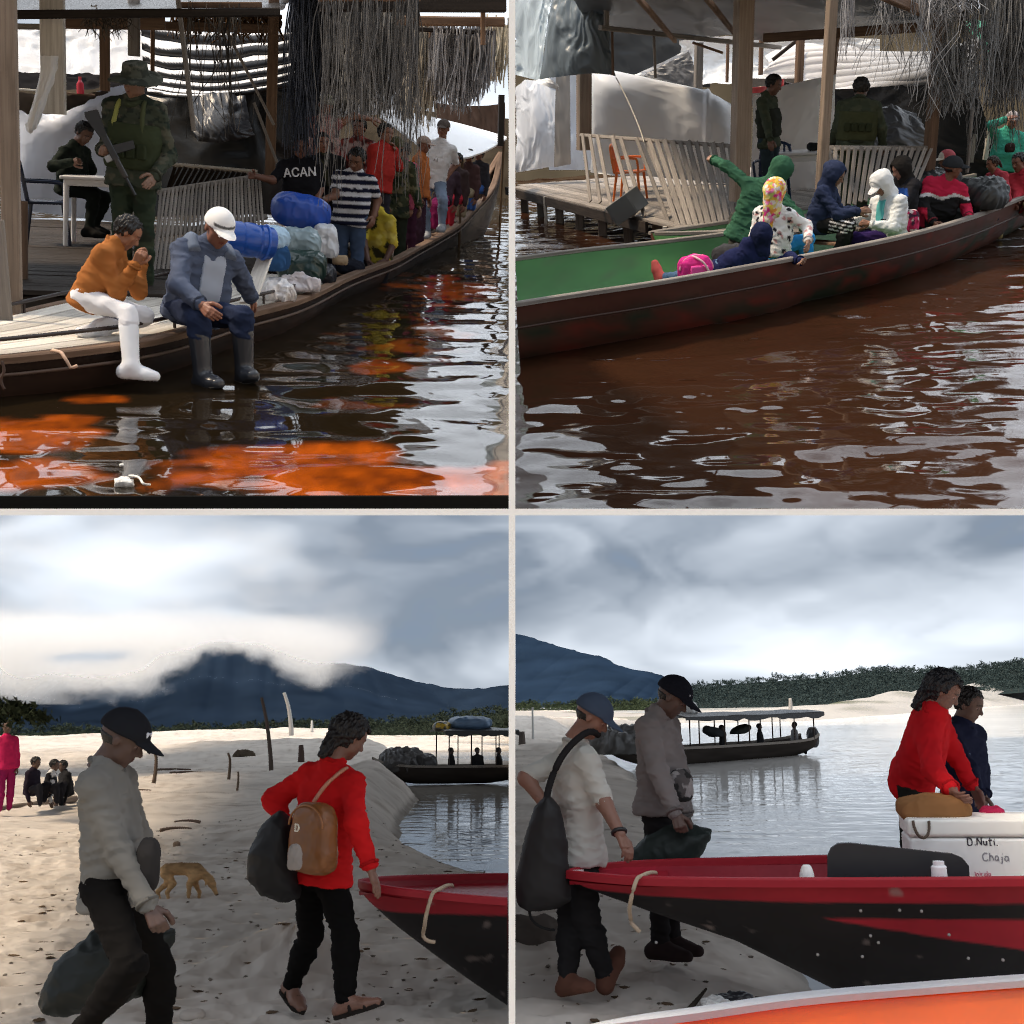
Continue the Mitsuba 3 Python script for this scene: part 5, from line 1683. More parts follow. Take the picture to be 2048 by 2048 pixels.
def shore_poly(fr, pts, extra):
    return shapely.Polygon([tuple(fr.gp(x, y, WL)[:2]) for x, y in pts] + extra)


def terrain(fr, rlo, rhi, v0, v1, rows, cols, height):
    vs = np.geomspace(v0, v1, rows)
    s = np.linspace(0, 1, cols)
    r = np.array([rlo(v) for v in vs])[:, None] * (1 - s) + np.array([rhi(v) for v in vs])[:, None] * s
    v = np.broadcast_to(vs[:, None], r.shape)
    P = np.stack([r, v, np.zeros_like(r)], -1)
    P[..., 2] = height(P.reshape(-1, 3)).reshape(r.shape)
    m = grid_mesh(P)
    if np.cross(m[0][m[1][0, 1]] - m[0][m[1][0, 0]], m[0][m[1][0, 2]] - m[0][m[1][0, 0]])[2] < 0:
        m = (m[0], m[1][:, ::-1])
    return m


def sdist(p, poly):
    q = shapely.points(p[:, 0], p[:, 1])
    d = shapely.distance(q, poly.exterior)
    return np.where(shapely.contains(poly, q), -d, d)


def hump(p, c, a, b, ang=0):
    x, y = p[:, 0] - c[0], p[:, 1] - c[1]
    ca, sa = math.cos(math.radians(ang)), math.sin(math.radians(ang))
    return np.exp(-(((x * ca + y * sa) / a) ** 2 + ((-x * sa + y * ca) / b) ** 2))


bl_shore = [(690, 1486), (752, 1512), (800, 1560), (824, 1600), (790, 1640), (782, 1690), (830, 1722), (905, 1748), (1030, 1790)]
polyL = shore_poly(BL, bl_shore, [(40, 12), (400, 160)])
md = gp(585, 1935)


def sand_h(p, d, k):
    n = meshkit.fbm(p * [0.35, 0.35, 1], 4, k) - 0.5
    n2 = meshkit.fbm(p * [1.6, 1.6, 1], 3, k + 3) - 0.5
    n3 = ridge(p[:, 0] * 3.2, p[:, 1] * 3.2, k + 5, 2) - 0.5
    land = np.clip((d + 0.25 * n2) / 0.9, -1, 1)
    rp = np.random.default_rng(k)
    pits = np.stack([rp.uniform(-7, 4, 2600), 5 + 17 * rp.random(2600) ** 1.2], 1)
    dd = cKDTree(pits).query(p[:, :2] + 0.05 * (meshkit.fbm(p * 6, 2, 9)[:, None] - 0.5))[0]
    n3 = n3 - 1.5 * np.exp(-(dd / 0.085) ** 2) + 0.7 * np.exp(-((dd - 0.15) / 0.06) ** 2)
    z = np.where(land > 0, WL + 0.30 * np.sqrt(np.clip(land, 0, 1)), WL + 0.5 * land)
    far = np.clip(p[:, 1] / 14, 0.25, 3)
    return z + np.clip(land, 0, 1) * (0.16 * n * far + 0.055 * n2 * far ** 0.5 + 0.022 * n3)


def hL(p):
    d = sdist(p, polyL)
    z = sand_h(p, d, 3)
    z += 0.55 * np.exp(-((d - 1.1) / 0.9) ** 2) * np.clip((p[:, 1] - 17) / 6, 0, 1) * np.clip((60 - p[:, 1]) / 20, 0, 1) * (0.6 + 0.9 * meshkit.fbm(p * [0.5, 0.5, 1], 3, 31)) * (p[:, 0] < 9)
    z += 0.30 * hump(p, md, 0.42, 0.55, 30) - 0.06 * hump(p, gp(700, 1960), 0.5, 0.5)
    # radial ruts on the mound
    x, y = p[:, 0] - md[0], p[:, 1] - md[1]
    a = np.arctan2(y, x)
    z += 0.018 * hump(p, md, 0.5, 0.6) * np.sin(a * 9 + 3 * np.hypot(x, y))
    z += 0.25 * hump(p, gp(780, 1530), 2.2, 6, 0) + 0.12 * hump(p, gp(850, 1760), 0.5, 1.2, 60)
    z += 1.0 * hump(p, (4, 75), 14, 12) + 1.6 * hump(p, (2, 130), 26, 22) - 0.1 * hump(p, (-8, 60), 10, 20)
    return np.where(d > 0, z, z)


def sand_col(dark=0.5, k=3):
    def fn(p):
        a = meshkit.fbm(p * [0.6, 0.6, 1], 4, k)
        b = meshkit.fbm(p * [2.3, 3.0, 1], 3, k + 1)
        c = ridge(p[:, 0] * 1.3, p[:, 1] * 2.2, k + 2, 3)
        s = np.clip((b - 0.56) * 5, 0, 1) * 0.5 + np.clip((c - 0.72) * 5, 0, 1) * 0.4
        col = np.array([0.60, 0.55, 0.495]) * (0.72 + 0.5 * a)[:, None]
        col = col * (1 - dark * s[:, None]) + np.array([0.23, 0.17, 0.12]) * dark * s[:, None]
        wet = np.clip((-0.12 - p[:, 2]) / 0.12, 0, 1)[:, None]
        return col * (1 - 0.45 * wet)
    return fn


def sand_bump(p, n, uv):
    return 0.6 * mfbm(uv.x * 7, uv.y * 7, 0.0, 4) + 0.4 * mfbm(uv.x * 26, uv.y * 26, 1.0, 2)


scene['sand'] = two({'type': 'bumpmap', 'arbitrary': mikit.proc(sand_bump, eps=8e-3), 'scale': 0.03, 'bsdf': {'type': 'diffuse', 'reflectance': vcol()}})
m = terrain(BL, lambda v: -0.26 * v - 1.0, lambda v: wall_r(v, 0, -1), 5.4, 330, 620, 420, hL)
part(None, 'sandbank', m, 'sand', sand_col(0.6)(m[0]), True, m[0][:, :2])
structure('sandbank', 'pale sandy river beach with trampled mounds')
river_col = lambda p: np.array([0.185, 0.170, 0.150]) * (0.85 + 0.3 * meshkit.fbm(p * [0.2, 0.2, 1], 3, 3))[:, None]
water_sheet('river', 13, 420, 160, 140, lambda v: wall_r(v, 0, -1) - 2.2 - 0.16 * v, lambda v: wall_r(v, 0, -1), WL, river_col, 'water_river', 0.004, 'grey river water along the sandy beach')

# ---- red and black boat, bow on the sand
RED, BLK = np.array([0.30, 0.012, 0.022]), np.array([0.008, 0.0065, 0.007])


def redblack(zrim, band=None):
    def fn(p):
        n = meshkit.fbm(p * [3, 3, 6], 3, 3)
        sc = meshkit.fbm(p * [7, 7, 9], 3, 13)
        k = np.clip((p[:, 2] - zrim(p) + 0.012 * (meshkit.fbm(p * [6, 6, 2], 2, 5) - 0.5)) / 0.012 + 0.5, 0, 1)[:, None]
        c = RED * (0.6 + 0.8 * n)[:, None] * k + BLK * (0.6 + 1.0 * n)[:, None] * (1 - k)
        if band is not None:
            k = band(p)[:, None]
            c = RED * 1.1 * (0.7 + 0.6 * n)[:, None] * k + c * (1 - k)
        chip = np.clip((sc - 0.70) * 9, 0, 1)[:, None]
        return c * (1 - 0.6 * chip) + np.array([0.28, 0.22, 0.2]) * 0.6 * chip
    return fn


bt = thing('motor_boat', 'red and black wooden boat bow resting on the sand beside the woman in red', 'boat')
zt = 0.66
G = np.array([pt(716, 1767, 7.75), pt(745, 1774, 7.55), pt(800, 1783, 7.42), pt(900, 1794, 7.36), pt(1018, 1803, 7.30)])
Fb = np.array([pt(717, 1766, 7.78), pt(745, 1761, 8.0), pt(800, 1757, 8.25), pt(900, 1754, 8.5), pt(1018, 1752, 8.62)])
for L_ in (G, Fb):
    L_[-1][0] = wall_r(L_[-1][1], 0.6, -1) - 0.012
ztop = float(np.mean(G[:, 2]))
hull(bt, G, Fb, [0.02, 0.14, 0.30, 0.48, 0.66], redblack(lambda p: 0.60 + 0 * p[:, 0]), (RED * 0.8), RED, th=0.03, n=120, rimw=0.02, rimh=0.02, mat=('worn_paint', 'worn_paint', 'worn_paint'), pw=2.0, ns=101)
P = np.array([[G[0] + (G[-1] - G[0]) * 0 + 0 for _ in range(2)]])
Gd, Fd = spline(G, 40), spline(Fb, 40)
P = np.array([[Gd[j] + (Fd[j] - Gd[j]) * q - [0, 0, 0.035 + 0.03 * math.sin(q * math.pi)] for q in np.linspace(0.03, 0.97, 9)] for j in range(1, 40)])
sheet(bt, 'foredeck', P, lambda p: np.array([0.36, 0.016, 0.03]) * (0.6 + 0.7 * meshkit.fbm(p * [2, 5, 3], 3, 3))[:, None])


def bow_rope(label, P, fr, r=0.011):
    solo('mooring_rope', label, 'rope', tube(spline(P, 40), r, 7), 'cloth', lambda p: np.array([0.42, 0.33, 0.24]) * (0.7 + 0.6 * meshkit.fbm(p * 60, 2, 3))[:, None], True)


bow_rope('pale mooring rope hanging over the red and black bow beside the woman', [pt(905, 1772, 7.9), pt(885, 1775, 7.45), pt(868, 1783, 7.27), pt(857, 1812, 7.20), pt(850, 1845, 7.22), pt(846, 1872, 7.32), pt(856, 1882, 7.3), pt(870, 1884, 7.3)], BL)

# ---- things on the sand


def stick(label, x0, y0, x1, y1, r, col, v=None, name='stick', cat_='stick', bend=0.1):
    b0 = gp(x0, y0, 0.0) if v is None else pt(x0, y0, v)
    b1 = pt(x1, y1, b0[1])
    mid = (b0 + b1) / 2 + np.array([bend * np.linalg.norm(b1 - b0), 0, 0])
    P = spline([b0 - [0, 0, 0.3], mid, b1], 8)
    solo(name, label, cat_, tube(P, np.linspace(r * 1.2, r * 0.8, 8), 7), 'matte', col, True)


stick('tall thin dark pole leaning on the far sand between the two walkers', 543, 1524, 523, 1395, 0.07, (0.10, 0.08, 0.07), 50, 'pole', 'pole', 0.02)
stick('bleached dead tree trunk on the far sand', 583, 1462, 568, 1385, 0.14, (0.55, 0.53, 0.5), 90, 'dead_tree', 'tree', 0.04)
stick('short dark stick standing in the sand right of the man in the black cap', 308, 1545, 307, 1496, 0.05, (0.12, 0.09, 0.07), 40)
stick('short thin stick in the middle of the beach', 458, 1538, 456, 1506, 0.04, (0.12, 0.09, 0.07), 40)
stick('small slanted twig stuck in the sand left of the woman', 472, 1570, 476, 1543, 0.03, (0.16, 0.12, 0.09), 36)
stick('stubby post stump far behind the woman head', 603, 1509, 602, 1490, 0.12, (0.10, 0.07, 0.06), 55, 'stump', 'stump', 0)
stick('small white post far behind between pole and bush', 624, 1456, 624, 1441, 0.10, (0.6, 0.6, 0.6), 100, 'white_post', 'post', 0)
lg = tube(spline([gp(-30, 1622, 0.04), gp(70, 1610, 0.04), gp(150, 1598, 0.04)], 14), 0.07, 9)
solo('log', 'long weathered log lying at the left behind the walking man', 'log', crumple(lg, 0.02, 8, 3), 'matte', (0.22, 0.18, 0.15), True)
for i, (x, y, L, a) in enumerate(((352, 1660, 0.5, 20), (375, 1645, 0.45, 200), (270, 1582, 0.8, 5), (385, 1546, 1.6, 8), (345, 1540, 1.4, -6))):
    c = gp(x, y, 0.03)
    d = np.array([math.cos(math.radians(a)), 0.5 * math.sin(math.radians(a)), 0]) * L / 2
    lab = ['dark curved twig lying in the open sand left of the woman', 'thin twig lying across the sand above the dark curved twig', 'driftwood piece behind the shoulder of the man in the black cap', 'long flat driftwood plank on the far sand', 'pale driftwood strip on the far sand left of the plank'][i]
    solo('driftwood', lab, 'driftwood', tube(spline([c - d, c + [0, 0.06, 0.03], c + d + [0, 0, 0.02]], 8), np.linspace(0.03, 0.012, 8) * (1 if L < 1 else 2), 6), 'matte', (0.14, 0.10, 0.08), True)
bundle('stone', 'small brown stone on the sand left of the woman', 'stone', gp(353, 1690, 0.03), (0.10, 0.09, 0.09), (0.22, 0.16, 0.12), 'matte', 0.02, 14, 3, sub=3)
bundle('stone', 'pale flat stone at the bottom edge of the beach', 'stone', gp(385, 2030, 0.01), (0.13, 0.10, 0.05), (0.5, 0.45, 0.4), 'matte', 0.02, 14, 5, sub=3)
bundle('bush', 'small dry bush on the far sand beside the pole', 'bush', gp(487, 1520, 0.15), (0.9, 0.7, 0.8), (0.10, 0.08, 0.06), 'matte', 0.25, 7, 6, sub=4)

# ---- small debris on the sand: pebbles, bark chips, twigs


def debris(fr, n, rlo, rhi, v0, v1, hf, seed, name, label):
    g = np.random.default_rng(seed)
    v = v0 + (v1 - v0) * g.random(n) ** 1.6
    r = np.array([rlo(a) for a in v]) + np.array([rhi(a) - rlo(a) for a in v]) * g.random(n)
    p = np.stack([r, v, 0 * v], 1)
    z = hf(p)
    ok = z > -0.12
    V, C, Fc, at = [], [], [], 0
    ico = trimesh.creation.icosphere(0, 1.0)
    iv, jf = np.array(ico.vertices), np.array(ico.faces)
    for i in np.nonzero(ok)[0]:
        kind = g.random()
        if kind < 0.5:
            s_ = g.uniform(0.006, 0.016) * np.array([g.uniform(0.8, 1.6), g.uniform(0.8, 1.6), 0.7])
            col = np.array([0.22, 0.19, 0.16]) * g.uniform(0.4, 1.6)
        elif kind < 0.85:
            s_ = np.array([g.uniform(0.015, 0.05), 0.005, 0.004])
            col = np.array([0.16, 0.12, 0.09]) * g.uniform(0.5, 1.6)
        else:
            s_ = np.array([g.uniform(0.03, 0.06), g.uniform(0.015, 0.04), 0.006])
            col = np.array([0.13, 0.09, 0.06]) * g.uniform(0.4, 1.4)
        q = (iv * (1 + 0.25 * g.normal(0, 1, iv.shape))) * s_ @ rot([0, 0, 1], g.uniform(0, 360)).T + [p[i, 0], p[i, 1], z[i] + s_[2] * 0.5]
        V.append(q)
        C.append(np.broadcast_to(col, q.shape))
        Fc.append(jf + at)
        at += len(q)
    solo(name, label, 'debris', (np.vstack(V), np.vstack(Fc)), 'matte', np.vstack(C), False, kind='stuff')


debris(BL, 1100, lambda v: -0.24 * v - 0.5, lambda v: wall_r(v, 0, -1) - 0.05, 5.6, 24, hL, 4, 'sand_debris', 'pebbles, bark chips and twigs scattered on the beach')

# ---- the dog
dg = thing('dog', 'thin tan dog sniffing the sand with its head down', 'dog')
o = gp(372, 1806, 0.0)
sc = 0.585 / 0.78
A = np.array


def D(x, y, z):
    return A([x, y, z], float)


spine = [D(-0.24, 0, 0.405), D(-0.08, 0, 0.415), D(0.10, 0, 0.40)]
leg = lambda s, pts: [(D(a[0], s * a[1], a[2]), D(b[0], s * b[1], b[2]), a[3], b[3]) for a, b in zip(pts[:-1], pts[1:])]
PR = [(spine[0], spine[1], 0.075, 0.072), (spine[1], spine[2], 0.072, 0.085), (D(0.09, 0, 0.37), D(0.12, 0, 0.36), 0.10, 0.095), (D(-0.25, 0, 0.39), D(-0.22, 0, 0.37), 0.075, 0.07),
      (D(0.13, 0, 0.41), D(0.27, 0, 0.29), 0.062, 0.05), (D(0.28, 0, 0.275), D(0.315, 0, 0.225), 0.055, 0.05), (D(0.315, 0, 0.21), D(0.375, 0, 0.10), 0.036, 0.022)]
for s in (1, -1):
    fx = 0.05 if s > 0 else -0.06
    PR += leg(s, [(0.10, 0.06, 0.34, 0.055), (0.07 + fx * 0.4, 0.062, 0.235, 0.036), (0.10 + fx, 0.06, 0.12, 0.022), (0.095 + fx, 0.06, 0.035, 0.018), (0.125 + fx, 0.06, 0.014, 0.020)])
    hx = -0.07 if s > 0 else 0.07
    PR += leg(s, [(-0.25, 0.055, 0.36, 0.07), (-0.20 + hx * 0.6, 0.065, 0.24, 0.042), (-0.295 + hx, 0.06, 0.135, 0.024), (-0.27 + hx, 0.06, 0.035, 0.018), (-0.235 + hx, 0.06, 0.014, 0.020)])
    PR.append((D(0.265, 0.045 * s, 0.285), D(0.245, 0.075 * s, 0.225), 0.026, 0.012))
PR += [(D(-0.31, 0, 0.41), D(-0.40, 0, 0.40), 0.022, 0.018), (D(-0.40, 0, 0.40), D(-0.52, 0, 0.43), 0.018, 0.010)]


def dogf(p):
    d = cone(p, *PR[0])
    for a in PR[1:]:
        d = smin(d, cone(p, *a), 0.022)
    return d


m = crumple(net(dogf, (-0.58, -0.16, -0.03), (0.45, 0.16, 0.55), 0.009), 0.004, 30, 3)
c_ = A([0.40, 0.245, 0.12]) * ((0.55 + 0.9 * meshkit.fbm(m[0] * [16, 16, 30], 3, 2)) * (1.15 - 0.5 * np.clip((m[0][:, 2] - 0.38) / 0.1, 0, 1)))[:, None]
c_ = np.where((m[0][:, 2] < 0.36)[:, None] & (m[0][:, 2] > 0.27)[:, None] & (np.abs(m[0][:, 0]) < 0.2)[:, None], c_ * 1.2, c_)
c_ = np.where((np.linalg.norm(m[0] - D(0.385, 0, 0.085), axis=1) < 0.028)[:, None], A([0.02, 0.015, 0.015]), c_)
part(dg, 'body', xf((m[0] * sc, m[1]), rot([0, 0, 1], -8), o), 'cloth', c_, True)

# ================================================================== lower right: same river, boats and far bank
use(BR)
pt, gp = BR.at, BR.gp
br_shore = [(1110, 1462), (1190, 1505), (1262, 1548), (1300, 1600), (1325, 1660), (1420, 1740), (1540, 1880), (1600, 1960), (1660, 2040), (1700, 2200)]
polyR = shore_poly(BR, br_shore, [(60, 4), (400, 160)])


def hR(p):
    d = sdist(p, polyR)
    z = sand_h(p, d, 23)
    z += 0.16 * hump(p, gp(1055, 1880), 0.35, 0.4) + 0.9 * hump(p, (-22, 90), 14, 14)
    return z


m = terrain(BR, lambda v: wall_r(v, 0, 1), lambda v: wall_r(v, 0, 1) + 2.6 + 0.02 * v + 0.10 * np.clip(v - 8, 0, 60), 5.3, 330, 460, 260, hR)
part(None, 'sandbank', m, 'sand', sand_col(0.5, 33)(m[0]), True, m[0][:, :2])
structure('sandbank_001', 'pale sand under the red and black boat')
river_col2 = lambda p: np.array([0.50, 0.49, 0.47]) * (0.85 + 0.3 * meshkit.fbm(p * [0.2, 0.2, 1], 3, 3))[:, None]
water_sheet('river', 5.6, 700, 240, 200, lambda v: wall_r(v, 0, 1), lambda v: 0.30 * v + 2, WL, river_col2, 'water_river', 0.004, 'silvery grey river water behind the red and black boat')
debris(BR, 300, lambda v: wall_r(v, 0, 1) + 0.05, lambda v: wall_r(v, 0, 1) + 2.2, 5.6, 14, hR, 6, 'sand_debris', 'pebbles and bark chips on the sand by the red and black boat')
# far bank
cols_, rows_ = 160, 50
P = np.zeros((rows_, cols_, 3))
sx = np.linspace(1022, 2140, cols_)
sy = np.interp(sx, [1022, 1300, 1450, 1607, 1800, 1930, 2048, 2140], [1452, 1450, 1448, 1444.5, 1429, 1417, 1409, 1405])
ty = np.interp(sx, [1022, 1300, 1450, 1607, 1700, 1800, 1900, 2048, 2140], [1424, 1424, 1420, 1411, 1398, 1384, 1374, 1362, 1358])
for j in range(cols_):
    a = gp(sx[j], sy[j], WL)
    tv = a[1] * 1.55
    b = pt(sx[j], ty[j], tv)
    for i in range(rows_):
        t = i / (rows_ - 1)
        q = a + (b - a) * t
        q[2] = WL - 0.1 + (b[2] - WL + 0.1) * (t ** 1.15)
        P[i, j] = q
n = meshkit.fbm(P * [0.06, 0.05, 0], 4, 5) - 0.5
P[..., 2] += 1.5 * n * np.clip(np.linspace(0, 1, rows_) * 3, 0, 1)[:, None] * (P[..., 1] / 250)
m = grid_mesh(P)
nn = m[0]
c_ = np.array([0.43, 0.41, 0.385]) * (0.75 + 0.45 * meshkit.fbm(nn * [0.05, 0.03, 0.3], 4, 3))[:, None]
gr = np.clip((meshkit.fbm(nn * [0.09, 0.05, 0.1], 4, 15) - 0.56) * 8, 0, 1)[:, None] * np.linspace(0, 1, rows_).repeat(cols_)[:, None]
part(None, 'sandbank', m, 'matte', c_ * (1 - gr) + np.array([0.10, 0.11, 0.07]) * gr, True)
structure('sandbank_002', 'wide pale sandbank across the river')


# ---- forests: hill ground and a mass of trees on it
def forest(name, fr, sx, basey, topy, v, depth, ntree, hgt, col, seed, label, hill=True):
    use(fr)
    r = np.random.default_rng(seed)
    cols_ = 120
    xs = np.linspace(sx[0], sx[-1], cols_)
    by, ty = np.interp(xs, sx, basey), np.interp(xs, sx, topy)
    P = np.zeros((14, cols_, 3))
    for j in range(cols_):
        for i in range(14):
            t = i / 13
            vv = v + depth * t
            g = fr.at(xs[j], by[j], v)
            base_ = by[j] + 22
            q = fr.at(xs[j], base_ + (ty[j] - base_) * t, vv)
            q[2] -= hgt * 0.75 * min(1, t * 4)
            P[i, j] = q
    m = grid_mesh(P)
    if hill:
        part(None, 'hill', m, 'matte', np.array(col) * 0.6 * (0.7 + 0.6 * meshkit.fbm(m[0] * 0.1, 3, 3))[:, None], True)
        structure([k for k in scene if k.startswith('hill')][-1], label + ' ground')
    V, C = [], []
    for i in range(ntree):
        j, t = r.random() * (cols_ - 1), r.random() ** 0.6
        fi = t * 12.999
        i0, j0 = int(fi), int(j)
        g = P[i0, j0] + (P[i0 + 1, j0] - P[i0, j0]) * (fi - i0) + (P[i0, min(j0 + 1, cols_ - 1)] - P[i0, j0]) * (j - j0)
        h = hgt * r.uniform(0.55, 1.15) * (1.35 if r.random() < 0.08 else 1)
        nl = 60
        nc = 6
        cc = np.stack([r.normal(0, 0.22 * h, nc), r.normal(0, 0.22 * h, nc), h * r.uniform(0.55, 0.95, nc)], 1)
        k = r.integers(0, nc, nl)
        c = g + cc[k] + r.normal(0, 0.085 * h, (nl, 3))
        s = h * 0.075
        tri = c[:, None] + r.normal(0, 1, (nl, 3, 3)) * s
        V.append(tri.reshape(-1, 3))
        tone = np.array(col) * r.uniform(0.75, 1.3)
        C.append(np.repeat(tone * r.uniform(0.8, 1.2, (nl, 1)), 3, 0))
        if r.random() < 0.25:
            w = h * 0.025
            tr = np.array([g + [-w, 0, 0], g + [w, 0, 0], g + [0, 0, h * 0.9]])
            V.append(tr)
            C.append(np.broadcast_to(np.array([0.22, 0.2, 0.18]) * 0.7, (3, 3)))
    V, C = np.vstack(V), np.vstack(C)
    solo(name, label, 'trees', (V, np.arange(len(V)).reshape(-1, 3)), 'matte', C, False, kind='stuff')


forest('forest', BR, [1340, 1440, 1560, 1657, 1743, 1807, 1880, 1950, 2060, 2130], [1436, 1432, 1424, 1416, 1402, 1386, 1374, 1370, 1362, 1356], [1376, 1362, 1353, 1347, 1334, 1335, 1338, 1330, 1318, 1314], 330, 90, 4200, 1.8, (0.046, 0.066, 0.066), 3, 'green forest tinted with blue haze on the hill across the river')  # bluish haze of distance is mixed into the leaf colour
forest('scrub', BR, [1025, 1120, 1250, 1360], [1446, 1444, 1440, 1436], [1408, 1406, 1402, 1394], 300, 60, 900, 2.4, (0.045, 0.060, 0.035), 5, 'low green scrub at the foot of the mountain across the river')
forest('scrub', BL, [-40, 120, 300, 480, 600, 760, 900, 1016], [1500, 1500, 1482, 1474, 1466, 1462, 1456, 1450], [1455, 1450, 1452, 1448, 1440, 1438, 1426, 1412], 300, 120, 1500, 2.6, (0.035, 0.045, 0.032), 7, 'dark scrub behind the sandy beach')


def mountain(fr, name, xs, ys, v, base, col, seed, amp=0.12):
    use(fr)
    cols_ = 220
    sx = np.linspace(xs[0], xs[-1], cols_)
    from scipy.interpolate import PchipInterpolator
    ty = PchipInterpolator(xs, ys)(sx)
    P = np.zeros((60, cols_, 3))
    for j in range(cols_):
        for i in range(60):
            t = i / 59
            q = fr.at(sx[j], base + (ty[j] - base) * t, v * (1 + 0.45 * t))
            P[i, j] = q
    n = ridge(P[..., 0] * 0.007, P[..., 2] * 0.0022, seed, 4) - 0.5
    O_ = np.array([0, 0, fr.h])
    P = O_ + (P - O_) * (1 + n * amp * 1.6 * np.clip(np.linspace(0, 1, 60) * 4, 0, 1)[:, None])[..., None]
    P[-1, :, 2] += (meshkit.fbm(P[-1] * 0.05, 4, seed) - 0.5) * v * 0.006
    m = grid_mesh(P)
    part(None, 'mountain', m, 'matte', np.array(col) * (0.6 + 0.8 * meshkit.fbm(m[0] * 0.02, 4, 3))[:, None], True)


mountain(BR, 'mountain', [1031, 1080, 1130, 1199, 1230, 1257, 1275, 1300, 1330, 1363, 1420, 1480], [1268, 1280, 1296, 1313, 1326, 1337, 1341, 1345, 1352, 1365, 1388, 1420], 1100, 1440, (0.016, 0.030, 0.055), 8, 0.16)  # slope colour carries the blue of distant haze
structure('mountain', 'dark mountain shoulder tinted with blue haze across the river')

# ---- low cloud lying on the mountain: a real volume
use(BL)
gx, gy, gz_ = 210, 44, 80
ylo, yhi = 1000.0, 1500.0
lo_c, hi_c = BL.at(-70, 1395, yhi), BL.at(800, 1150, yhi)
lo_c[2] = BL.at(0, 1395, ylo)[2]
X = np.linspace(lo_c[0], hi_c[0], gx)
Y = np.linspace(ylo, yhi, gy)
Z = np.linspace(lo_c[2], hi_c[2], gz_)
zz, yy, xx = np.meshgrid(Z, Y, X, indexing='ij')
pxx = 509 + xx / yy * 2748
pyy = 1457.5 - (zz - 1.6) / yy * 2748
base = np.interp(pxx, [-70, 0, 30, 80, 150, 230, 300, 350, 400, 460, 520, 580, 640, 700, 760, 800], [1336, 1336, 1360, 1378, 1378, 1370, 1350, 1320, 1298, 1290, 1296, 1312, 1324, 1312, 1285, 1262])
q3 = np.stack([xx, yy * 0.6, zz * 1.2], -1)
nz = meshkit.fbm(q3 * 0.022, 6, 41) - 0.5
nb = 1 - np.abs(2 * meshkit.fbm(q3 * 0.045 + 5, 5, 47) - 1)
d_ = (base - pyy) / 40.0 + 4.6 * nz + 1.5 * (nb - 0.62)
top_ = np.clip((pyy - 1215) / 75, 0, 1) ** 1.4
side_ = np.clip((pxx + 60) / 60, 0, 1) * np.clip((790 - pxx) / 260, 0, 1)
gap_ = 1 - np.clip(1.25 * np.exp(-((pxx - 185 - 90 * nz) / 125) ** 2 - ((pyy - 1318 + 60 * nz + 0.06 * (pxx - 185)) / 22) ** 2), 0, 1)
ends = np.clip((yy - ylo) / 60, 0, 1) * np.clip((yhi - yy) / 60, 0, 1)
den = np.clip(d_, 0, 1) * np.clip(top_ + 0.9 * nz, 0, 1) * side_ * ends * gap_
den = (den ** 1.2 * 0.026).astype(np.float32)
# the mountain's ridge runs just inside the cloud's lower edge, where it is hidden
hand_x, hand_y = [-120, -40, 0, 80, 175, 250, 300, 350, 400, 460, 520, 580, 640, 690, 742, 780, 816, 850, 911, 970, 1016], [1318, 1316, 1312, 1302, 1298, 1304, 1308, 1304, 1288, 1278, 1283, 1300, 1314, 1325, 1337, 1347, 1362, 1364, 1379, 1376, 1369]
px_ = np.linspace(-120, 1040, 233)
hand = np.interp(px_, hand_x, hand_y)
vv_ = np.linspace(ylo, 1150, 24)
ridge_y = hand.copy()
for i, x_ in enumerate(px_):
    for y_ in range(1440, 1240, -2):
        q = np.array([BL.at(x_, y_, v) for v in vv_])
        ijk = [(q[:, 2] - Z[0]) / (Z[1] - Z[0]), (q[:, 1] - Y[0]) / (Y[1] - Y[0]), (q[:, 0] - X[0]) / (X[1] - X[0])]
        if map_coordinates(den, ijk, order=1).sum() * (vv_[1] - vv_[0]) > 1.1:
            ridge_y[i] = max(hand[i], y_ - 4)
            break
from scipy.ndimage import gaussian_filter1d
from scipy.ndimage import median_filter
ridge_y = gaussian_filter1d(median_filter(ridge_y, 15), 3.0)
mountain(BL, 'mountain', list(px_), list(ridge_y), 1150, 1470, (0.014, 0.024, 0.042), 3, 0.10)  # blue of the hazy air is put into this forest colour
structure('mountain_001', 'dark forested mountain tinted with blue haze behind the beach with cloud on its top')
Mb = np.eye(4)
Mb[:3, :3] = BL.M @ np.diag([hi_c[0] - lo_c[0], yhi - ylo, hi_c[2] - lo_c[2]])
Mb[:3, 3] = BL.world(np.array([lo_c[0], ylo, lo_c[2]]))
scene['cloud_medium'] = {'type': 'heterogeneous', 'albedo': {'type': 'rgb', 'value': [0.955, 0.965, 0.975]}, 'sigma_t': {'type': 'gridvolume', 'grid': mi.VolumeGrid(den[..., None]), 'to_world': T(Mb), 'filter_type': 'trilinear'}}
Mc = Mb @ np.array([[0.5, 0, 0, 0.5], [0, 0.5, 0, 0.5], [0, 0, 0.5, 0.5], [0, 0, 0, 1.0]])
scene['mountain_cloud'] = {'type': 'cube', 'to_world': T(Mc), 'bsdf': {'type': 'null'}, 'interior': {'type': 'ref', 'id': 'cloud_medium'}}
labels['mountain_cloud'] = {'label': 'low white cloud bank lying over the top of the dark mountain', 'category': 'cloud', 'kind': 'stuff'}

# ---- red and black boat in full
use(BR)
bt = thing('motor_boat', 'long red and black wooden boat pulled up on the sand with a white cooler aboard', 'boat')
G = np.array([pt(1131, 1748, 7.40), pt(1200, 1756, 7.16), pt(1290, 1762, 7.04), pt(1500, 1765, 7.0), pt(1750, 1765, 7.0), pt(2110, 1762, 7.02)])
Fb = np.array([pt(1132, 1747, 7.43), pt(1180, 1737, 7.66), pt(1257, 1729, 7.90), pt(1450, 1722, 8.05), pt(1655, 1717, 8.12), pt(2110, 1708, 8.2)])


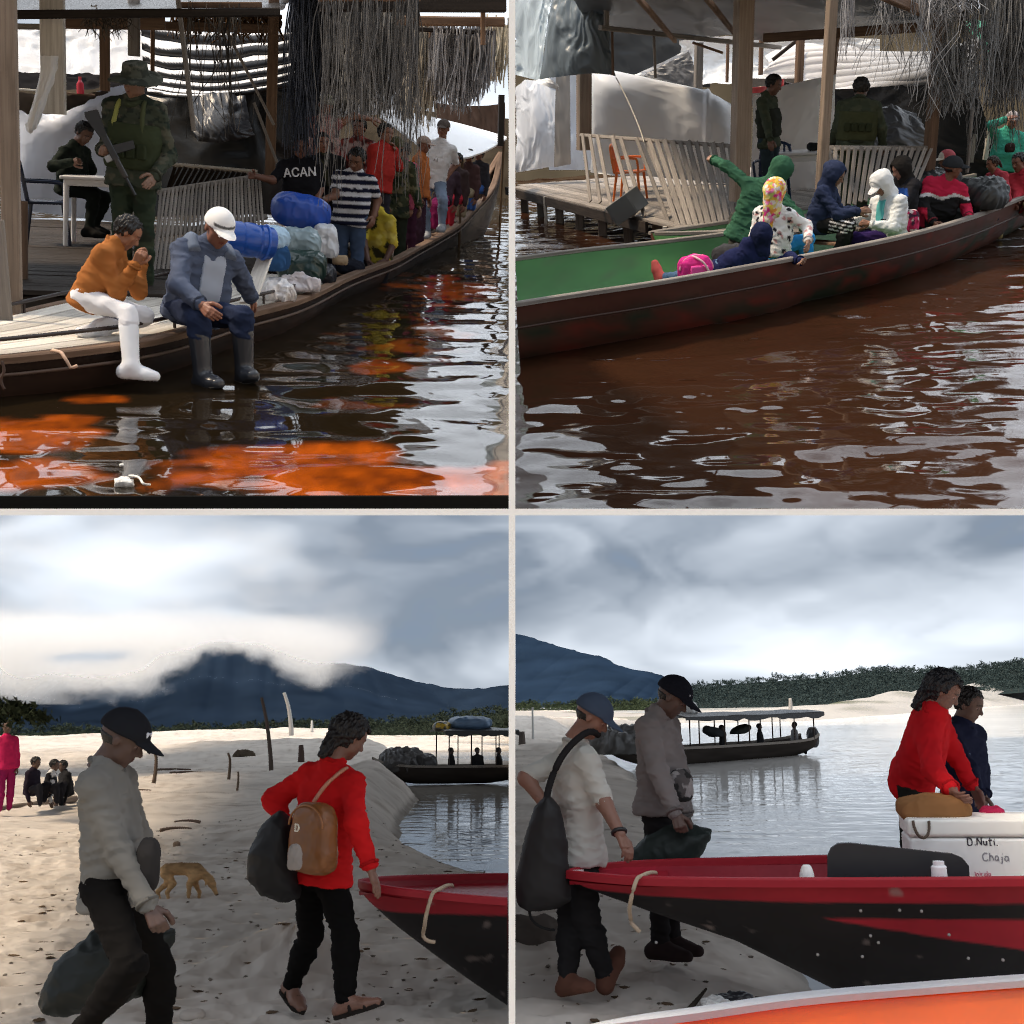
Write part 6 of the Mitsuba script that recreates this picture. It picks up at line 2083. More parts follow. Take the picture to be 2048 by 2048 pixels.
def band(p):
    e = 0.014 * (meshkit.fbm(p * [5, 5, 2], 3, 25) - 0.5)
    up_ = np.clip((0.535 + e - p[:, 2]) / 0.012 + 0.5, 0, 1)
    lo_ = np.clip((p[:, 2] - 0.535 + 1.3 * e + 0.175 * np.clip((p[:, 0] - 0.2) / 1.1, 0, 1)) / 0.012 + 0.5, 0, 1)
    return up_ * lo_ * np.clip((p[:, 0] - 0.2) / 0.05, 0, 1)


hull(bt, G, Fb, [0.02, 0.17, 0.36, 0.64, 0.68, 0.66], redblack(lambda p: 0.618 + 0.02 * np.clip(-p[:, 0], 0, 1), band), lambda p: np.array([0.34, 0.014, 0.03]) * (0.6 + 0.7 * meshkit.fbm(p * [2, 5, 3], 3, 3))[:, None], RED * 1.1, th=0.035, n=220, rimw=0.03, rimh=0.022, mat=('worn_paint', 'worn_paint', 'worn_paint'), pw=2.3, ns=121)
Gd, Fd = spline(G, 60), spline(Fb, 60)
P = np.array([[Gd[j] + (Fd[j] - Gd[j]) * q - [0, 0, 0.03 + 0.03 * math.sin(q * math.pi)] for q in np.linspace(0.03, 0.97, 9)] for j in range(1, 17)])
sheet(bt, 'foredeck', P, lambda p: np.array([0.36, 0.016, 0.03]) * (0.6 + 0.7 * meshkit.fbm(p * [2, 5, 3], 3, 3))[:, None])
part(bt, 'bow_cap', tube([G[0] + [-0.05, 0, 0.008], G[0] + [0.10, 0.0, 0.006]], [0.008, 0.02], 8), 'sheet', (0.6, 0.45, 0.45), True)
for i, (x, y) in enumerate(((1742, 1874), (1900, 1872), (1758, 1888), (1726, 1917), (1636, 1913), (1800, 1822), (1844, 1824), (1722, 1823), (2010, 1925), (1940, 1921), (1310, 1890))):
    c = pt(x, y, 6.99)
    j = np.argmin(np.abs(Gd[:, 0] - c[0]))
    part(bt, 'nail', xf(trimesh.creation.icosphere(1, 0.008), None, [c[0], Gd[j][1] + 0.012 + 0.33 * max(0, (0.66 - c[2]) / 0.66) ** 2.3 * 0.5, c[2]]), 'sheet', (0.30, 0.28, 0.27), True)
bow_rope('pale mooring rope looped over the red bow near the man with the shoulder bag', [pt(1312, 1746, 7.6), pt(1292, 1748, 7.2), pt(1276, 1755, 7.0), pt(1264, 1790, 6.95), pt(1259, 1820, 7.0), pt(1262, 1842, 7.1), pt(1272, 1856, 7.05), pt(1280, 1864, 7.05)], BR)
STROKES = {'D': [[(0, 0), (0.02, 1), (0.35, 0.95), (0.6, 0.6), (0.5, 0.2), (0.2, 0), (0, 0.02)]], 'N': [[(0, 0), (0.04, 1), (0.55, 0.05), (0.6, 1.02)]], 'C': [[(0.6, 0.85), (0.35, 1), (0.05, 0.6), (0.1, 0.15), (0.4, 0), (0.62, 0.15)]],
           'I': [[(0.1, 0), (0.14, 1)]], 'u': [[(0, 0.6), (0.05, 0.1), (0.3, 0.02), (0.42, 0.6)], [(0.42, 0.6), (0.46, 0)]], 't': [[(0.2, 1), (0.18, 0.1), (0.4, 0)], [(0, 0.65), (0.42, 0.68)]], 'i': [[(0.1, 0.6), (0.12, 0)], [(0.12, 0.85), (0.14, 0.9)]],
           '.': [[(0.1, 0), (0.13, 0.06)]], 'h': [[(0, 1.05), (0.03, 0)], [(0.03, 0.35), (0.25, 0.62), (0.4, 0.4), (0.42, 0)]], 'a': [[(0.42, 0.55), (0.15, 0.58), (0, 0.25), (0.2, 0), (0.42, 0.25)], [(0.42, 0.6), (0.45, 0)]],
           'j': [[(0.25, 0.6), (0.24, -0.25), (0, -0.3)], [(0.26, 0.85), (0.28, 0.9)]], 'n': [[(0, 0.6), (0.03, 0)], [(0.03, 0.4), (0.25, 0.6), (0.4, 0.4), (0.42, 0)]], 'r': [[(0, 0.6), (0.03, 0)], [(0.03, 0.35), (0.3, 0.6)]], 'd': [[(0.42, 0.5), (0.12, 0.55), (0, 0.2), (0.2, 0), (0.42, 0.2)], [(0.42, 1), (0.45, 0)]]}


def handwriting(txt, hgt, org, r):
    g = np.random.default_rng(len(txt) * 7)
    out, x = [], 0.0
    for ch in txt:
        for st in STROKES[ch]:
            P = np.array([[x + a * hgt, 0, b * hgt] for a, b in st]) + g.normal(0, 0.03 * hgt, (len(st), 3)) * [1, 0, 1]
            out.append(tube(spline(P, 14) + np.asarray(org), r, 5))
        x += hgt * (max(a for st in STROKES[ch] for a, b in st) + 0.22)
    return cat(out)


# cooler box
cb = thing('cooler_box', 'white cooler box with handwriting standing in the red and black boat', 'box')
v_ = 7.62
a_, b_ = pt(1816, 1638, v_), pt(1816, 1760, v_)
W_, Hh, Dp = 0.86, a_[2] - b_[2] + 0.12, 0.46
c = np.array([a_[0] + W_ / 2, v_ + Dp / 2, a_[2] - Hh / 2])
part(cb, 'body', xf(rbox((W_, Dp, Hh - 0.10), 0.02), None, c - [0, 0, 0.05]), 'sheet', (0.78, 0.78, 0.76), 40)
part(cb, 'lid', xf(rbox((W_ + 0.015, Dp + 0.015, 0.095), 0.02), None, c + [0, 0, Hh / 2 - 0.0475]), 'sheet', (0.82, 0.81, 0.77), 40)
for txt, x, y, hgt, colr in (('D.Nuti.', 1936, 1691, 0.040, (0.05, 0.05, 0.06)), ('Chaja', 1966, 1722, 0.042, (0.25, 0.25, 0.27)), ('Inirida', 1950, 1752, 0.024, (0.5, 0.1, 0.16))):
    q = pt(x, y, v_ - 0.004)
    part(cb, 'lettering', handwriting(txt, hgt, [q[0], v_ - 0.001, q[2]], 0.0035 if hgt > 0.03 else 0.002), 'matte', colr)
part(cb, 'handle', tube(spline([pt(1826, 1642, 7.61), pt(1838, 1672, 7.58), pt(1846, 1676, 7.58), pt(1858, 1642, 7.61)], 16), 0.008, 7), 'matte', (0.12, 0.09, 0.07), True)
# black seat board
pts = [(1655, 1765), (1655, 1712), (1662, 1696), (1676, 1687), (1700, 1686), (1800, 1697), (1905, 1708), (1925, 1716), (1938, 1732), (1940, 1765)]
q = np.array([pt(x, y, 7.30) for x, y in pts])
po = shapely.Polygon(q[:, [0, 2]]).buffer(0.012).buffer(-0.012)
e = trimesh.creation.extrude_polygon(po, 0.04, engine='earcut')
solo('seat_board', 'black rounded board standing on edge inside the red and black boat', 'board', xf(e, np.array([[1, 0, 0], [0, 0, 1], [0, 1, 0]]), [0, 7.30, 0]), 'sheet', (0.022, 0.024, 0.027), 30)
# white cup and bottle
cu = pt(1614, 1758, 7.15)
solo('white_cup', 'upturned white cup on the edge of the red and black boat', 'cup', xf(trimesh.creation.revolve(np.array([[0, 0], [0.038, 0], [0.036, 0.03], [0.025, 0.062], [0.018, 0.070], [0, 0.072]]), sections=20), None, cu - [0, 0, 0.0]), 'sheet', (0.82, 0.80, 0.77), 40)
jb = pt(1879, 1758, 7.10)
jar = thing('white_jar', 'white plastic jar in front of the black board in the boat', 'jar')
part(jar, 'body', xf(trimesh.creation.revolve(np.array([[0, 0], [0.036, 0], [0.039, 0.01], [0.038, 0.06], [0.03, 0.068], [0, 0.07]]), sections=20), None, jb), 'sheet', (0.80, 0.80, 0.82), 40)
part(jar, 'lid', xf(trimesh.creation.cylinder(0.028, 0.018, sections=16), None, jb + [0, 0, 0.078]), 'sheet', (0.75, 0.75, 0.78), 40)
bundle('brown_bag', 'brown backpack lying on the white cooler under the hands of the woman in red', 'bag', pt(1868, 1617, 7.84), (0.40, 0.26, 0.155), (0.30, 0.145, 0.06), 'cloth', 0.03, 8, 4)
bundle('red_cloth', 'small crimson cloth held over the cooler by the person in navy', 'cloth', pt(1985, 1628, 8.05), (0.13, 0.10, 0.07), (0.55, 0.03, 0.10), 'cloth', 0.03, 18, 9, sub=4)
# orange boat
ob = thing('orange_boat', 'orange boat with a grey rim at the bottom right corner', 'boat')
Fo = np.array([gp(1205, 2052, 0.36), gp(1320, 2034, 0.37), gp(1607, 1994, 0.37), gp(1850, 1973, 0.37), gp(2110, 1954, 0.37)])
Go = Fo + np.array([[-0.1, -0.12, 0], [0.05, -0.45, 0], [0.2, -0.8, 0], [0.25, -0.95, 0], [0.25, -1.0, 0]])
hull(ob, Go, Fo, [0.2, 0.3, 0.36, 0.36, 0.36], (0.6, 0.10, 0.012), lambda p: np.array([0.72, 0.13, 0.010]) * (0.8 + 0.4 * meshkit.fbm(p * 3, 3, 3))[:, None], (0.40, 0.41, 0.43), th=0.04, n=50, rimw=0.075, rimh=0.018, mat=('plastic', 'plastic', 'sheet'), pw=4)
bundle('litter', 'white plastic scrap on the sand under the red and black boat', 'litter', gp(1432, 2010, 0.03), (0.16, 0.10, 0.07), (0.7, 0.7, 0.68), 'sheet', 0.05, 16, 4, sub=4)
bundle('litter', 'dark plastic scrap on the sand beside the white scrap', 'litter', gp(1470, 2003, 0.03), (0.20, 0.10, 0.06), (0.03, 0.03, 0.035), 'sheet', 0.05, 16, 5, sub=4)
solo('driftwood', 'dark stick on the sand left of the white scrap', 'driftwood', tube([gp(1376, 2022, 0.02), gp(1412, 1978, 0.04)], [0.018, 0.008], 6), 'matte', (0.06, 0.05, 0.04), True)
bundle('stone', 'dark rock behind the feet of the man with the shoulder bag', 'stone', gp(1058, 1870, 0.06), (0.42, 0.5, 0.22), (0.10, 0.085, 0.075), 'matte', 0.08, 5, 6, sub=4)
stick('white stake on the far sand at the left edge of the river view', 1066, 1478, 1065, 1414, 0.05, (0.6, 0.6, 0.58), 60, 'stake', 'stake', 0)
stick('dark stump on the sand at the left edge of the river view', 1044, 1484, 1044, 1463, 0.14, (0.12, 0.10, 0.09), 55, 'stump', 'stump', 0)
stick('pale dead trunk standing on the far sandbank', 1577, 1424, 1580, 1396, 0.22, (0.4, 0.38, 0.36), 150, 'dead_tree', 'tree', 0.1)


# ---- covered river boats in the distance
def river_boat(label, a, b, side, h0, posts, roofz, roof, cargo, dir_w=1.7, rcol=(0.022, 0.021, 0.021), cut=False):
    k = thing('river_boat', label, 'boat')
    a, b = np.asarray(a, float), np.asarray(b, float)
    x = unit(b - a)
    L = np.linalg.norm(b - a)
    y = np.array([-x[1], x[0], 0])
    if y[1] < 0:
        y = -y
    s = np.array([0, 0.08, 0.25, 0.5, 0.75, 0.92, 1.0])
    w = np.array([0.02, 0.45, 0.85, 1.0, 0.98, 0.85, 0.5]) * dir_w
    zz = np.array([0.30, 0.12, 0.02, 0, 0, 0.05, 0.15]) * side + h0
    if cut:
        w[-2:], zz[-2:] = 0.98 * dir_w, h0
    C = a + x * (s * L)[:, None]
    C[:, 2] = zz
    hull(k, C - y * (w / 2)[:, None], C + y * (w / 2)[:, None], [0.2, 0.5, 0.6, 0.6, 0.6, 0.6, 0.5], lambda p: np.array([0.055, 0.046, 0.04]) * (0.5 + meshkit.fbm(p * [1, 1, 6], 3, 3))[:, None], (0.06, 0.05, 0.045), (0.26, 0.23, 0.2), th=0.05, n=40, rimw=0.05, rimh=0.04, mat=('matte', 'matte', 'matte'))
    for t in posts:
        for sd in (-1, 1):
            q = a + x * (t * L) + y * sd * dir_w * 0.42
            q[2] = h0 - 0.1
            part(k, 'post', tube([q, [q[0], q[1], roofz - 0.02]], 0.022, 6), 'matte', (0.10, 0.08, 0.07), True)
    u, vv = np.linspace(roof[0], roof[1], 30), np.linspace(-1, 1, 9)
    P = np.array([[a + x * (t * L) + y * q * dir_w * 0.52 + np.array([0, 0, -a[2] + roofz + 0.10 * (1 - q * q) + 0.06 * meshkit.noise(np.array([t * 14, q * 2, 3.0]), 4)]) for q in vv] for t in u])
    part(k, 'roof', thick_sheet(P, 0.05), 'sheet', rcol, 40)
    part(k, 'fringe', grid_mesh(np.array([[a + x * (t * L) - y * dir_w * 0.53 + np.array([0, 0, -a[2] + roofz + 0.04 - dz * (0.10 + 0.10 * meshkit.noise(np.array([t * 30, 1, 3.0]), 6))]) for dz in (0, 1)] for t in np.linspace(roof[0], roof[1], 60)])), 'sheet', np.asarray(rcol) * 0.8, True)
    return a, x, y, L


use(BL)
pt, gp = BL.at, BL.gp
vB = 46.0
a_ = gp(738, 1560, WL)
a_ = np.array([pt(745, 1500, vB)[0], vB, WL + 0.1])
b_ = np.array([wall_r(vB + 0.9, 0, -1) - 0.05, vB + 0.9, WL + 0.1])
A_, X_, Y_, L_ = river_boat('covered river boat with a blue bundle on its roof moored at the beach', a_, b_, 1.0, WL + 0.62, (0.50, 0.66, 0.84, 0.97), 1.48, (0.46, 1.0), None, cut=True)
BOAT1 = (A_, X_, Y_, L_)
at_ = lambda t, y_, z: np.array([*(A_ + X_ * t * L_ + Y_ * y_)[:2], z])
bundle('roof_bundle', 'blue tarp bundle on the roof of the moored river boat', 'bundle', at_(0.70, 0, 1.80), (1.5, 1.0, 0.46), (0.12, 0.20, 0.32), 'sheet', 0.10, 3, 4, sub=4, yaw=8)
bundle('roof_bundle', 'yellow and dark bundle at the front edge of the river boat roof', 'bundle', at_(0.49, 0, 1.66), (0.55, 0.8, 0.34), patches([(0.5, 0.33, 0.03), (0.05, 0.05, 0.04)], 0.2), 'sheet', 0.10, 4, 5, sub=4)
bundle('cargo_heap', 'grey tarp covered cargo heap on the bow of the moored river boat', 'cargo', at_(0.21, 0, WL + 0.80), (1.35, 1.2, 0.8), (0.09, 0.087, 0.087), 'sheet', 0.30, 4, 26, sub=5)
bundle('cargo_heap', 'smaller dark cargo heap beside the posts of the moored river boat', 'cargo', at_(0.38, 0, WL + 0.72), (0.7, 1.0, 0.62), (0.08, 0.078, 0.08), 'sheet', 0.12, 4, 7, sub=4)
use(BR)
pt, gp = BR.at, BR.gp
a_ = np.array([-4.9, 39.0, WL + 0.1])
b_ = np.array([1.35, 49.5, WL + 0.1])
A2, X2, Y2, L2 = river_boat('long covered river boat with passengers crossing the silvery river', a_, b_, 1.2, WL + 0.50, (0.34, 0.46, 0.58, 0.70, 0.82, 0.93), 1.12, (0.26, 0.97), None, 1.6)
at2 = lambda t, y_, z: np.array([*(A2 + X2 * t * L2 + Y2 * y_)[:2], z])
bundle('cargo_heap', 'grey tarp covered cargo heap behind the man with the shoulder bag', 'cargo', at2(0.07, 0, WL + 0.8), (1.9, 1.3, 0.8), (0.10, 0.097, 0.094), 'sheet', 0.30, 3.5, 16, sub=5, yaw=40)
bundle('roof_bundle', 'white bundle on the roof of the crossing river boat', 'bundle', at2(0.36, 0, 1.38), (0.8, 0.7, 0.45), (0.62, 0.62, 0.6), 'sheet', 0.10, 4, 5, sub=4)
bundle('hammock', 'dark hammock slung under the roof of the crossing river boat', 'hammock', at2(0.47, -0.2, 0.62), (1.1, 0.4, 0.30), (0.03, 0.032, 0.035), 'cloth', 0.06, 5, 8, sub=4, yaw=58, tilt=14)
bundle('hammock', 'second dark hammock beside the posts of the crossing river boat', 'hammock', at2(0.60, -0.2, 0.66), (1.0, 0.4, 0.26), (0.025, 0.028, 0.025), 'cloth', 0.06, 5, 9, sub=4, yaw=58, tilt=-12)
bundle('outboard_motor', 'dark outboard motor at the stern of the crossing river boat', 'motor', at2(1.02, 0, WL + 0.55), (0.4, 0.35, 0.75), (0.05, 0.05, 0.055), 'sheet', 0.08, 6, 3, sub=4)
# ================================================================== people of the upper left scene
use(TL)
pt, gp = TL.nom, TL.gp
BLACKHAIR = ('short', (0.010, 0.009, 0.009))
ol = camo(GREENCAMO, 10, 4)
S = person('soldier standing with a rifle in a green camouflage uniform and boonie hat', 10.75, 1.82, {'hip': (266, 352), 'neck': (270, 205, -0.02), 'head': (270, 163, -0.06), 're': (212, 318, -0.16), 'rw': (201, 300, -0.42), 'le': (338, 312, 0.05), 'lw': (300, 364, -0.30)},
           face=-18, head=-38, top=ol, bottom=camo(DARKGREEN, 9, 6), shoes=(0.015, 0.014, 0.013), hat=('boonie', camo([(0.075, 0.082, 0.066), (0.04, 0.045, 0.036), (0.12, 0.12, 0.10)], 14, 3), 0.98), hands=('open', 'fist'), cell=0.013, fat=1.08, pitch=4)


def torso_vest(I, col, extra=0.045, z0=0.06, z1=0.80, name='vest', pouches=True, seed=3):
    h, up, left, hip, neck = I['h'], I['up'], I['left'], I['hip'], I['neck']
    P = [p for p in I['chain'](extra, True, 0, 0, 0)][:3]
    P = [P[0], P[1], P[2]]
    Lt = np.linalg.norm(neck - hip)

    def fn(p):
        d = cone(p, *P[0][:4])
        for a in P[1:]:
            d = smin(d, cone(p, *a[:4]), 0.06)
        t = (p - hip) @ up
        return np.maximum(np.maximum(d, z0 * Lt - t), t - z1 * Lt)
    q = np.array([a for p in P for a in p[:2]])
    m = net(fn, q.min(0) - 0.22, q.max(0) + 0.22, 0.013)
    m = crumple(m, 0.006, 14, seed)
    part(I['key'], name, m, 'cloth', solid(col, 0.18, 12)(m[0]), True)
    if pouches:
        fwd = I['fwd']
        for i in range(4):
            x = (i - 1.5) * 0.085
            R = np.stack([left, fwd, up], 1)
            c = hip + up * 0.11 * h + left * x + fwd * (0.135 + 0.02 - 0.3 * x * x)
            b_ = xf(rbox((0.075, 0.05, 0.12), 0.014), R, c)
            part(I['key'], 'pouch', crumple(b_, 0.003, 30, i), 'cloth', np.asarray(col) * 0.85, 40)


torso_vest(S, (0.040, 0.050, 0.026), 0.040, 0.10, 0.72)
h_, up_, lf_, fw_ = S['h'], S['up'], S['left'], S['fwd']
for sd in (1, -1):
    a_ = S['neck'] - up_ * 0.30 + lf_ * sd * 0.13 + fw_ * 0.145
    c_ = S['neck'] + up_ * 0.01 + lf_ * sd * 0.10 + fw_ * 0.03
    part(S['key'], 'strap', tube(spline([a_, (a_ + c_) / 2 + fw_ * 0.035, c_, c_ - fw_ * 0.12 - up_ * 0.04], 14), 0.020, 6), 'cloth', (0.07, 0.08, 0.04) if sd == 1 else (0.32, 0.33, 0.10), True)
part(S['key'], 'collar', tube(spline([S['neck'] + lf_ * 0.085 + up_ * 0.035, S['neck'] + fw_ * 0.10 - up_ * 0.02, S['neck'] - lf_ * 0.085 + up_ * 0.035, S['neck'] - fw_ * 0.07 + up_ * 0.06, S['neck'] + lf_ * 0.085 + up_ * 0.035], 24), 0.024, 7), 'cloth', (0.045, 0.055, 0.032), True)
# rifle
rf = thing('rifle', 'black rifle held muzzle down across the chest of the standing soldier', 'rifle')
v0 = S['W'][-1][1] - 0.06
ra, rb_ = TL.at(181, 222, v0 + 0.02), TL.at(258, 366, v0 - 0.10)
rx = unit(rb_ - ra)
ry = unit(np.cross(rx, [0, 1, 0]))
rz = np.cross(rx, ry)
RR = np.stack([rx, ry, rz], 1)
L = np.linalg.norm(rb_ - ra)
sg = 1 if ry[0] > 0 else -1
e = trimesh.creation.extrude_polygon(shapely.Polygon([(0, -0.04), (0.03, -0.05), (0.20, -0.026), (0.22, 0.016), (0.02, 0.045)]).buffer(0.006), 0.042, engine='earcut')
part(rf, 'stock', xf(e, RR, ra - rz * 0.02), 'sheet', (0.018, 0.018, 0.02), 30)
part(rf, 'receiver', xf(rbox((0.22, 0.052, 0.038), 0.010), RR, ra + rx * 0.30), 'sheet', (0.022, 0.022, 0.024), 40)
part(rf, 'handguard', xf(rbox((0.18, 0.042, 0.04), 0.014), RR, ra + rx * 0.47), 'sheet', (0.03, 0.025, 0.022), 40)
part(rf, 'barrel', tube([ra + rx * 0.44, ra + rx * max(L, 0.7)], 0.011, 8), 'sheet', (0.015, 0.015, 0.017), True)
e = trimesh.creation.extrude_polygon(shapely.Polygon([(0.30, 0), (0.36, 0), (0.385, 0.15), (0.335, 0.165)]).buffer(0.004), 0.026, engine='earcut')
part(rf, 'magazine', xf(e, np.stack([rx, ry * sg, rz * sg], 1), ra - rz * sg * 0.013 + ry * sg * 0.01), 'sheet', (0.02, 0.02, 0.022), 30)
part(rf, 'sight', xf(rbox((0.05, 0.05, 0.02), 0.005), RR, ra + rx * 0.37 - ry * sg * 0.05), 'sheet', (0.3, 0.3, 0.3), 40)

person('soldier in dark uniform seated leaning on the white table', 15.0, 1.72, {'hip': (140, 374), 'neck': (150, 296, -0.05), 'head': (168, 268, -0.05), 're': (108, 330, -0.15), 'rw': (157, 322, -0.22), 'le': (178, 330, 0.1), 'lw': (170, 318, -0.1), 'lk': (186, 386, 0.05), 'la': (188, 452, 0.05), 'rk': (180, 388, -0.1), 'ra': (178, 458, -0.1)},
       face=62, head=50, pitch=12, top=camo([(0.012, 0.018, 0.014), (0.02, 0.026, 0.02), (0.008, 0.01, 0.009)], 10), bottom=(0.012, 0.016, 0.014), shoes=(0.01, 0.01, 0.01), hair=BLACKHAIR, skin=(0.12, 0.06, 0.04), hands='fist', cell=0.018)
BOY = person('boy in an orange shirt and white trousers sitting on the canoe bow', 8.0, 1.42, {'hip': (176, 596), 'neck': (224, 500, 0.0), 'head': (255, 467, 0.02), 're': (238, 598, '-'), 'rw': (272, 526, -0.05), 'le': (284, 592, 0.1), 'lw': (284, 524, 0.08),
       'rk': (256, 628, -0.16), 'ra': (262, 732, -0.14), 'rt': (325, 752, 0.0), 'lk': (290, 632, 0.05), 'la': (198, 654, -0.08), 'lt': (170, 664, -0.08)},
       face=78, head=98, pitch=8, top=lambda p: np.array([0.34, 0.125, 0.035]) * (0.8 + 0.4 * meshkit.fbm(p * 9, 3, 3))[:, None], sleeve=0.97, bottom=lambda p: np.where((p[:, 2:3] < -0.085) & (p[:, 0:1] < 0.20), np.where(np.mod(p[:, 2:3] * 40, 1) < 0.25, 0.5, 1.0) * np.array([[0.05, 0.075, 0.15]]), np.array([0.70, 0.71, 0.75]) * (0.85 + 0.3 * meshkit.fbm(p * 12, 3, 5))[:, None]), shoes=(0.72, 0.74, 0.78), boots=True,  # folded shin painted navy for its shadow; the stripes are trouser pattern
       hair=('short', (0.008, 0.007, 0.007)), skin=(0.25, 0.11, 0.06), hands='fist', cell=0.012, wr=0.011, fat=0.88)


def jack(p):
    return np.array([0.075, 0.095, 0.15]) * (0.75 + 0.5 * meshkit.fbm(p * 7, 3, 9))[:, None]


MAN = person('man in a grey blue jacket and white cap sitting on the canoe side', 8.35, 1.72, {'hip': (385, 618), 'neck': (418, 502, -0.03), 'head': (436, 461, -0.06), 're': (358, 572, '-'), 'rw': (405, 612, '-'), 'le': (480, 552, 0.12), 'lw': (500, 590, 0.12),
       'rk': (396, 640, '-'), 'ra': (405, 742, -0.02), 'rt': (430, 762, -0.12), 'lk': (484, 634, '-'), 'la': (488, 730, 0.0), 'lt': (500, 748, -0.12)},
       face=24, head=30, pitch=4, top=jack, sleeve=0.94, bottom=(0.016, 0.024, 0.055), shoes=(0.025, 0.028, 0.036), boots=True, hair=BLACKHAIR, hat=('cap', lambda p: np.where((np.abs(p[:, 2:3] - 0.055) < 0.008) & (p[:, 1:2] > 0.05), 0.1, 0.78) * np.ones(3)), skin=(0.22, 0.095, 0.06), hands=('relaxed', 'relaxed'), cell=0.012, fat=1.0, wr=0.013)
# open jacket: light shirt front, hood at the neck
P = [p for p in MAN['chain'](0.034, True, 0, 0, 0)][:4]
f_, l_, u_, hp_, nk_ = MAN['fwd'], MAN['left'], MAN['up'], MAN['hip'], MAN['neck']


def frontf(p):
    d = cone(p, *P[0][:4])
    for a in P[1:]:
        d = smin(d, cone(p, *a[:4]), 0.07)
    x, t, y = (p - hp_) @ l_, (p - hp_) @ u_, (p - hp_) @ f_
    return np.maximum(np.maximum(np.maximum(d, np.abs(x - 0.02) - 0.075), -y + 0.02), np.maximum(-0.02 - t, t - 0.47))


q = np.array([a for p in P for a in p[:2]])
m = net(frontf, q.min(0) - 0.22, q.max(0) + 0.22, 0.010)
part(MAN['key'], 'undershirt', m, 'cloth', np.array([0.34, 0.38, 0.46]) * (0.85 + 0.3 * meshkit.fbm(m[0] * 8, 3, 2))[:, None], True)
m = crumple(tube(spline([nk_ + l_ * 0.12 + f_ * 0.07 - u_ * 0.03, nk_ + l_ * 0.11 - f_ * 0.06 + u_ * 0.02, nk_ - f_ * 0.13 - u_ * 0.01, nk_ - l_ * 0.11 - f_ * 0.06 + u_ * 0.02, nk_ - l_ * 0.12 + f_ * 0.07 - u_ * 0.03], 24), 0.045, 10), 0.012, 14, 4)
part(MAN['key'], 'collar', m, 'cloth', np.array([0.13, 0.16, 0.22]) * (0.8 + 0.5 * meshkit.fbm(m[0] * 9, 3, 2))[:, None], True)

BT = person('man in a black T-shirt with white letters behind the blue tarp', 13.3, 1.62, {'hip': (606, 400), 'neck': (600, 330, 0), 'head': (600, 303, -0.03), 're': (552, 352, -0.1), 'rw': (508, 352, -0.2), 'le': (640, 372, 0.0), 'lw': (632, 408, -0.15)}, face=-8, head=10, top=(0.010, 0.010, 0.013), sleeve=0.42, bottom=(0.02, 0.02, 0.03), hair=BLACKHAIR,
            skin=(0.17, 0.08, 0.055), cell=0.018, leglen=1.0)


def shirt_text(I, txt, hgt, up_frac, col, dx=0.0, out=0.14, wid=None, tilt=0):
    """Lettering lying on the chest: each letter bent to the body by dropping it onto the shirt's front."""
    m = meshkit.text_mesh(txt, hgt, 0.002, True)
    v = np.array(m.vertices)
    v[:, 0] -= (v[:, 0].min() + v[:, 0].max()) / 2
    f_, l_, u_ = I['fwd'], I['left'], I['up']
    if tilt:
        v = v @ rot([0, 0, 1], tilt).T
    c = I['hip'] + (I['neck'] - I['hip']) * up_frac
    # text runs from the wearer's right to left, as seen from the front
    xo = v[:, 0] + dx
    P = c + l_ * xo[:, None] + u_ * v[:, 1:2]
    S_ = scene[I['key'] + '__shirt']['filename']
    sv = meshkit.WRITTEN[S_][0]
    lo = (sv - CAM) @ FR[0].M + [0, 0, FR[0].h]
    lx, lu, lf = (lo - c) @ l_, (lo - c) @ u_, (lo - c) @ f_
    front = lf > -0.02
    tree = cKDTree(np.stack([lx[front], lu[front]], 1))
    d, i = tree.query(np.stack([xo, v[:, 1]], 1), k=6)
    y = lf[front][i].max(1) + 0.006 + v[:, 2]
    P = P + f_ * y[:, None]
    part(I['key'], 'lettering', (P, np.array(m.faces)), 'matte', col)


shirt_text(BT, 'ACAN', 0.085, 0.62, (0.7, 0.7, 0.72))
stripes = lambda p: np.where((np.mod(p[:, 2:3] * 11.5 + 0.35, 1.0) < 0.48), np.array([[0.72, 0.73, 0.78]]), np.array([[0.012, 0.014, 0.035]]))
person('man in a black and white striped shirt looking down in the canoe', 14.0, 1.76, {'hip': (700, 436), 'neck': (710, 350, 0), 'head': (713, 322, -0.05), 're': (672, 378, -0.1), 'rw': (646, 400, '-'), 'le': (752, 392, 0.1), 'lw': (748, 430, -0.1)}, face=-14, head=-25, pitch=14, top=stripes, sleeve=0.30, bottom=(0.055, 0.085, 0.15), shoes=(0.03, 0.03, 0.03), hair=BLACKHAIR,
       skin=(0.20, 0.095, 0.06), cell=0.016)
person('person in a pink tank top and camouflage cap pointing to the right behind the crowd', 15.6, 1.66, {'hip': (648, 318), 'neck': (648, 240, 0), 'head': (652, 210, -0.02), 'le': (700, 236, 0.05), 'lw': (742, 238, 0.1), 're': (630, 280, 0), 'rw': (640, 312, -0.15)}, face=12, head=15, top=patches([(0.55, 0.32, 0.30), (0.6, 0.45, 0.42), (0.3, 0.12, 0.12), (0.1, 0.07, 0.08)], 0.09, 5), sleeve=0.0,
       bottom=(0.03, 0.03, 0.04), hat=('cap', camo([(0.25, 0.25, 0.18), (0.08, 0.09, 0.06), (0.4, 0.4, 0.33)], 20, 4)), hair=BLACKHAIR, skin=(0.30, 0.15, 0.10), cell=0.018, hands=('open', 'relaxed'))
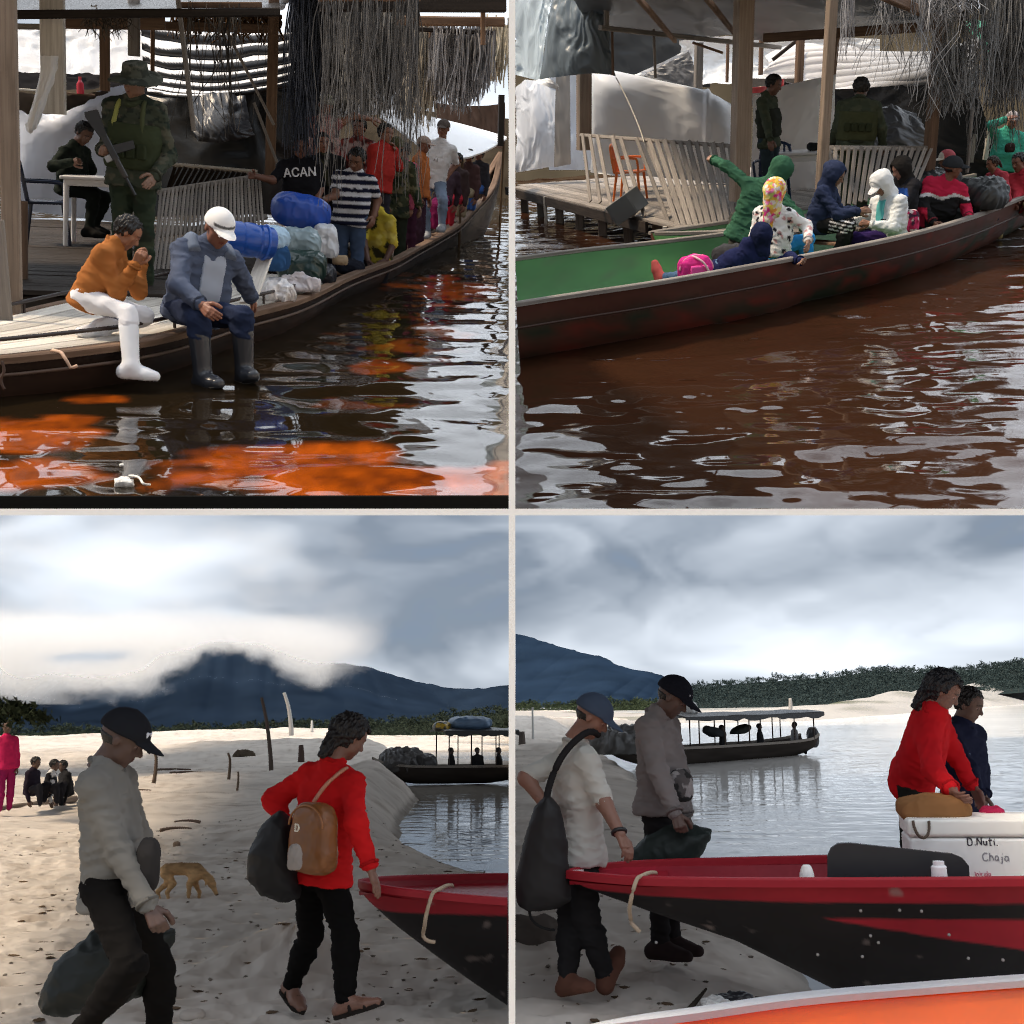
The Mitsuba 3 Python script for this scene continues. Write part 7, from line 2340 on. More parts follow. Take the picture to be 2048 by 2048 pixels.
person('soldier in camouflage with an olive cap seen from behind in the canoe', 15.9, 1.80, {'hip': (786, 420), 'neck': (793, 325, 0), 'head': (793, 296, -0.03), 're': (828, 372, 0), 'rw': (838, 412, -0.1), 'le': (764, 366, -0.1), 'lw': (770, 404, -0.2)}, face=160, head=190, top=camo([(0.05, 0.06, 0.035), (0.02, 0.03, 0.02), (0.16, 0.15, 0.09), (0.03, 0.035, 0.025)], 11, 8), bottom=(0.025, 0.032, 0.022), shoes=(0.02, 0.02, 0.02),
       hat=('cap', (0.10, 0.10, 0.055)), hair=BLACKHAIR, cell=0.017)
person('person in a yellow and black shirt bending over the cargo at the canoe side', 14.5, 1.74, {'hip': (752, 506), 'neck': (754, 428, -0.1), 'head': (740, 402, -0.15), 're': (726, 484, -0.25), 'rw': (738, 532, -0.2), 'le': (786, 486, 0), 'lw': (772, 520, -0.1), }, face=-40, head=200, pitch=-10,
       top=patches([(0.58, 0.46, 0.06), (0.5, 0.40, 0.05), (0.05, 0.045, 0.02), (0.62, 0.52, 0.12)], 0.10, 7), sleeve=0.5, bottom=(0.02, 0.02, 0.025), hair=('short', (0.06, 0.035, 0.02)), skin=(0.12, 0.06, 0.045), cell=0.016)
WS = person('man in a white T-shirt and jeans standing on the far canoe side', 18.4, 1.74, {'hip': (866, 366), 'neck': (884, 278, 0), 'head': (887, 254, -0.03), 're': (854, 336, -0.1), 'rw': (852, 374, -0.1), 'le': (910, 322, 0.1), 'lw': (897, 350, -0.1), 'rk': (850, 416, -0.2), 'ra': (854, 462, 0.0), 'lk': (886, 402, '-'), 'la': (884, 446, -0.05)}, face=-18, head=-22, top=(0.84, 0.84, 0.85), sleeve=0.42,
            bottom=lambda p: np.array([0.20, 0.26, 0.36]) * (0.5 + 1.0 * meshkit.fbm(p * 5, 3, 9))[:, None], shoes=(0.35, 0.37, 0.4), hair=BLACKHAIR, hat=('cap', (0.12, 0.10, 0.09)), skin=(0.28, 0.13, 0.085), cell=0.017)
shirt_text(WS, 'L I', 0.035, 0.55, (0.1, 0.1, 0.1))
crowd = 'passengers seated in the far end of the canoe'
for lab, v, H_, J, kw in (
        ('person in a red shirt half hidden by hanging palm strands', 15.2, 1.6, {'hip': (758, 372), 'neck': (766, 294, 0), 'head': (772, 268, 0), 'le': (796, 330, 0.1), 'lw': (790, 300, '-')}, dict(face=45, top=(0.42, 0.035, 0.03), bottom=(0.03, 0.03, 0.04), hair=BLACKHAIR)),
        ('person in a dark red striped top between the red shirt and the striped man', 15.8, 1.6, {'hip': (714, 352), 'neck': (716, 282, 0), 'head': (718, 256, 0)}, dict(face=-20, top=patches([(0.3, 0.06, 0.05), (0.55, 0.42, 0.4), (0.1, 0.03, 0.03)], 0.06, 6), bottom=(0.03, 0.03, 0.04), hair=BLACKHAIR)),
        ('person in an orange top next to the man in the white T-shirt', 17.8, 1.6, {'hip': (838, 384), 'neck': (842, 314, 0), 'head': (848, 290, 0)}, dict(face=65, top=(0.5, 0.16, 0.05), bottom=(0.06, 0.03, 0.05), hair=BLACKHAIR, hat=('cap', (0.4, 0.3, 0.25)))),
        ('person in a pink top between the olive cap and the orange top', 16.4, 1.55, {'hip': (818, 396), 'neck': (810, 330, 0), 'head': (806, 304, 0)}, dict(face=-55, top=(0.5, 0.10, 0.16), bottom=(0.06, 0.02, 0.04), hair=BLACKHAIR)),
        ('person in a black jacket behind the letters T-shirt man', 14.4, 1.6, {'hip': (652, 388), 'neck': (650, 316, 0), 'head': (646, 288, 0), 're': (630, 352, 0), 'rw': (628, 384, -0.1)}, dict(face=5, top=patches([(0.015, 0.015, 0.016), (0.05, 0.05, 0.03), (0.015, 0.015, 0.016)], 0.1, 6), bottom=(0.02, 0.02, 0.03), hair=BLACKHAIR)),
        ('seated passenger in red trousers at the far end of the canoe', 20.3, 1.5, {'hip': (912, 396), 'neck': (914, 342, 0), 'head': (914, 320, 0), 'rk': (896, 400, '-'), 'lk': (906, 402, '-'), 'ra': (892, 446, 0), 'la': (902, 448, 0)}, dict(face=-40, top=(0.06, 0.04, 0.04), bottom=(0.45, 0.03, 0.05), hair=BLACKHAIR)),
        ('seated passenger in beige trousers at the far end of the canoe', 21.3, 1.5, {'hip': (936, 384), 'neck': (937, 332, 0), 'head': (938, 312, 0), 'rk': (920, 388, '-'), 'lk': (930, 390, '-'), 'ra': (916, 430, 0), 'la': (926, 432, 0)}, dict(face=-40, top=(0.09, 0.05, 0.05), bottom=(0.30, 0.25, 0.17), hair=BLACKHAIR)),
        ('seated passenger in blue trousers at the far end of the canoe', 22.4, 1.5, {'hip': (956, 376), 'neck': (957, 328, 0), 'head': (958, 310, 0), 'rk': (942, 380, '-'), 'lk': (950, 382, '-'), 'ra': (938, 416, 0), 'la': (946, 418, 0)}, dict(face=-40, top=(0.05, 0.05, 0.06), bottom=(0.05, 0.12, 0.35), hair=BLACKHAIR)),
        ('seated passenger in magenta trousers beside the legs of the white T-shirt man', 19.3, 1.5, {'hip': (884, 400), 'neck': (898, 350, 0.3), 'head': (900, 328, 0.3), 'rk': (866, 412, '-'), 'lk': (874, 414, '-'), 'ra': (862, 452, 0), 'la': (870, 455, 0)}, dict(face=-40, top=(0.05, 0.03, 0.04), bottom=(0.25, 0.02, 0.10), hair=BLACKHAIR))):
    person(lab, v, H_, J, skin=(0.26, 0.12, 0.08), cell=0.021, **kw)

# ---- cargo in the left canoe
bundle('blue_tarp_bundle', 'large bright blue tarp covered bundle in the canoe', 'bundle', pt(602, 424, 12.2), (0.54, 0.5, 0.31), (0.010, 0.055, 0.32), 'sheet', 0.05, 5, 3, tilt=8)
br_ = thing('blue_barrel', 'blue plastic barrel lying behind the man in the grey jacket', 'barrel')
prof = np.array([[0, -0.30], [0.17, -0.30], [0.19, -0.27], [0.20, -0.12], [0.185, -0.10], [0.205, -0.05], [0.205, 0.05], [0.185, 0.10], [0.20, 0.12], [0.19, 0.27], [0.17, 0.30], [0, 0.30]])
m = trimesh.creation.revolve(prof * 0.62, sections=28)
Rb = rot([0, 0, 1], 20) @ rot([0, 1, 0], 98)
cb_ = pt(498, 480, 9.6)
part(br_, 'drum', xf(m, Rb, cb_), 'plastic', (0.012, 0.07, 0.34), 30)
part(br_, 'band', xf(trimesh.creation.torus(0.125, 0.010, 28, 8), Rb, cb_ + Rb @ np.array([0, 0, 0.12])), 'plastic', (0.02, 0.10, 0.45), True)
bundle('cloth_bundle', 'pale blue cloth bundle beside the blue barrel', 'bundle', pt(545, 478, 10.2), (0.26, 0.30, 0.17), (0.42, 0.58, 0.72), 'cloth', 0.05, 9, 13)
bundle('cloth_bundle', 'dark blue cloth bundle under the pale blue one', 'bundle', pt(552, 512, 10.2), (0.20, 0.26, 0.24), (0.03, 0.09, 0.22), 'cloth', 0.04, 9, 14)
bundle('sack', 'grey teal plastic sack in the middle of the canoe cargo', 'sack', pt(600, 486, 11.0), (0.34, 0.4, 0.24), (0.20, 0.27, 0.30), 'plastic', 0.07, 8, 15)
bundle('sack', 'translucent white plastic sack at the right of the cargo', 'sack', pt(650, 484, 11.9), (0.22, 0.3, 0.30), (0.58, 0.60, 0.64), 'plastic', 0.07, 8, 16)
bundle('sack', 'dark green sack low in the canoe cargo', 'sack', pt(606, 534, 10.8), (0.40, 0.35, 0.26), (0.012, 0.032, 0.028), 'plastic', 0.06, 7, 17)
bundle('garbage_bag', 'shiny black bag beside the white crumpled plastic', 'bag', pt(648, 550, 11.75), (0.20, 0.25, 0.17), (0.02, 0.022, 0.03), 'plastic', 0.06, 12, 18)
bundle('sandal_bag', 'tan bag at the feet of the striped man', 'bag', pt(680, 520, 12.6), (0.14, 0.2, 0.10), (0.35, 0.26, 0.17), 'cloth', 0.03, 12, 19, sub=4)
bundle('dark_sack', 'dark navy sack near the hand of the yellow shirt person', 'sack', pt(700, 535, 13.2), (0.26, 0.3, 0.14), (0.012, 0.014, 0.022), 'cloth', 0.05, 9, 20)
bundle('plastic_bag', 'bright white crumpled plastic bag at the canoe side', 'bag', pt(556, 584, 10.2), (0.19, 0.2, 0.15), (0.84, 0.82, 0.82), 'plastic', 0.11, 13, 21)
bundle('plastic_bag', 'greyish white crumpled plastic bag beside the bright white one', 'bag', pt(598, 566, 10.7), (0.26, 0.22, 0.13), (0.60, 0.56, 0.58), 'plastic', 0.11, 12, 22)
# pale plywood board leaning
q = np.array([pt(480, 606, 9.3), pt(512, 604, 9.25), pt(551, 494, 9.75), pt(524, 496, 9.85)])
P = np.array([[q[0] + (q[1] - q[0]) * s, q[3] + (q[2] - q[3]) * s] for s in (0, 1)])
m = thick_sheet(P, 0.02)
L = 0.45
WK[0] += 1
uvp = np.array([[0, 0], [L, 0], [0, 0.12], [L, 0.12]]) + [0, 10.0 * (PALE + 41)]
k = part(None, 'plywood_board', m, 'wood', None, 30, np.vstack([uvp, uvp]))
labels[k] = {'label': 'pale plywood board leaning beside the man in the grey jacket', 'category': 'board'}
# pale scrap floating in front
s_ = gp(248, 965, 0.01)
bundle('plastic_scrap', 'small white plastic scrap floating on the dark water', 'scrap', s_, (0.085, 0.06, 0.035), (0.72, 0.70, 0.66), 'plastic', 0.03, 25, 4, sub=4)
bundle('plastic_scrap', 'tiny white scrap floating behind the larger scrap', 'scrap', gp(243, 930, 0.005), (0.02, 0.02, 0.012), (0.7, 0.7, 0.66), 'plastic', 0.004, 25, 5, sub=3)
solo('floating_twig', 'thin pale twig floating beside the white plastic scrap', 'twig', tube(spline([gp(258, 952, 0.02), gp(278, 955, 0.03), gp(288, 968, 0.02), gp(300, 969, 0.01)], 10), 0.006, 5), 'plastic', (0.7, 0.68, 0.62), True)

# ================================================================== people of the upper right scene
use(TR)
pt, gp = TR.nom, TR.gp
og = camo([(0.055, 0.068, 0.045), (0.075, 0.085, 0.055), (0.042, 0.05, 0.034)], 9, 14)
S1 = person('soldier standing in profile beside the blue chair', 17.0, 1.74, {'hip': (1538, 283), 'neck': (1534, 196, 0), 'head': (1548, 170, -0.02), 'le': (1520, 240, 0.15), 'lw': (1524, 278, -0.1), 're': (1534, 246, -0.1), 'rw': (1540, 282, -0.2)}, face=68, head=74, top=og, bottom=(0.03, 0.045, 0.055), shoes=(0.02, 0.02, 0.02), hair=BLACKHAIR, cell=0.017, skin=(0.16, 0.08, 0.055))
torso_vest(S1, (0.030, 0.034, 0.026), 0.038, 0.10, 0.75, pouches=False)
S2 = person('soldier in an olive vest leaning on the table seen from behind', 15.9, 1.80, {'hip': (1710, 291), 'neck': (1718, 205, 0.0), 'head': (1722, 178, 0.05), 'le': (1674, 258, 0.0), 'lw': (1662, 290, 0.15), 're': (1762, 252, 0.0), 'rw': (1765, 290, 0.1)}, face=182, head=170, top=og, bottom=(0.04, 0.05, 0.032), shoes=(0.02, 0.02, 0.02), hair=('short', (0.02, 0.017, 0.015)), cell=0.015, fat=1.15, skin=(0.14, 0.075, 0.05))
torso_vest(S2, (0.062, 0.070, 0.036), 0.040, 0.12, 0.80, pouches=False)
for i in range(4):
    R = np.stack([S2['left'], -S2['fwd'], S2['up']], 1)
    c_ = S2['hip'] + S2['up'] * 0.22 + S2['left'] * (i - 1.5) * 0.085 - S2['fwd'] * (0.165 - 0.25 * ((i - 1.5) * 0.085) ** 2)
    part(S2['key'], 'pouch', crumple(xf(rbox((0.07, 0.045, 0.10), 0.013), R, c_), 0.003, 30, i), 'cloth', (0.035, 0.042, 0.022), 40)
part(S2['key'], 'belt', tube([S2['hip'] + S2['up'] * 0.05 + 0.168 * math.cos(t) * S2['left'] + 0.135 * math.sin(t) * S2['fwd'] for t in np.linspace(0, 2 * math.pi, 30)], 0.022, 6, False), 'cloth', (0.03, 0.034, 0.022), True)

grn = lambda p: np.array([0.035, 0.105, 0.062]) * (0.75 + 0.5 * meshkit.fbm(p * 7, 3, 9))[:, None]
person('man in a green hoodie seen from behind stretching his arm to the fence', 13.4, 1.76, {'hip': (1492, 470), 'neck': (1532, 372, 0.0), 'head': (1571, 336, 0.05), 'le': (1452, 332, 0.15), 'lw': (1424, 318, 0.25), 're': (1590, 425, -0.1), 'rw': (1610, 460, -0.1), }, sit=True, face=168, head=120, top=grn, sleeve=0.95, bottom=(0.05, 0.048, 0.042), shoes=(0.03, 0.03, 0.03),
       hat=('hood', (0.035, 0.105, 0.062), 1.05), hair=None, cell=0.014, fat=1.12, wr=0.014, hands=('fist', 'relaxed'), skin=(0.30, 0.16, 0.11))
FLOR = [(0.66, 0.05, 0.25), (0.70, 0.50, 0.08), (0.72, 0.66, 0.60), (0.75, 0.70, 0.66), (0.68, 0.26, 0.06), (0.40, 0.45, 0.12), (0.74, 0.62, 0.25), (0.70, 0.2, 0.4)]
person('woman in a flowered headscarf and blouse seen from behind', 12.75, 1.62, {'hip': (1546, 496), 'neck': (1548, 424, 0), 'head': (1551, 384, -0.02), 're': (1614, 452, 0.05), 'rw': (1616, 486, -0.25), 'le': (1510, 470, 0), 'lw': (1520, 500, -0.1), 'rk': (1596, 484, 0.1)}, sit=True, face=150, head=155, top=patches([(0.02, 0.02, 0.025), (0.72, 0.72, 0.70), (0.70, 0.70, 0.70), (0.74, 0.73, 0.72), (0.55, 0.30, 0.3)], 0.045, 9, (0.72, 0.72, 0.71), 0.55),
       sleeve=0.95, bottom=(0.03, 0.24, 0.55), hat=('scarf', patches(FLOR, 0.030, 11), 1.2), hair=('big', (0.09, 0.035, 0.018)), cell=0.014, fat=1.05)
person('person in a navy hoodie lying back with an arm on the canoe rim', 12.25, 1.64, {'hip': (1448, 552), 'neck': (1519, 512, 0.05), 'head': (1523, 472, 0.02), 're': (1594, 508, -0.05), 'rw': (1602, 522, '-'), 'le': (1480, 545, 0.2), 'lw': (1440, 560, 0.3), 'rk': (1402, 552, 0.1), 'ra': (1325, 556, 0.05), 'lk': (1400, 560, 0.3), 'la': (1330, 572, 0.3), 'rt': (1315, 512, 0.03)}, face=200, head=178, pitch=-12,
       top=(0.012, 0.016, 0.06), sleeve=0.97, bottom=(0.10, 0.17, 0.27), shoes=(0.68, 0.13, 0.11), hat=('hood', (0.010, 0.014, 0.045), 1.04), hair=None, cell=0.014, wr=0.012)
person('person in a dark blue hoodie sitting turned to the right', 13.7, 1.70, {'hip': (1636, 450), 'neck': (1650, 396, 0.0), 'head': (1664, 361, -0.03), 're': (1676, 430, -0.1), 'rw': (1710, 424, 0.0), 'le': (1680, 424, 0.2), 'lw': (1712, 420, 0.2), 'rk': (1694, 452, -0.2), 'lk': (1700, 450, 0.2)}, sit=True, face=72, head=68, pitch=6, top=(0.024, 0.034, 0.075), sleeve=0.96,
       bottom=lambda p: np.where((np.mod(p[:, 2:3] * 26 + p[:, 0:1] * 6, 1) < 0.3) & (p[:, 2:3] < 0.09) & (p[:, 2:3] > -0.06) & (p[:, 0:1] > 0.1), 0.65, 0.013) * np.ones(3), hat=('hood', (0.024, 0.034, 0.075), 1.05), hair=None, cell=0.015, wr=0.013, bare=True)
WH = person('woman in a white hooded jacket and white cap looking down', 14.1, 1.70, {'hip': (1788, 474), 'neck': (1776, 396, -0.02), 'head': (1762, 369, -0.06), 'le': (1786, 456, -0.12), 'lw': (1728, 446, '-'), 're': (1734, 446, 0.15), 'rw': (1712, 442, -0.1), 'lk': (1706, 480, 0.0), 'la': (1664, 514, 0.1), 'rk': (1706, 478, 0.2), 'ra': (1676, 512, 0.3)}, face=-55, head=-52, pitch=14,
            top=lambda p: np.array([0.66, 0.69, 0.70]) * (0.9 + 0.2 * meshkit.fbm(p * 8, 3, 9))[:, None], sleeve=0.94, bottom=(0.028, 0.014, 0.085), leglen=1.0, hat=('hood', (0.70, 0.72, 0.73), 1.08), hair=BLACKHAIR, cell=0.014, fat=1.25, wr=0.012, bare=True, skin=(0.24, 0.115, 0.075), hands='fist')
# visor of her cap under the hood, and the teal shirt in the open jacket
m = HATS['cap']
k_ = m[0][:, 1] > 0.32
mv = xf((m[0] * WH['hs'] * 1.05, m[1]), WH['HR'], WH['hd'])
part(WH['key'], 'cap', mv, 'cloth', (0.72, 0.73, 0.74), True)
c_ = WH['hip'] + (WH['neck'] - WH['hip']) * 0.52
P_ = [p for p in WH['chain'](0.036, True, 0, 0, 0)][:3]


def fr2(p):
    d = cone(p, *P_[0][:4])
    for a in P_[1:]:
        d = smin(d, cone(p, *a[:4]), 0.07)
    x, t, y = (p - WH['hip']) @ WH['left'], (p - WH['hip']) @ WH['up'], (p - WH['hip']) @ WH['fwd']
    return np.maximum(np.maximum(np.maximum(d, np.abs(x - 0.0) - 0.055), -y + 0.02), np.maximum(0.12 - t, t - 0.44))


q = np.array([a for p in P_ for a in p[:2]])
m = net(fr2, q.min(0) - 0.25, q.max(0) + 0.25, 0.012)
part(WH['key'], 'undershirt', m, 'cloth', (0.10, 0.42, 0.42), True)
for i in range(3):
    a_ = c_ + WH['fwd'] * (0.185) + WH['left'] * (0.10 + 0.0 * i) + WH['up'] * (0.02 - 0.022 * i)
    part(WH['key'], 'emblem', xf(rbox((0.09 - 0.015 * i, 0.004, 0.010), 0.001, 1), np.stack([WH['left'], WH['fwd'], WH['up']], 1), a_), 'matte', (0.02, 0.02, 0.025))
person('person in a dark hood and blue sleeves behind the white hooded woman', 14.8, 1.62, {'hip': (1806, 428), 'neck': (1812, 370, 0), 'head': (1802, 341, -0.04), 'le': (1806, 416, -0.15), 'lw': (1790, 436, -0.2), 're': (1780, 414, 0.1), 'rw': (1782, 430, 0)}, sit=True, face=-62, head=-66, top=lambda p: np.where((p[:, 2:3] > 0.10) & (p[:, 2:3] < 0.30) & (p[:, 0:1] < 0.02), np.array([[0.012, 0.05, 0.22]]), np.array([[0.018, 0.018, 0.022]])), sleeve=0.9, bottom=(0.03, 0.02, 0.03),
       hat=('hood', (0.020, 0.018, 0.017), 1.06), hair=BLACKHAIR, cell=0.016, skin=(0.34, 0.17, 0.12))


def redjacket(p):
    t, x = p[:, 2:3], p[:, 0:1]
    w = t + 0.10 * x + 0.02 * np.sin(x * 20)
    c = np.where(w > 0.30, np.array([[0.50, 0.022, 0.065]]), np.array([[0.016, 0.016, 0.018]]))
    c = np.where((w > 0.275) & (w < 0.31), np.array([[0.66, 0.66, 0.68]]), c)
    far = (np.abs(x - 0.1) > 0.20) & (t < 0.18)
    return np.where(far, np.array([[0.50, 0.022, 0.065]]), c)


person('man in a red and black jacket and dark cap leaning over the canoe side', 15.35, 1.80, {'hip': (1864, 440), 'neck': (1894, 364, -0.08), 'head': (1906, 336, -0.05), 're': (1846, 414, -0.15), 'rw': (1868, 446, '-'), 'le': (1930, 410, 0.0), 'lw': (1938, 434, '-'), 'rk': (1838, 436, 0.0), 'lk': (1902, 440, 0.05), 'ra': (1846, 478, 0.1), 'la': (1896, 478, 0.2)}, face=14, head=100, pitch=-4, top=redjacket, sleeve=0.95, bottom=(0.055, 0.06, 0.062),
       hat=('cap', (0.03, 0.033, 0.038), 1.04), hair=BLACKHAIR, cell=0.014, fat=1.12, wr=0.013, skin=(0.20, 0.09, 0.06), hands='fist')
person('person in a pale cap mostly hidden behind the man in red and black', 16.4, 1.68, {'hip': (1893, 414), 'neck': (1896, 346, 0), 'head': (1893, 320, 0)}, sit=True, face=-60, head=-70, top=(0.10, 0.10, 0.11), bottom=(0.04, 0.04, 0.04), hat=('cap', lambda p: np.where(p[:, 1:2] > 0.06, np.array([[0.66, 0.62, 0.55]]), np.array([[0.42, 0.10, 0.12]]))), hair=BLACKHAIR, cell=0.018, skin=(0.22, 0.11, 0.08))
person('child with a ponytail in a pink red top looking left', 16.4, 1.28, {'hip': (2000, 396), 'neck': (1992, 348, 0), 'head': (1984, 328, -0.02), 'le': (2002, 378, -0.1), 'lw': (1990, 396, -0.2)}, sit=True, face=-55, head=-70, pitch=-8, top=(0.42, 0.055, 0.075), sleeve=0.9, bottom=(0.03, 0.03, 0.05), hair=('pony', (0.03, 0.018, 0.012)), skin=(0.25, 0.115, 0.075), cell=0.015)
TE = person('smiling man in a teal long sleeved shirt with a hand at his cap', 19.0, 1.72, {'hip': (2004, 330), 'neck': (2016, 264, 0), 'head': (2024, 241, -0.03), 're': (1982, 250, '-'), 'rw': (2008, 240, 0.0), 'le': (2044, 300, 0.0), 'lw': (2040, 330, -0.2)}, face=8, head=14, pitch=-5, top=(0.055, 0.34, 0.25), sleeve=0.95, bottom=(0.04, 0.045, 0.05), hat=('cap', lambda p: np.where(p[:, 2:3] < 0.045, 0.15, 0.42) * np.array([[1, 0.92, 0.95]])), hair=BLACKHAIR,
            skin=(0.27, 0.125, 0.08), cell=0.017, hands=('relaxed', 'open'))
bundle('shoulder_bag', 'small black shoulder bag on the chest of the man in teal', 'bag', pt(2020, 296, 18.75), (0.13, 0.08, 0.13), (0.03, 0.018, 0.016), 'cloth', 0.02, 14, 6, sub=4)
person('person in a red top at the right edge of the canoe', 17.2, 1.72, {'hip': (2048, 412), 'neck': (2046, 354, 0), 'head': (2040, 332, 0), 're': (2036, 388, -0.2), 'rw': (2030, 410, -0.3), 'le': (2074, 388, 0), 'lw': (2062, 410, -0.1)}, sit=True, face=-30, head=-55, top=(0.38, 0.03, 0.045), sleeve=0.9, bottom=(0.3, 0.25, 0.12), hair=BLACKHAIR, skin=(0.20, 0.09, 0.06), cell=0.017)
# pink backpack
pk = thing('pink_backpack', 'bright pink backpack beside the orange shoe in the canoe', 'backpack')
s = trimesh.creation.icosphere(5, 1.0)
v = np.array(s.vertices)
v = np.sign(v) * np.abs(v) ** 0.75 * [0.17, 0.11, 0.14]
v += np.array(s.vertices) * 0.012 * (meshkit.fbm(v * 16, 3, 4) - 0.5)[:, None] * 2
pc = pt(1390, 538, 12.0)
part(pk, 'body', (v @ rot([0, 0, 1], 20).T + pc, np.array(s.faces)), 'cloth', np.array([0.66, 0.035, 0.24]) * (0.85 + 0.3 * meshkit.fbm(v * 20, 2, 3))[:, None], True)
part(pk, 'pocket', xf(rbox((0.18, 0.05, 0.13), 0.022), rot([0, 0, 1], 20), pc + [0.05, -0.10, -0.02]), 'cloth', (0.75, 0.08, 0.34), 40)
part(pk, 'piping', tube([pc + rot([0, 0, 1], 20) @ np.array([0.165 * math.cos(t), -0.045, 0.135 * math.sin(t)]) for t in np.linspace(0, math.pi, 24)], 0.011, 7), 'cloth', (0.80, 0.30, 0.45), True)
part(pk, 'strap', tube(spline([pc + [-0.02, -0.06, 0.13], pc + [0.07, -0.12, 0.09], pc + [0.14, -0.12, -0.02]], 12), 0.012, 6), 'cloth', (0.75, 0.42, 0.50), True)
bundle('dark_backpack', 'dark grey backpack behind the pink backpack', 'backpack', pt(1462, 515, 12.4), (0.34, 0.30, 0.24), (0.045, 0.045, 0.048), 'cloth', 0.05, 9, 6)
bundle('pink_bag', 'red and pink patterned bag beside the dark hooded person', 'bag', pt(1822, 445, 14.0), (0.16, 0.2, 0.26), patches([(0.5, 0.04, 0.12), (0.6, 0.5, 0.5), (0.3, 0.02, 0.06), (0.05, 0.02, 0.04)], 0.035, 4), 'cloth', 0.03, 12, 6, sub=4)

# ================================================================== people of the lower left scene
use(BL)
pt, gp = BL.at, BL.gp
greyT = lambda p: np.array([0.165, 0.16, 0.15]) * (0.8 + 0.4 * meshkit.fbm(p * 6, 3, 9))[:, None]
M1 = person('man in a black cap and grey sweater walking with a black plastic bag', 6.2, 1.74, {'hip': (222, 1778), 'neck': (214, 1545, 0), 'head': (238, 1496, -0.02), 're': (240, 1706, '-'), 'rw': (302, 1820, -0.1), 'le': (282, 1690, 0.2), 'lw': (300, 1800, 0.2), 'rk': (262, 1930, '-'), 'ra': (172, 2052, 0.1), 'lk': (320, 1930, 0.15), 'la': (318, 2110, 0.2)}, face=74, head=84, pitch=12, top=greyT, sleeve=0.96, bottom=(0.004, 0.0035, 0.0035),
            shoes=(0.03, 0.02, 0.018), hat=('cap', (0.012, 0.013, 0.017), 1.05), hair=BLACKHAIR, skin=(0.085, 0.048, 0.038), cell=0.012, fat=0.90, wr=0.010, hands='fist')
w_ = np.stack([M1['HR'][:, 0], M1['HR'][:, 1], M1['HR'][:, 2]], 1)
lg_ = np.concatenate([xf(rbox((0.018, 0.012, 0.022), 0.003, 2), w_, M1['hd'] + w_ @ np.array([-0.035 + 0.028 * i, 0.092 - 0.006 * abs(i - 1), 0.075]))[0] for i in range(3)])
part(M1['key'], 'cap_badge', cat([xf(rbox((0.02, 0.014, 0.024), 0.003, 2), w_, M1['hd'] + w_ @ np.array([-0.035 + 0.028 * i, 0.093 - 0.005 * abs(i - 1), 0.072])) for i in range(3)]), 'matte', (0.6, 0.62, 0.68))


def plasticbag(label, pts, v, thick, col, seed, name='plastic_bag', amp=0.03):
    """A full plastic bag whose outline passes near the given pixels, swelling to its own thickness."""
    q = np.array([pt(x, y, v) for x, y in pts])
    c = q.mean(0)
    po = shapely.Polygon(q[:, [0, 2]])
    lo, hi = q.min(0), q.max(0)
    cell = 0.013

    def fn(p):
        g = shapely.points(p[:, 0], p[:, 2])
        d = shapely.distance(g, po.exterior)
        ins = shapely.contains(po, g)
        t = np.where(ins, thick * np.sqrt(np.clip(d / (0.12 + d), 0, 1)) * 1.35, 0)
        return np.where(ins, np.abs(p[:, 1] - v) - t, d + 0.001 + 0.2 * np.abs(p[:, 1] - v))
    m = net(fn, [lo[0] - 0.04, v - thick - 0.05, lo[2] - 0.04], [hi[0] + 0.04, v + thick + 0.05, hi[2] + 0.04], cell)
    vv, ff = m
    rel = vv - q[0]
    n = ridge(rel[:, 0] * 7 + rel[:, 2] * 4, rel[:, 2] * 7 - rel[:, 0] * 3 + rel[:, 1] * 5, seed) - 0.5
    vv = vv + vnormals(vv, ff) * (amp * n)[:, None]
    return solo(name, label, 'bag', (vv, ff), 'worn_paint', np.asarray(col) * (0.8 + 0.4 * meshkit.fbm(vv * 5, 2, 3))[:, None], True)


plasticbag('full black plastic bag carried by the man in the grey sweater', [(82, 2024), (78, 2012), (110, 1930), (190, 1862), (260, 1826), (338, 1856), (350, 1862), (344, 1890), (322, 1920), (280, 1990), (200, 2018), (130, 2030)], 6.52, 0.16, (0.008, 0.011, 0.010), 4, 'black_plastic_bag')
bundle('waist_pouch', 'dark pouch at the front of the man in the grey sweater', 'pouch', pt(297, 1730, 6.05), (0.10, 0.16, 0.22), (0.03, 0.028, 0.028), 'cloth', 0.02, 12, 4, sub=4)
W1 = person('woman in a red sweater bending to the boat with a brown backpack on her back', 7.6, 1.68, {'hip': (636, 1736), 'neck': (668, 1522, -0.02), 'head': (700, 1476, 0.02), 're': (712, 1648, '-'), 'rw': (742, 1738, -0.05), 'le': (546, 1600, 0.1), 'lw': (572, 1650, -0.1), 'rk': (690, 1870, -0.1), 'ra': (690, 1984, -0.1), 'lk': (622, 1866, 0.15), 'la': (584, 1968, 0.25), 'rt': (755, 1996, -0.05), 'lt': (600, 2005, -0.1)}, face=128, head=112, pitch=10,
            top=lambda p: np.array([0.56, 0.012, 0.014]) * (0.75 + 0.5 * meshkit.fbm(p * 6, 3, 9))[:, None], sleeve=0.95, bottom=(0.004, 0.0035, 0.0035), hair=('big', (0.010, 0.009, 0.010)), skin=(0.20, 0.10, 0.07), cell=0.012, fat=1.08, wr=0.012, bare=True, hands='open', loose=0.02)
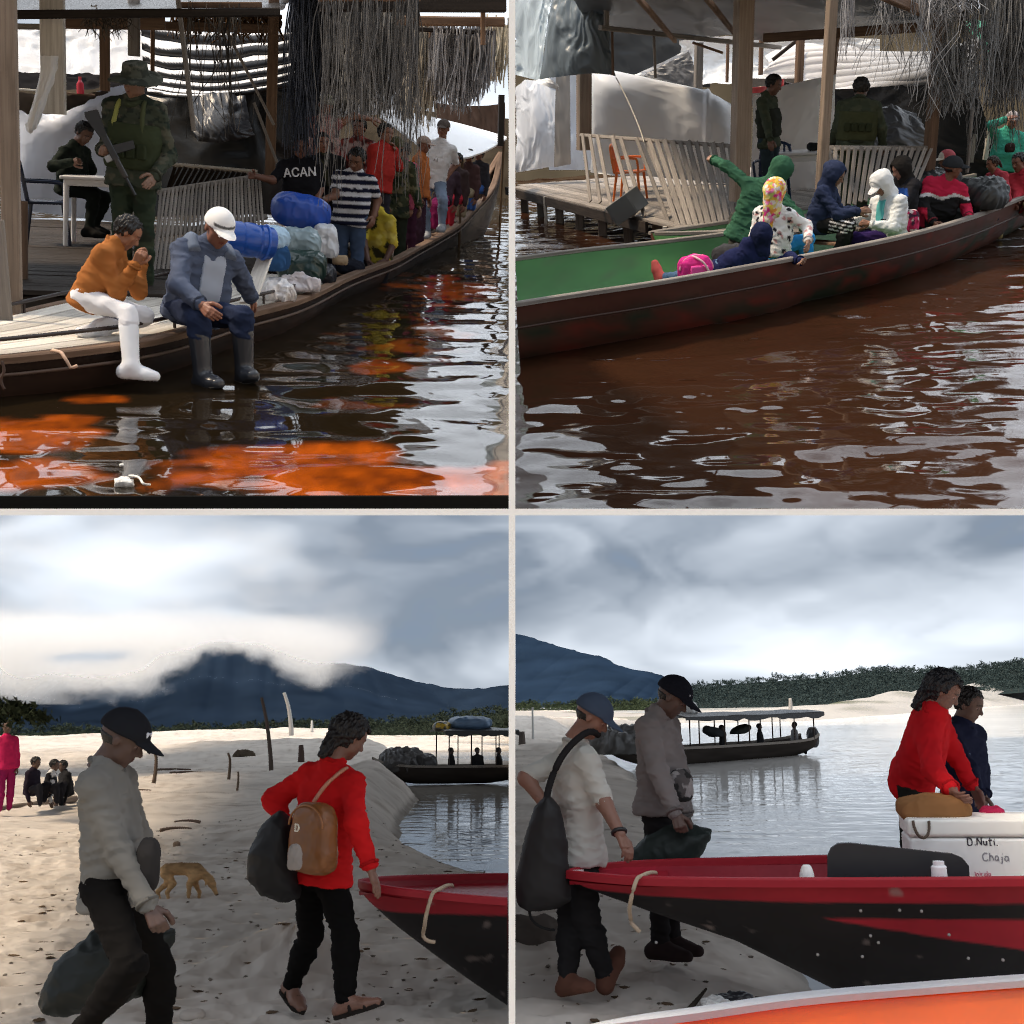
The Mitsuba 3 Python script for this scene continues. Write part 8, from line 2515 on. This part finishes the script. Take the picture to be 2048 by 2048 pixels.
for s in (1, -1):
    n_, fd = W1['N'][s], foot_dir(W1['N'][s], W1['fwd'], (755, 1996, -0.05) if s == -1 else (600, 2005, -0.1), BL)
    dn = unit(np.array([0, 0, -1.0]) - fd * (-fd[2]))
    sd_ = np.cross(fd, dn)
    c0 = n_ + dn * 0.085
    pr = np.array([[-0.08, 0.0], [-0.06, 0.035], [0.05, 0.045], [0.14, 0.04], [0.19, 0.0], [0.14, -0.04], [0.05, -0.042], [-0.06, -0.035]])
    e = trimesh.creation.extrude_polygon(shapely.Polygon(pr).buffer(0.006), 0.022, engine='earcut')
    part(W1['key'], 'sandal_sole', xf(e, np.stack([fd, sd_, -dn], 1), c0), 'cloth', (0.02, 0.016, 0.014), 40)
    for t_ in (0.02, 0.10):
        part(W1['key'], 'sandal_strap', tube([c0 + fd * t_ + sd_ * 0.046 * math.cos(a) - dn * (0.012 + 0.062 * math.sin(a) * (1 - 2.2 * t_)) for a in np.linspace(0, math.pi, 12)], 0.010, 6), 'cloth', (0.02, 0.016, 0.014), True)
# her backpack
bp_ = thing('brown_backpack', 'brown leather backpack on the back of the woman in red', 'backpack')
bc = pt(627, 1676, 7.30)
bk = -W1['fwd']
up_ = unit(W1['up'] * 0.35 + np.array([0.02, 0, 1.0]))
lf_ = unit(np.cross(bk, up_))
bk = np.cross(up_, lf_)
RB = np.stack([lf_, bk, up_], 1)
s = trimesh.creation.icosphere(5, 1.0)
v = np.array(s.vertices)
v = np.sign(v) * np.abs(v) ** 0.5 * [0.145, 0.075, 0.185]
v[:, 0] *= 1 - 0.16 * (v[:, 2] / 0.185)
v += np.array(s.vertices) * 0.010 * (meshkit.fbm(v * 14, 3, 4) - 0.5)[:, None] * 2
part(bp_, 'body', (v @ RB.T + bc, np.array(s.faces)), 'sheet', np.array([0.20, 0.075, 0.022]) * (0.8 + 0.4 * meshkit.fbm(v * 20, 2, 3))[:, None], True)
part(bp_, 'flap_seam', tube([bc + RB @ np.array([0.135 * math.cos(t), 0.062, 0.06 + 0.11 * math.sin(t)]) for t in np.linspace(0, math.pi, 24)], 0.006, 6), 'sheet', (0.28, 0.11, 0.035), True)
tm = meshkit.text_mesh('D', 0.04, 0.006, True)
RT = np.stack([lf_ if lf_[0] > 0 else -lf_, up_, bk], 1)
part(bp_, 'emblem', xf(tm, RT, pt(611, 1662, 7.30) + bk * 0.075), 'sheet', (0.7, 0.66, 0.55))
part(bp_, 'strap', tube(spline([pt(627, 1605, 7.36), pt(662, 1560, 7.36), pt(694, 1536, 7.45)], 14), 0.011, 6), 'sheet', (0.50, 0.22, 0.14), True)
bundle('bag_tassel', 'pale round tassel hanging from the brown backpack', 'tassel', pt(590, 1716, 7.14), (0.075, 0.06, 0.13), (0.30, 0.27, 0.25), 'cloth', 0.02, 20, 4, sub=4)
plasticbag('bulging black bag with white specks hanging from the arm of the woman in red', [(560, 1622), (585, 1640), (592, 1700), (600, 1795), (560, 1803), (520, 1790), (496, 1755), (497, 1705), (520, 1660), (540, 1635)], 7.55, 0.15, (0.013, 0.013, 0.014), 9, 'black_bag', 0.02)
for lab, v, H_, J, kw in (
        ('person in bright pink clothes standing at the left edge of the beach', 27.0, 1.72, {'hip': (14, 1530), 'neck': (12, 1476, 0), 'head': (14, 1452, 0)}, dict(face=30, top=(0.55, 0.02, 0.10), bottom=(0.30, 0.015, 0.09), hair=BLACKHAIR)),
        ('person in black sitting on the log at the left nearest the pink figure', 27.5, 1.6, {'hip': (62, 1582), 'neck': (66, 1543, 0), 'head': (72, 1526, 0), 'rk': (78, 1574, '-'), 'ra': (80, 1604, 0), 'lk': (84, 1574, 0.1), 'la': (88, 1602, 0)}, dict(face=70, top=(0.02, 0.015, 0.025), bottom=(0.02, 0.02, 0.025), hair=BLACKHAIR)),
        ('person in black with a white patch sitting in the middle of the log', 28.0, 1.6, {'hip': (98, 1584), 'neck': (103, 1548, 0), 'head': (109, 1532, 0), 'rk': (112, 1572, '-'), 'ra': (114, 1602, 0), 'lk': (118, 1574, 0.1), 'la': (120, 1600, 0)}, dict(face=85, top=patches([(0.015, 0.015, 0.018), (0.015, 0.015, 0.018), (0.6, 0.6, 0.6)], 0.12, 4), bottom=(0.02, 0.02, 0.025), hair=BLACKHAIR)),
        ('person in black sitting at the right end of the log group', 28.5, 1.6, {'hip': (134, 1584), 'neck': (130, 1552, 0), 'head': (126, 1536, 0), 'rk': (120, 1578, '-'), 'ra': (122, 1604, 0), 'lk': (118, 1576, 0.1), 'la': (116, 1602, 0)}, dict(face=-60, top=(0.018, 0.018, 0.02), bottom=(0.02, 0.02, 0.025), hair=BLACKHAIR))):
    person(lab, v, H_, J, skin=(0.12, 0.07, 0.05), cell=0.026, **kw)
# passengers of the moored boat
for i, (t, lab) in enumerate(((0.55, 'dark figure sitting at the front post of the moored river boat'), (0.74, 'dark figure sitting in the middle of the moored river boat'), (0.90, 'dark figure in a hammock pose at the right of the moored river boat'))):
    A_, X_, Y_, L_ = BOAT1
    q = np.array([*(A_ + X_ * t * L_ - Y_ * 0.2)[:2], WL + 0.50])
    px_ = BL.pix(q)
    J = {'hip': tuple(px_), 'rk': (px_[0] + 18, px_[1] - 2, 0), 'lk': (px_[0] + 16, px_[1], 0.2), 'ra': (px_[0] + 20, px_[1] + 22, 0), 'la': (px_[0] + 18, px_[1] + 22, 0.2)}
    person(lab, q[1], 1.6, J, face=70 - 60 * (i == 1), top=(0.02, 0.02, 0.022), bottom=(0.02, 0.02, 0.022), hair=BLACKHAIR, skin=(0.08, 0.05, 0.04), cell=0.034)
rb2 = np.random.default_rng(5)
br2 = thing('branch', 'dark leafy branch reaching in at the far left above the pink figure', 'branch')
c0, c1 = pt(-40, 1440, 26), pt(82, 1442, 26)
part(br2, 'wood', tube(spline([c0, pt(20, 1425, 26), c1], 10), np.linspace(0.06, 0.015, 10), 6), 'matte', (0.05, 0.04, 0.03), True)
n_ = 700
t_ = rb2.random(n_) ** 0.8
cc = c0 + (c1 - c0) * t_[:, None] + np.stack([rb2.normal(0, 0.12, n_), rb2.normal(0, 0.3, n_), 0.18 * np.sin(t_ * 3) + rb2.normal(0, 0.13, n_) * (1.2 - t_)], 1)
tri = cc[:, None] + rb2.normal(0, 0.055, (n_, 3, 3))
part(br2, 'leaves', (tri.reshape(-1, 3), np.arange(3 * n_).reshape(-1, 3)), 'matte', np.repeat(np.array([0.02, 0.026, 0.016]) * rb2.uniform(0.5, 1.8, (n_, 1)), 3, 0), False, kind='stuff')

# ================================================================== people of the lower right scene
use(BR)
pt, gp = BR.at, BR.gp
beige = lambda p: np.array([0.50, 0.49, 0.45]) * (0.85 + 0.3 * meshkit.fbm(p * 6, 3, 9))[:, None]
B1 = person('man in a pale T-shirt and blue cap with a black shoulder bag', 7.75, 1.76, {'hip': (1152, 1698), 'neck': (1152, 1482, 0), 'head': (1189, 1426, -0.02), 're': (1206, 1600, -0.05), 'rw': (1240, 1668, -0.08), 'le': (1052, 1556, '-'), 'lw': (1086, 1604, -0.05), 'rk': (1172, 1822, -0.08), 'ra': (1196, 1906, 0.05), 'lk': (1142, 1830, -0.15), 'la': (1136, 1948, -0.10), 'rt': (1228, 1908, 0.1), 'lt': (1200, 1962, -0.2)}, face=118, head=92, pitch=14,
            top=beige, sleeve=0.46, bottom=(0.018, 0.017, 0.018), bare=True, hat=('cap', (0.05, 0.07, 0.11), 1.05), hair=BLACKHAIR, skin=(0.24, 0.12, 0.085), cell=0.012, fat=1.05, wr=0.012, hands=('fist', 'relaxed'), loose=0.026)
for s in (1, -1):
    n_ = B1['N'][s]
    fm = foot_mesh(n_, foot_dir(n_, B1['fwd'], (1228, 1908, 0.1) if s == -1 else (1200, 1962, -0.2), BR), B1['q'], 0.010, 0.012)
    part(B1['key'], 'shoe', fm, 'cloth', (0.13, 0.06, 0.042), True)
part(B1['key'], 'wristwatch', tube([B1['W'][-1] + 0.036 * (math.cos(t) * B1['fwd'] + math.sin(t) * np.cross(unit(B1['W'][-1] - B1['E'][-1]), B1['fwd'])) - 0.02 * unit(B1['W'][-1] - B1['E'][-1]) for t in np.linspace(0, 2 * math.pi, 16)], 0.012, 6, False), 'sheet', (0.02, 0.02, 0.022), True)
sb = plasticbag('large black shoulder bag hanging at the left hip of the man in the pale T-shirt', [(1036, 1812), (1032, 1760), (1050, 1680), (1070, 1612), (1096, 1590), (1118, 1612), (1135, 1690), (1142, 1800), (1110, 1818), (1060, 1822)], 7.42, 0.10, (0.015, 0.014, 0.015), 4, 'shoulder_bag', 0.012)
part(sb, 'strap', tube(spline([pt(1092, 1606, 7.42), pt(1110, 1540, 7.46), pt(1142, 1490, 7.52), pt(1178, 1464, 7.62), pt(1196, 1470, 7.75)], 24), 0.020, 7), 'cloth', (0.018, 0.017, 0.018), True)
part(sb, 'buckle_cord', tube(spline([pt(1058, 1820, 7.42), pt(1062, 1836, 7.42), pt(1110, 1860, 7.46)], 10), 0.008, 5), 'cloth', (0.02, 0.02, 0.02), True)
greyP = lambda p: np.array([0.23, 0.205, 0.20]) * (0.8 + 0.4 * meshkit.fbm(p * 6, 3, 9))[:, None]
B2 = person('man in a black cap and long sleeved grey shirt holding a dark bag', 8.5, 1.78, {'hip': (1322, 1600), 'neck': (1316, 1440, 0), 'head': (1346, 1396, -0.02), 're': (1318, 1546, '-'), 'rw': (1352, 1630, -0.1), 'le': (1360, 1550, 0.15), 'lw': (1372, 1632, 0.1)}, face=72, head=84, pitch=10, top=greyP, sleeve=0.97, bottom=(0.016, 0.014, 0.015), shoes=(0.03, 0.02, 0.02), hat=('cap', (0.012, 0.013, 0.02), 1.06), hair=BLACKHAIR,
            skin=(0.11, 0.065, 0.05), cell=0.013, wr=0.012, hands='fist', loose=0.022)
w_ = B2['HR']
part(B2['key'], 'cap_badge', cat([xf(rbox((0.016, 0.014, 0.022), 0.003, 2), w_, B2['hd'] + w_ @ np.array([-0.04 + 0.024 * i, 0.094 - 0.006 * abs(i - 1.5), 0.072])) for i in range(4)]), 'matte', (0.62, 0.64, 0.7))
plasticbag('dark green black plastic bag held by the man in the long sleeved grey shirt', [(1252, 1738), (1262, 1705), (1292, 1672), (1330, 1655), (1376, 1652), (1424, 1660), (1420, 1676), (1396, 1716), (1372, 1742), (1310, 1748)], 8.25, 0.13, (0.016, 0.024, 0.022), 6, 'dark_plastic_bag')
bundle('waist_pouch', 'patterned grey pouch at the waist of the man in the long sleeved grey shirt', 'pouch', pt(1362, 1572, 8.3), (0.15, 0.14, 0.20), patches([(0.12, 0.11, 0.11), (0.35, 0.33, 0.33), (0.04, 0.04, 0.04)], 0.05, 4), 'cloth', 0.02, 12, 4, sub=4)
B3 = person('woman in a red sweater and dark skirt leaning over the white cooler', 8.7, 1.66, {'hip': (1828, 1545), 'neck': (1866, 1430, '-'), 'head': (1886, 1386, -0.02), 're': (1866, 1540, '-'), 'rw': (1916, 1592, -0.3), 'le': (1920, 1545, 0.2), 'lw': (1955, 1590, 0.0), 'rk': (1826, 1690, '-'), 'lk': (1850, 1690, 0.0)}, face=74, head=80, pitch=14, top=lambda p: np.array([0.56, 0.012, 0.018]) * (0.75 + 0.5 * meshkit.fbm(p * 6, 3, 9))[:, None], sleeve=0.95,
            bottom=(0.016, 0.016, 0.014), hair=('big', (0.010, 0.010, 0.013)), skin=(0.20, 0.10, 0.075), cell=0.013, fat=1.15, wr=0.012, hands='relaxed')
B4 = person('person in a navy sweatshirt standing behind the woman in red', 9.4, 1.64, {'hip': (1924, 1610), 'neck': (1926, 1456, 0), 'head': (1938, 1411, -0.02), 're': (1940, 1540, -0.1), 'rw': (1964, 1612, -0.3), 'le': (1962, 1540, 0.1), 'lw': (1972, 1612, -0.3)}, face=52, head=66, pitch=10, top=(0.014, 0.017, 0.042), sleeve=0.97, bottom=(0.02, 0.02, 0.03), hair=('short', (0.012, 0.010, 0.010)), skin=(0.15, 0.085, 0.065), cell=0.014, wr=0.010, hands='fist')
for I, s_, w__ in ((B3, 0.62, (0.72, 0.55, 0.55)),):
    c_ = I['hip'] + (I['neck'] - I['hip']) * s_
for i, (px_, py_, w2, h2) in enumerate(((1933, 1524, 0.075, 0.11),)):
    q = pt(px_, py_, 9.18)
    part(B4['key'], 'print', xf(crumple(rbox((w2, 0.006, h2), 0.002, 2), 0.002, 40, 3), rot([0, 0, 1], 40), q), 'matte', (0.25, 0.33, 0.45))
for i, (t, lab) in enumerate(((0.52, 'dark figure sitting near the hammocks of the crossing river boat'), (0.71, 'dark figure standing amid the posts of the crossing river boat'), (0.90, 'dark figure sitting at the stern of the crossing river boat'))):
    q = np.array([*(A2 + X2 * t * L2 - Y2 * 0.1)[:2], WL + 0.42])
    px_ = BR.pix(q)
    J = {'hip': tuple(px_), 'rk': (px_[0] + 20, px_[1] - 2, 0), 'lk': (px_[0] + 18, px_[1], 0.2), 'ra': (px_[0] + 22, px_[1] + 22, 0), 'la': (px_[0] + 20, px_[1] + 22, 0.2)}
    person(lab, q[1], 1.55, J, face=80 - 150 * (i == 2), top=((0.3, 0.3, 0.3) if i == 2 else (0.02, 0.02, 0.022)), bottom=(0.02, 0.02, 0.022), hair=BLACKHAIR, skin=(0.08, 0.05, 0.04), cell=0.032)
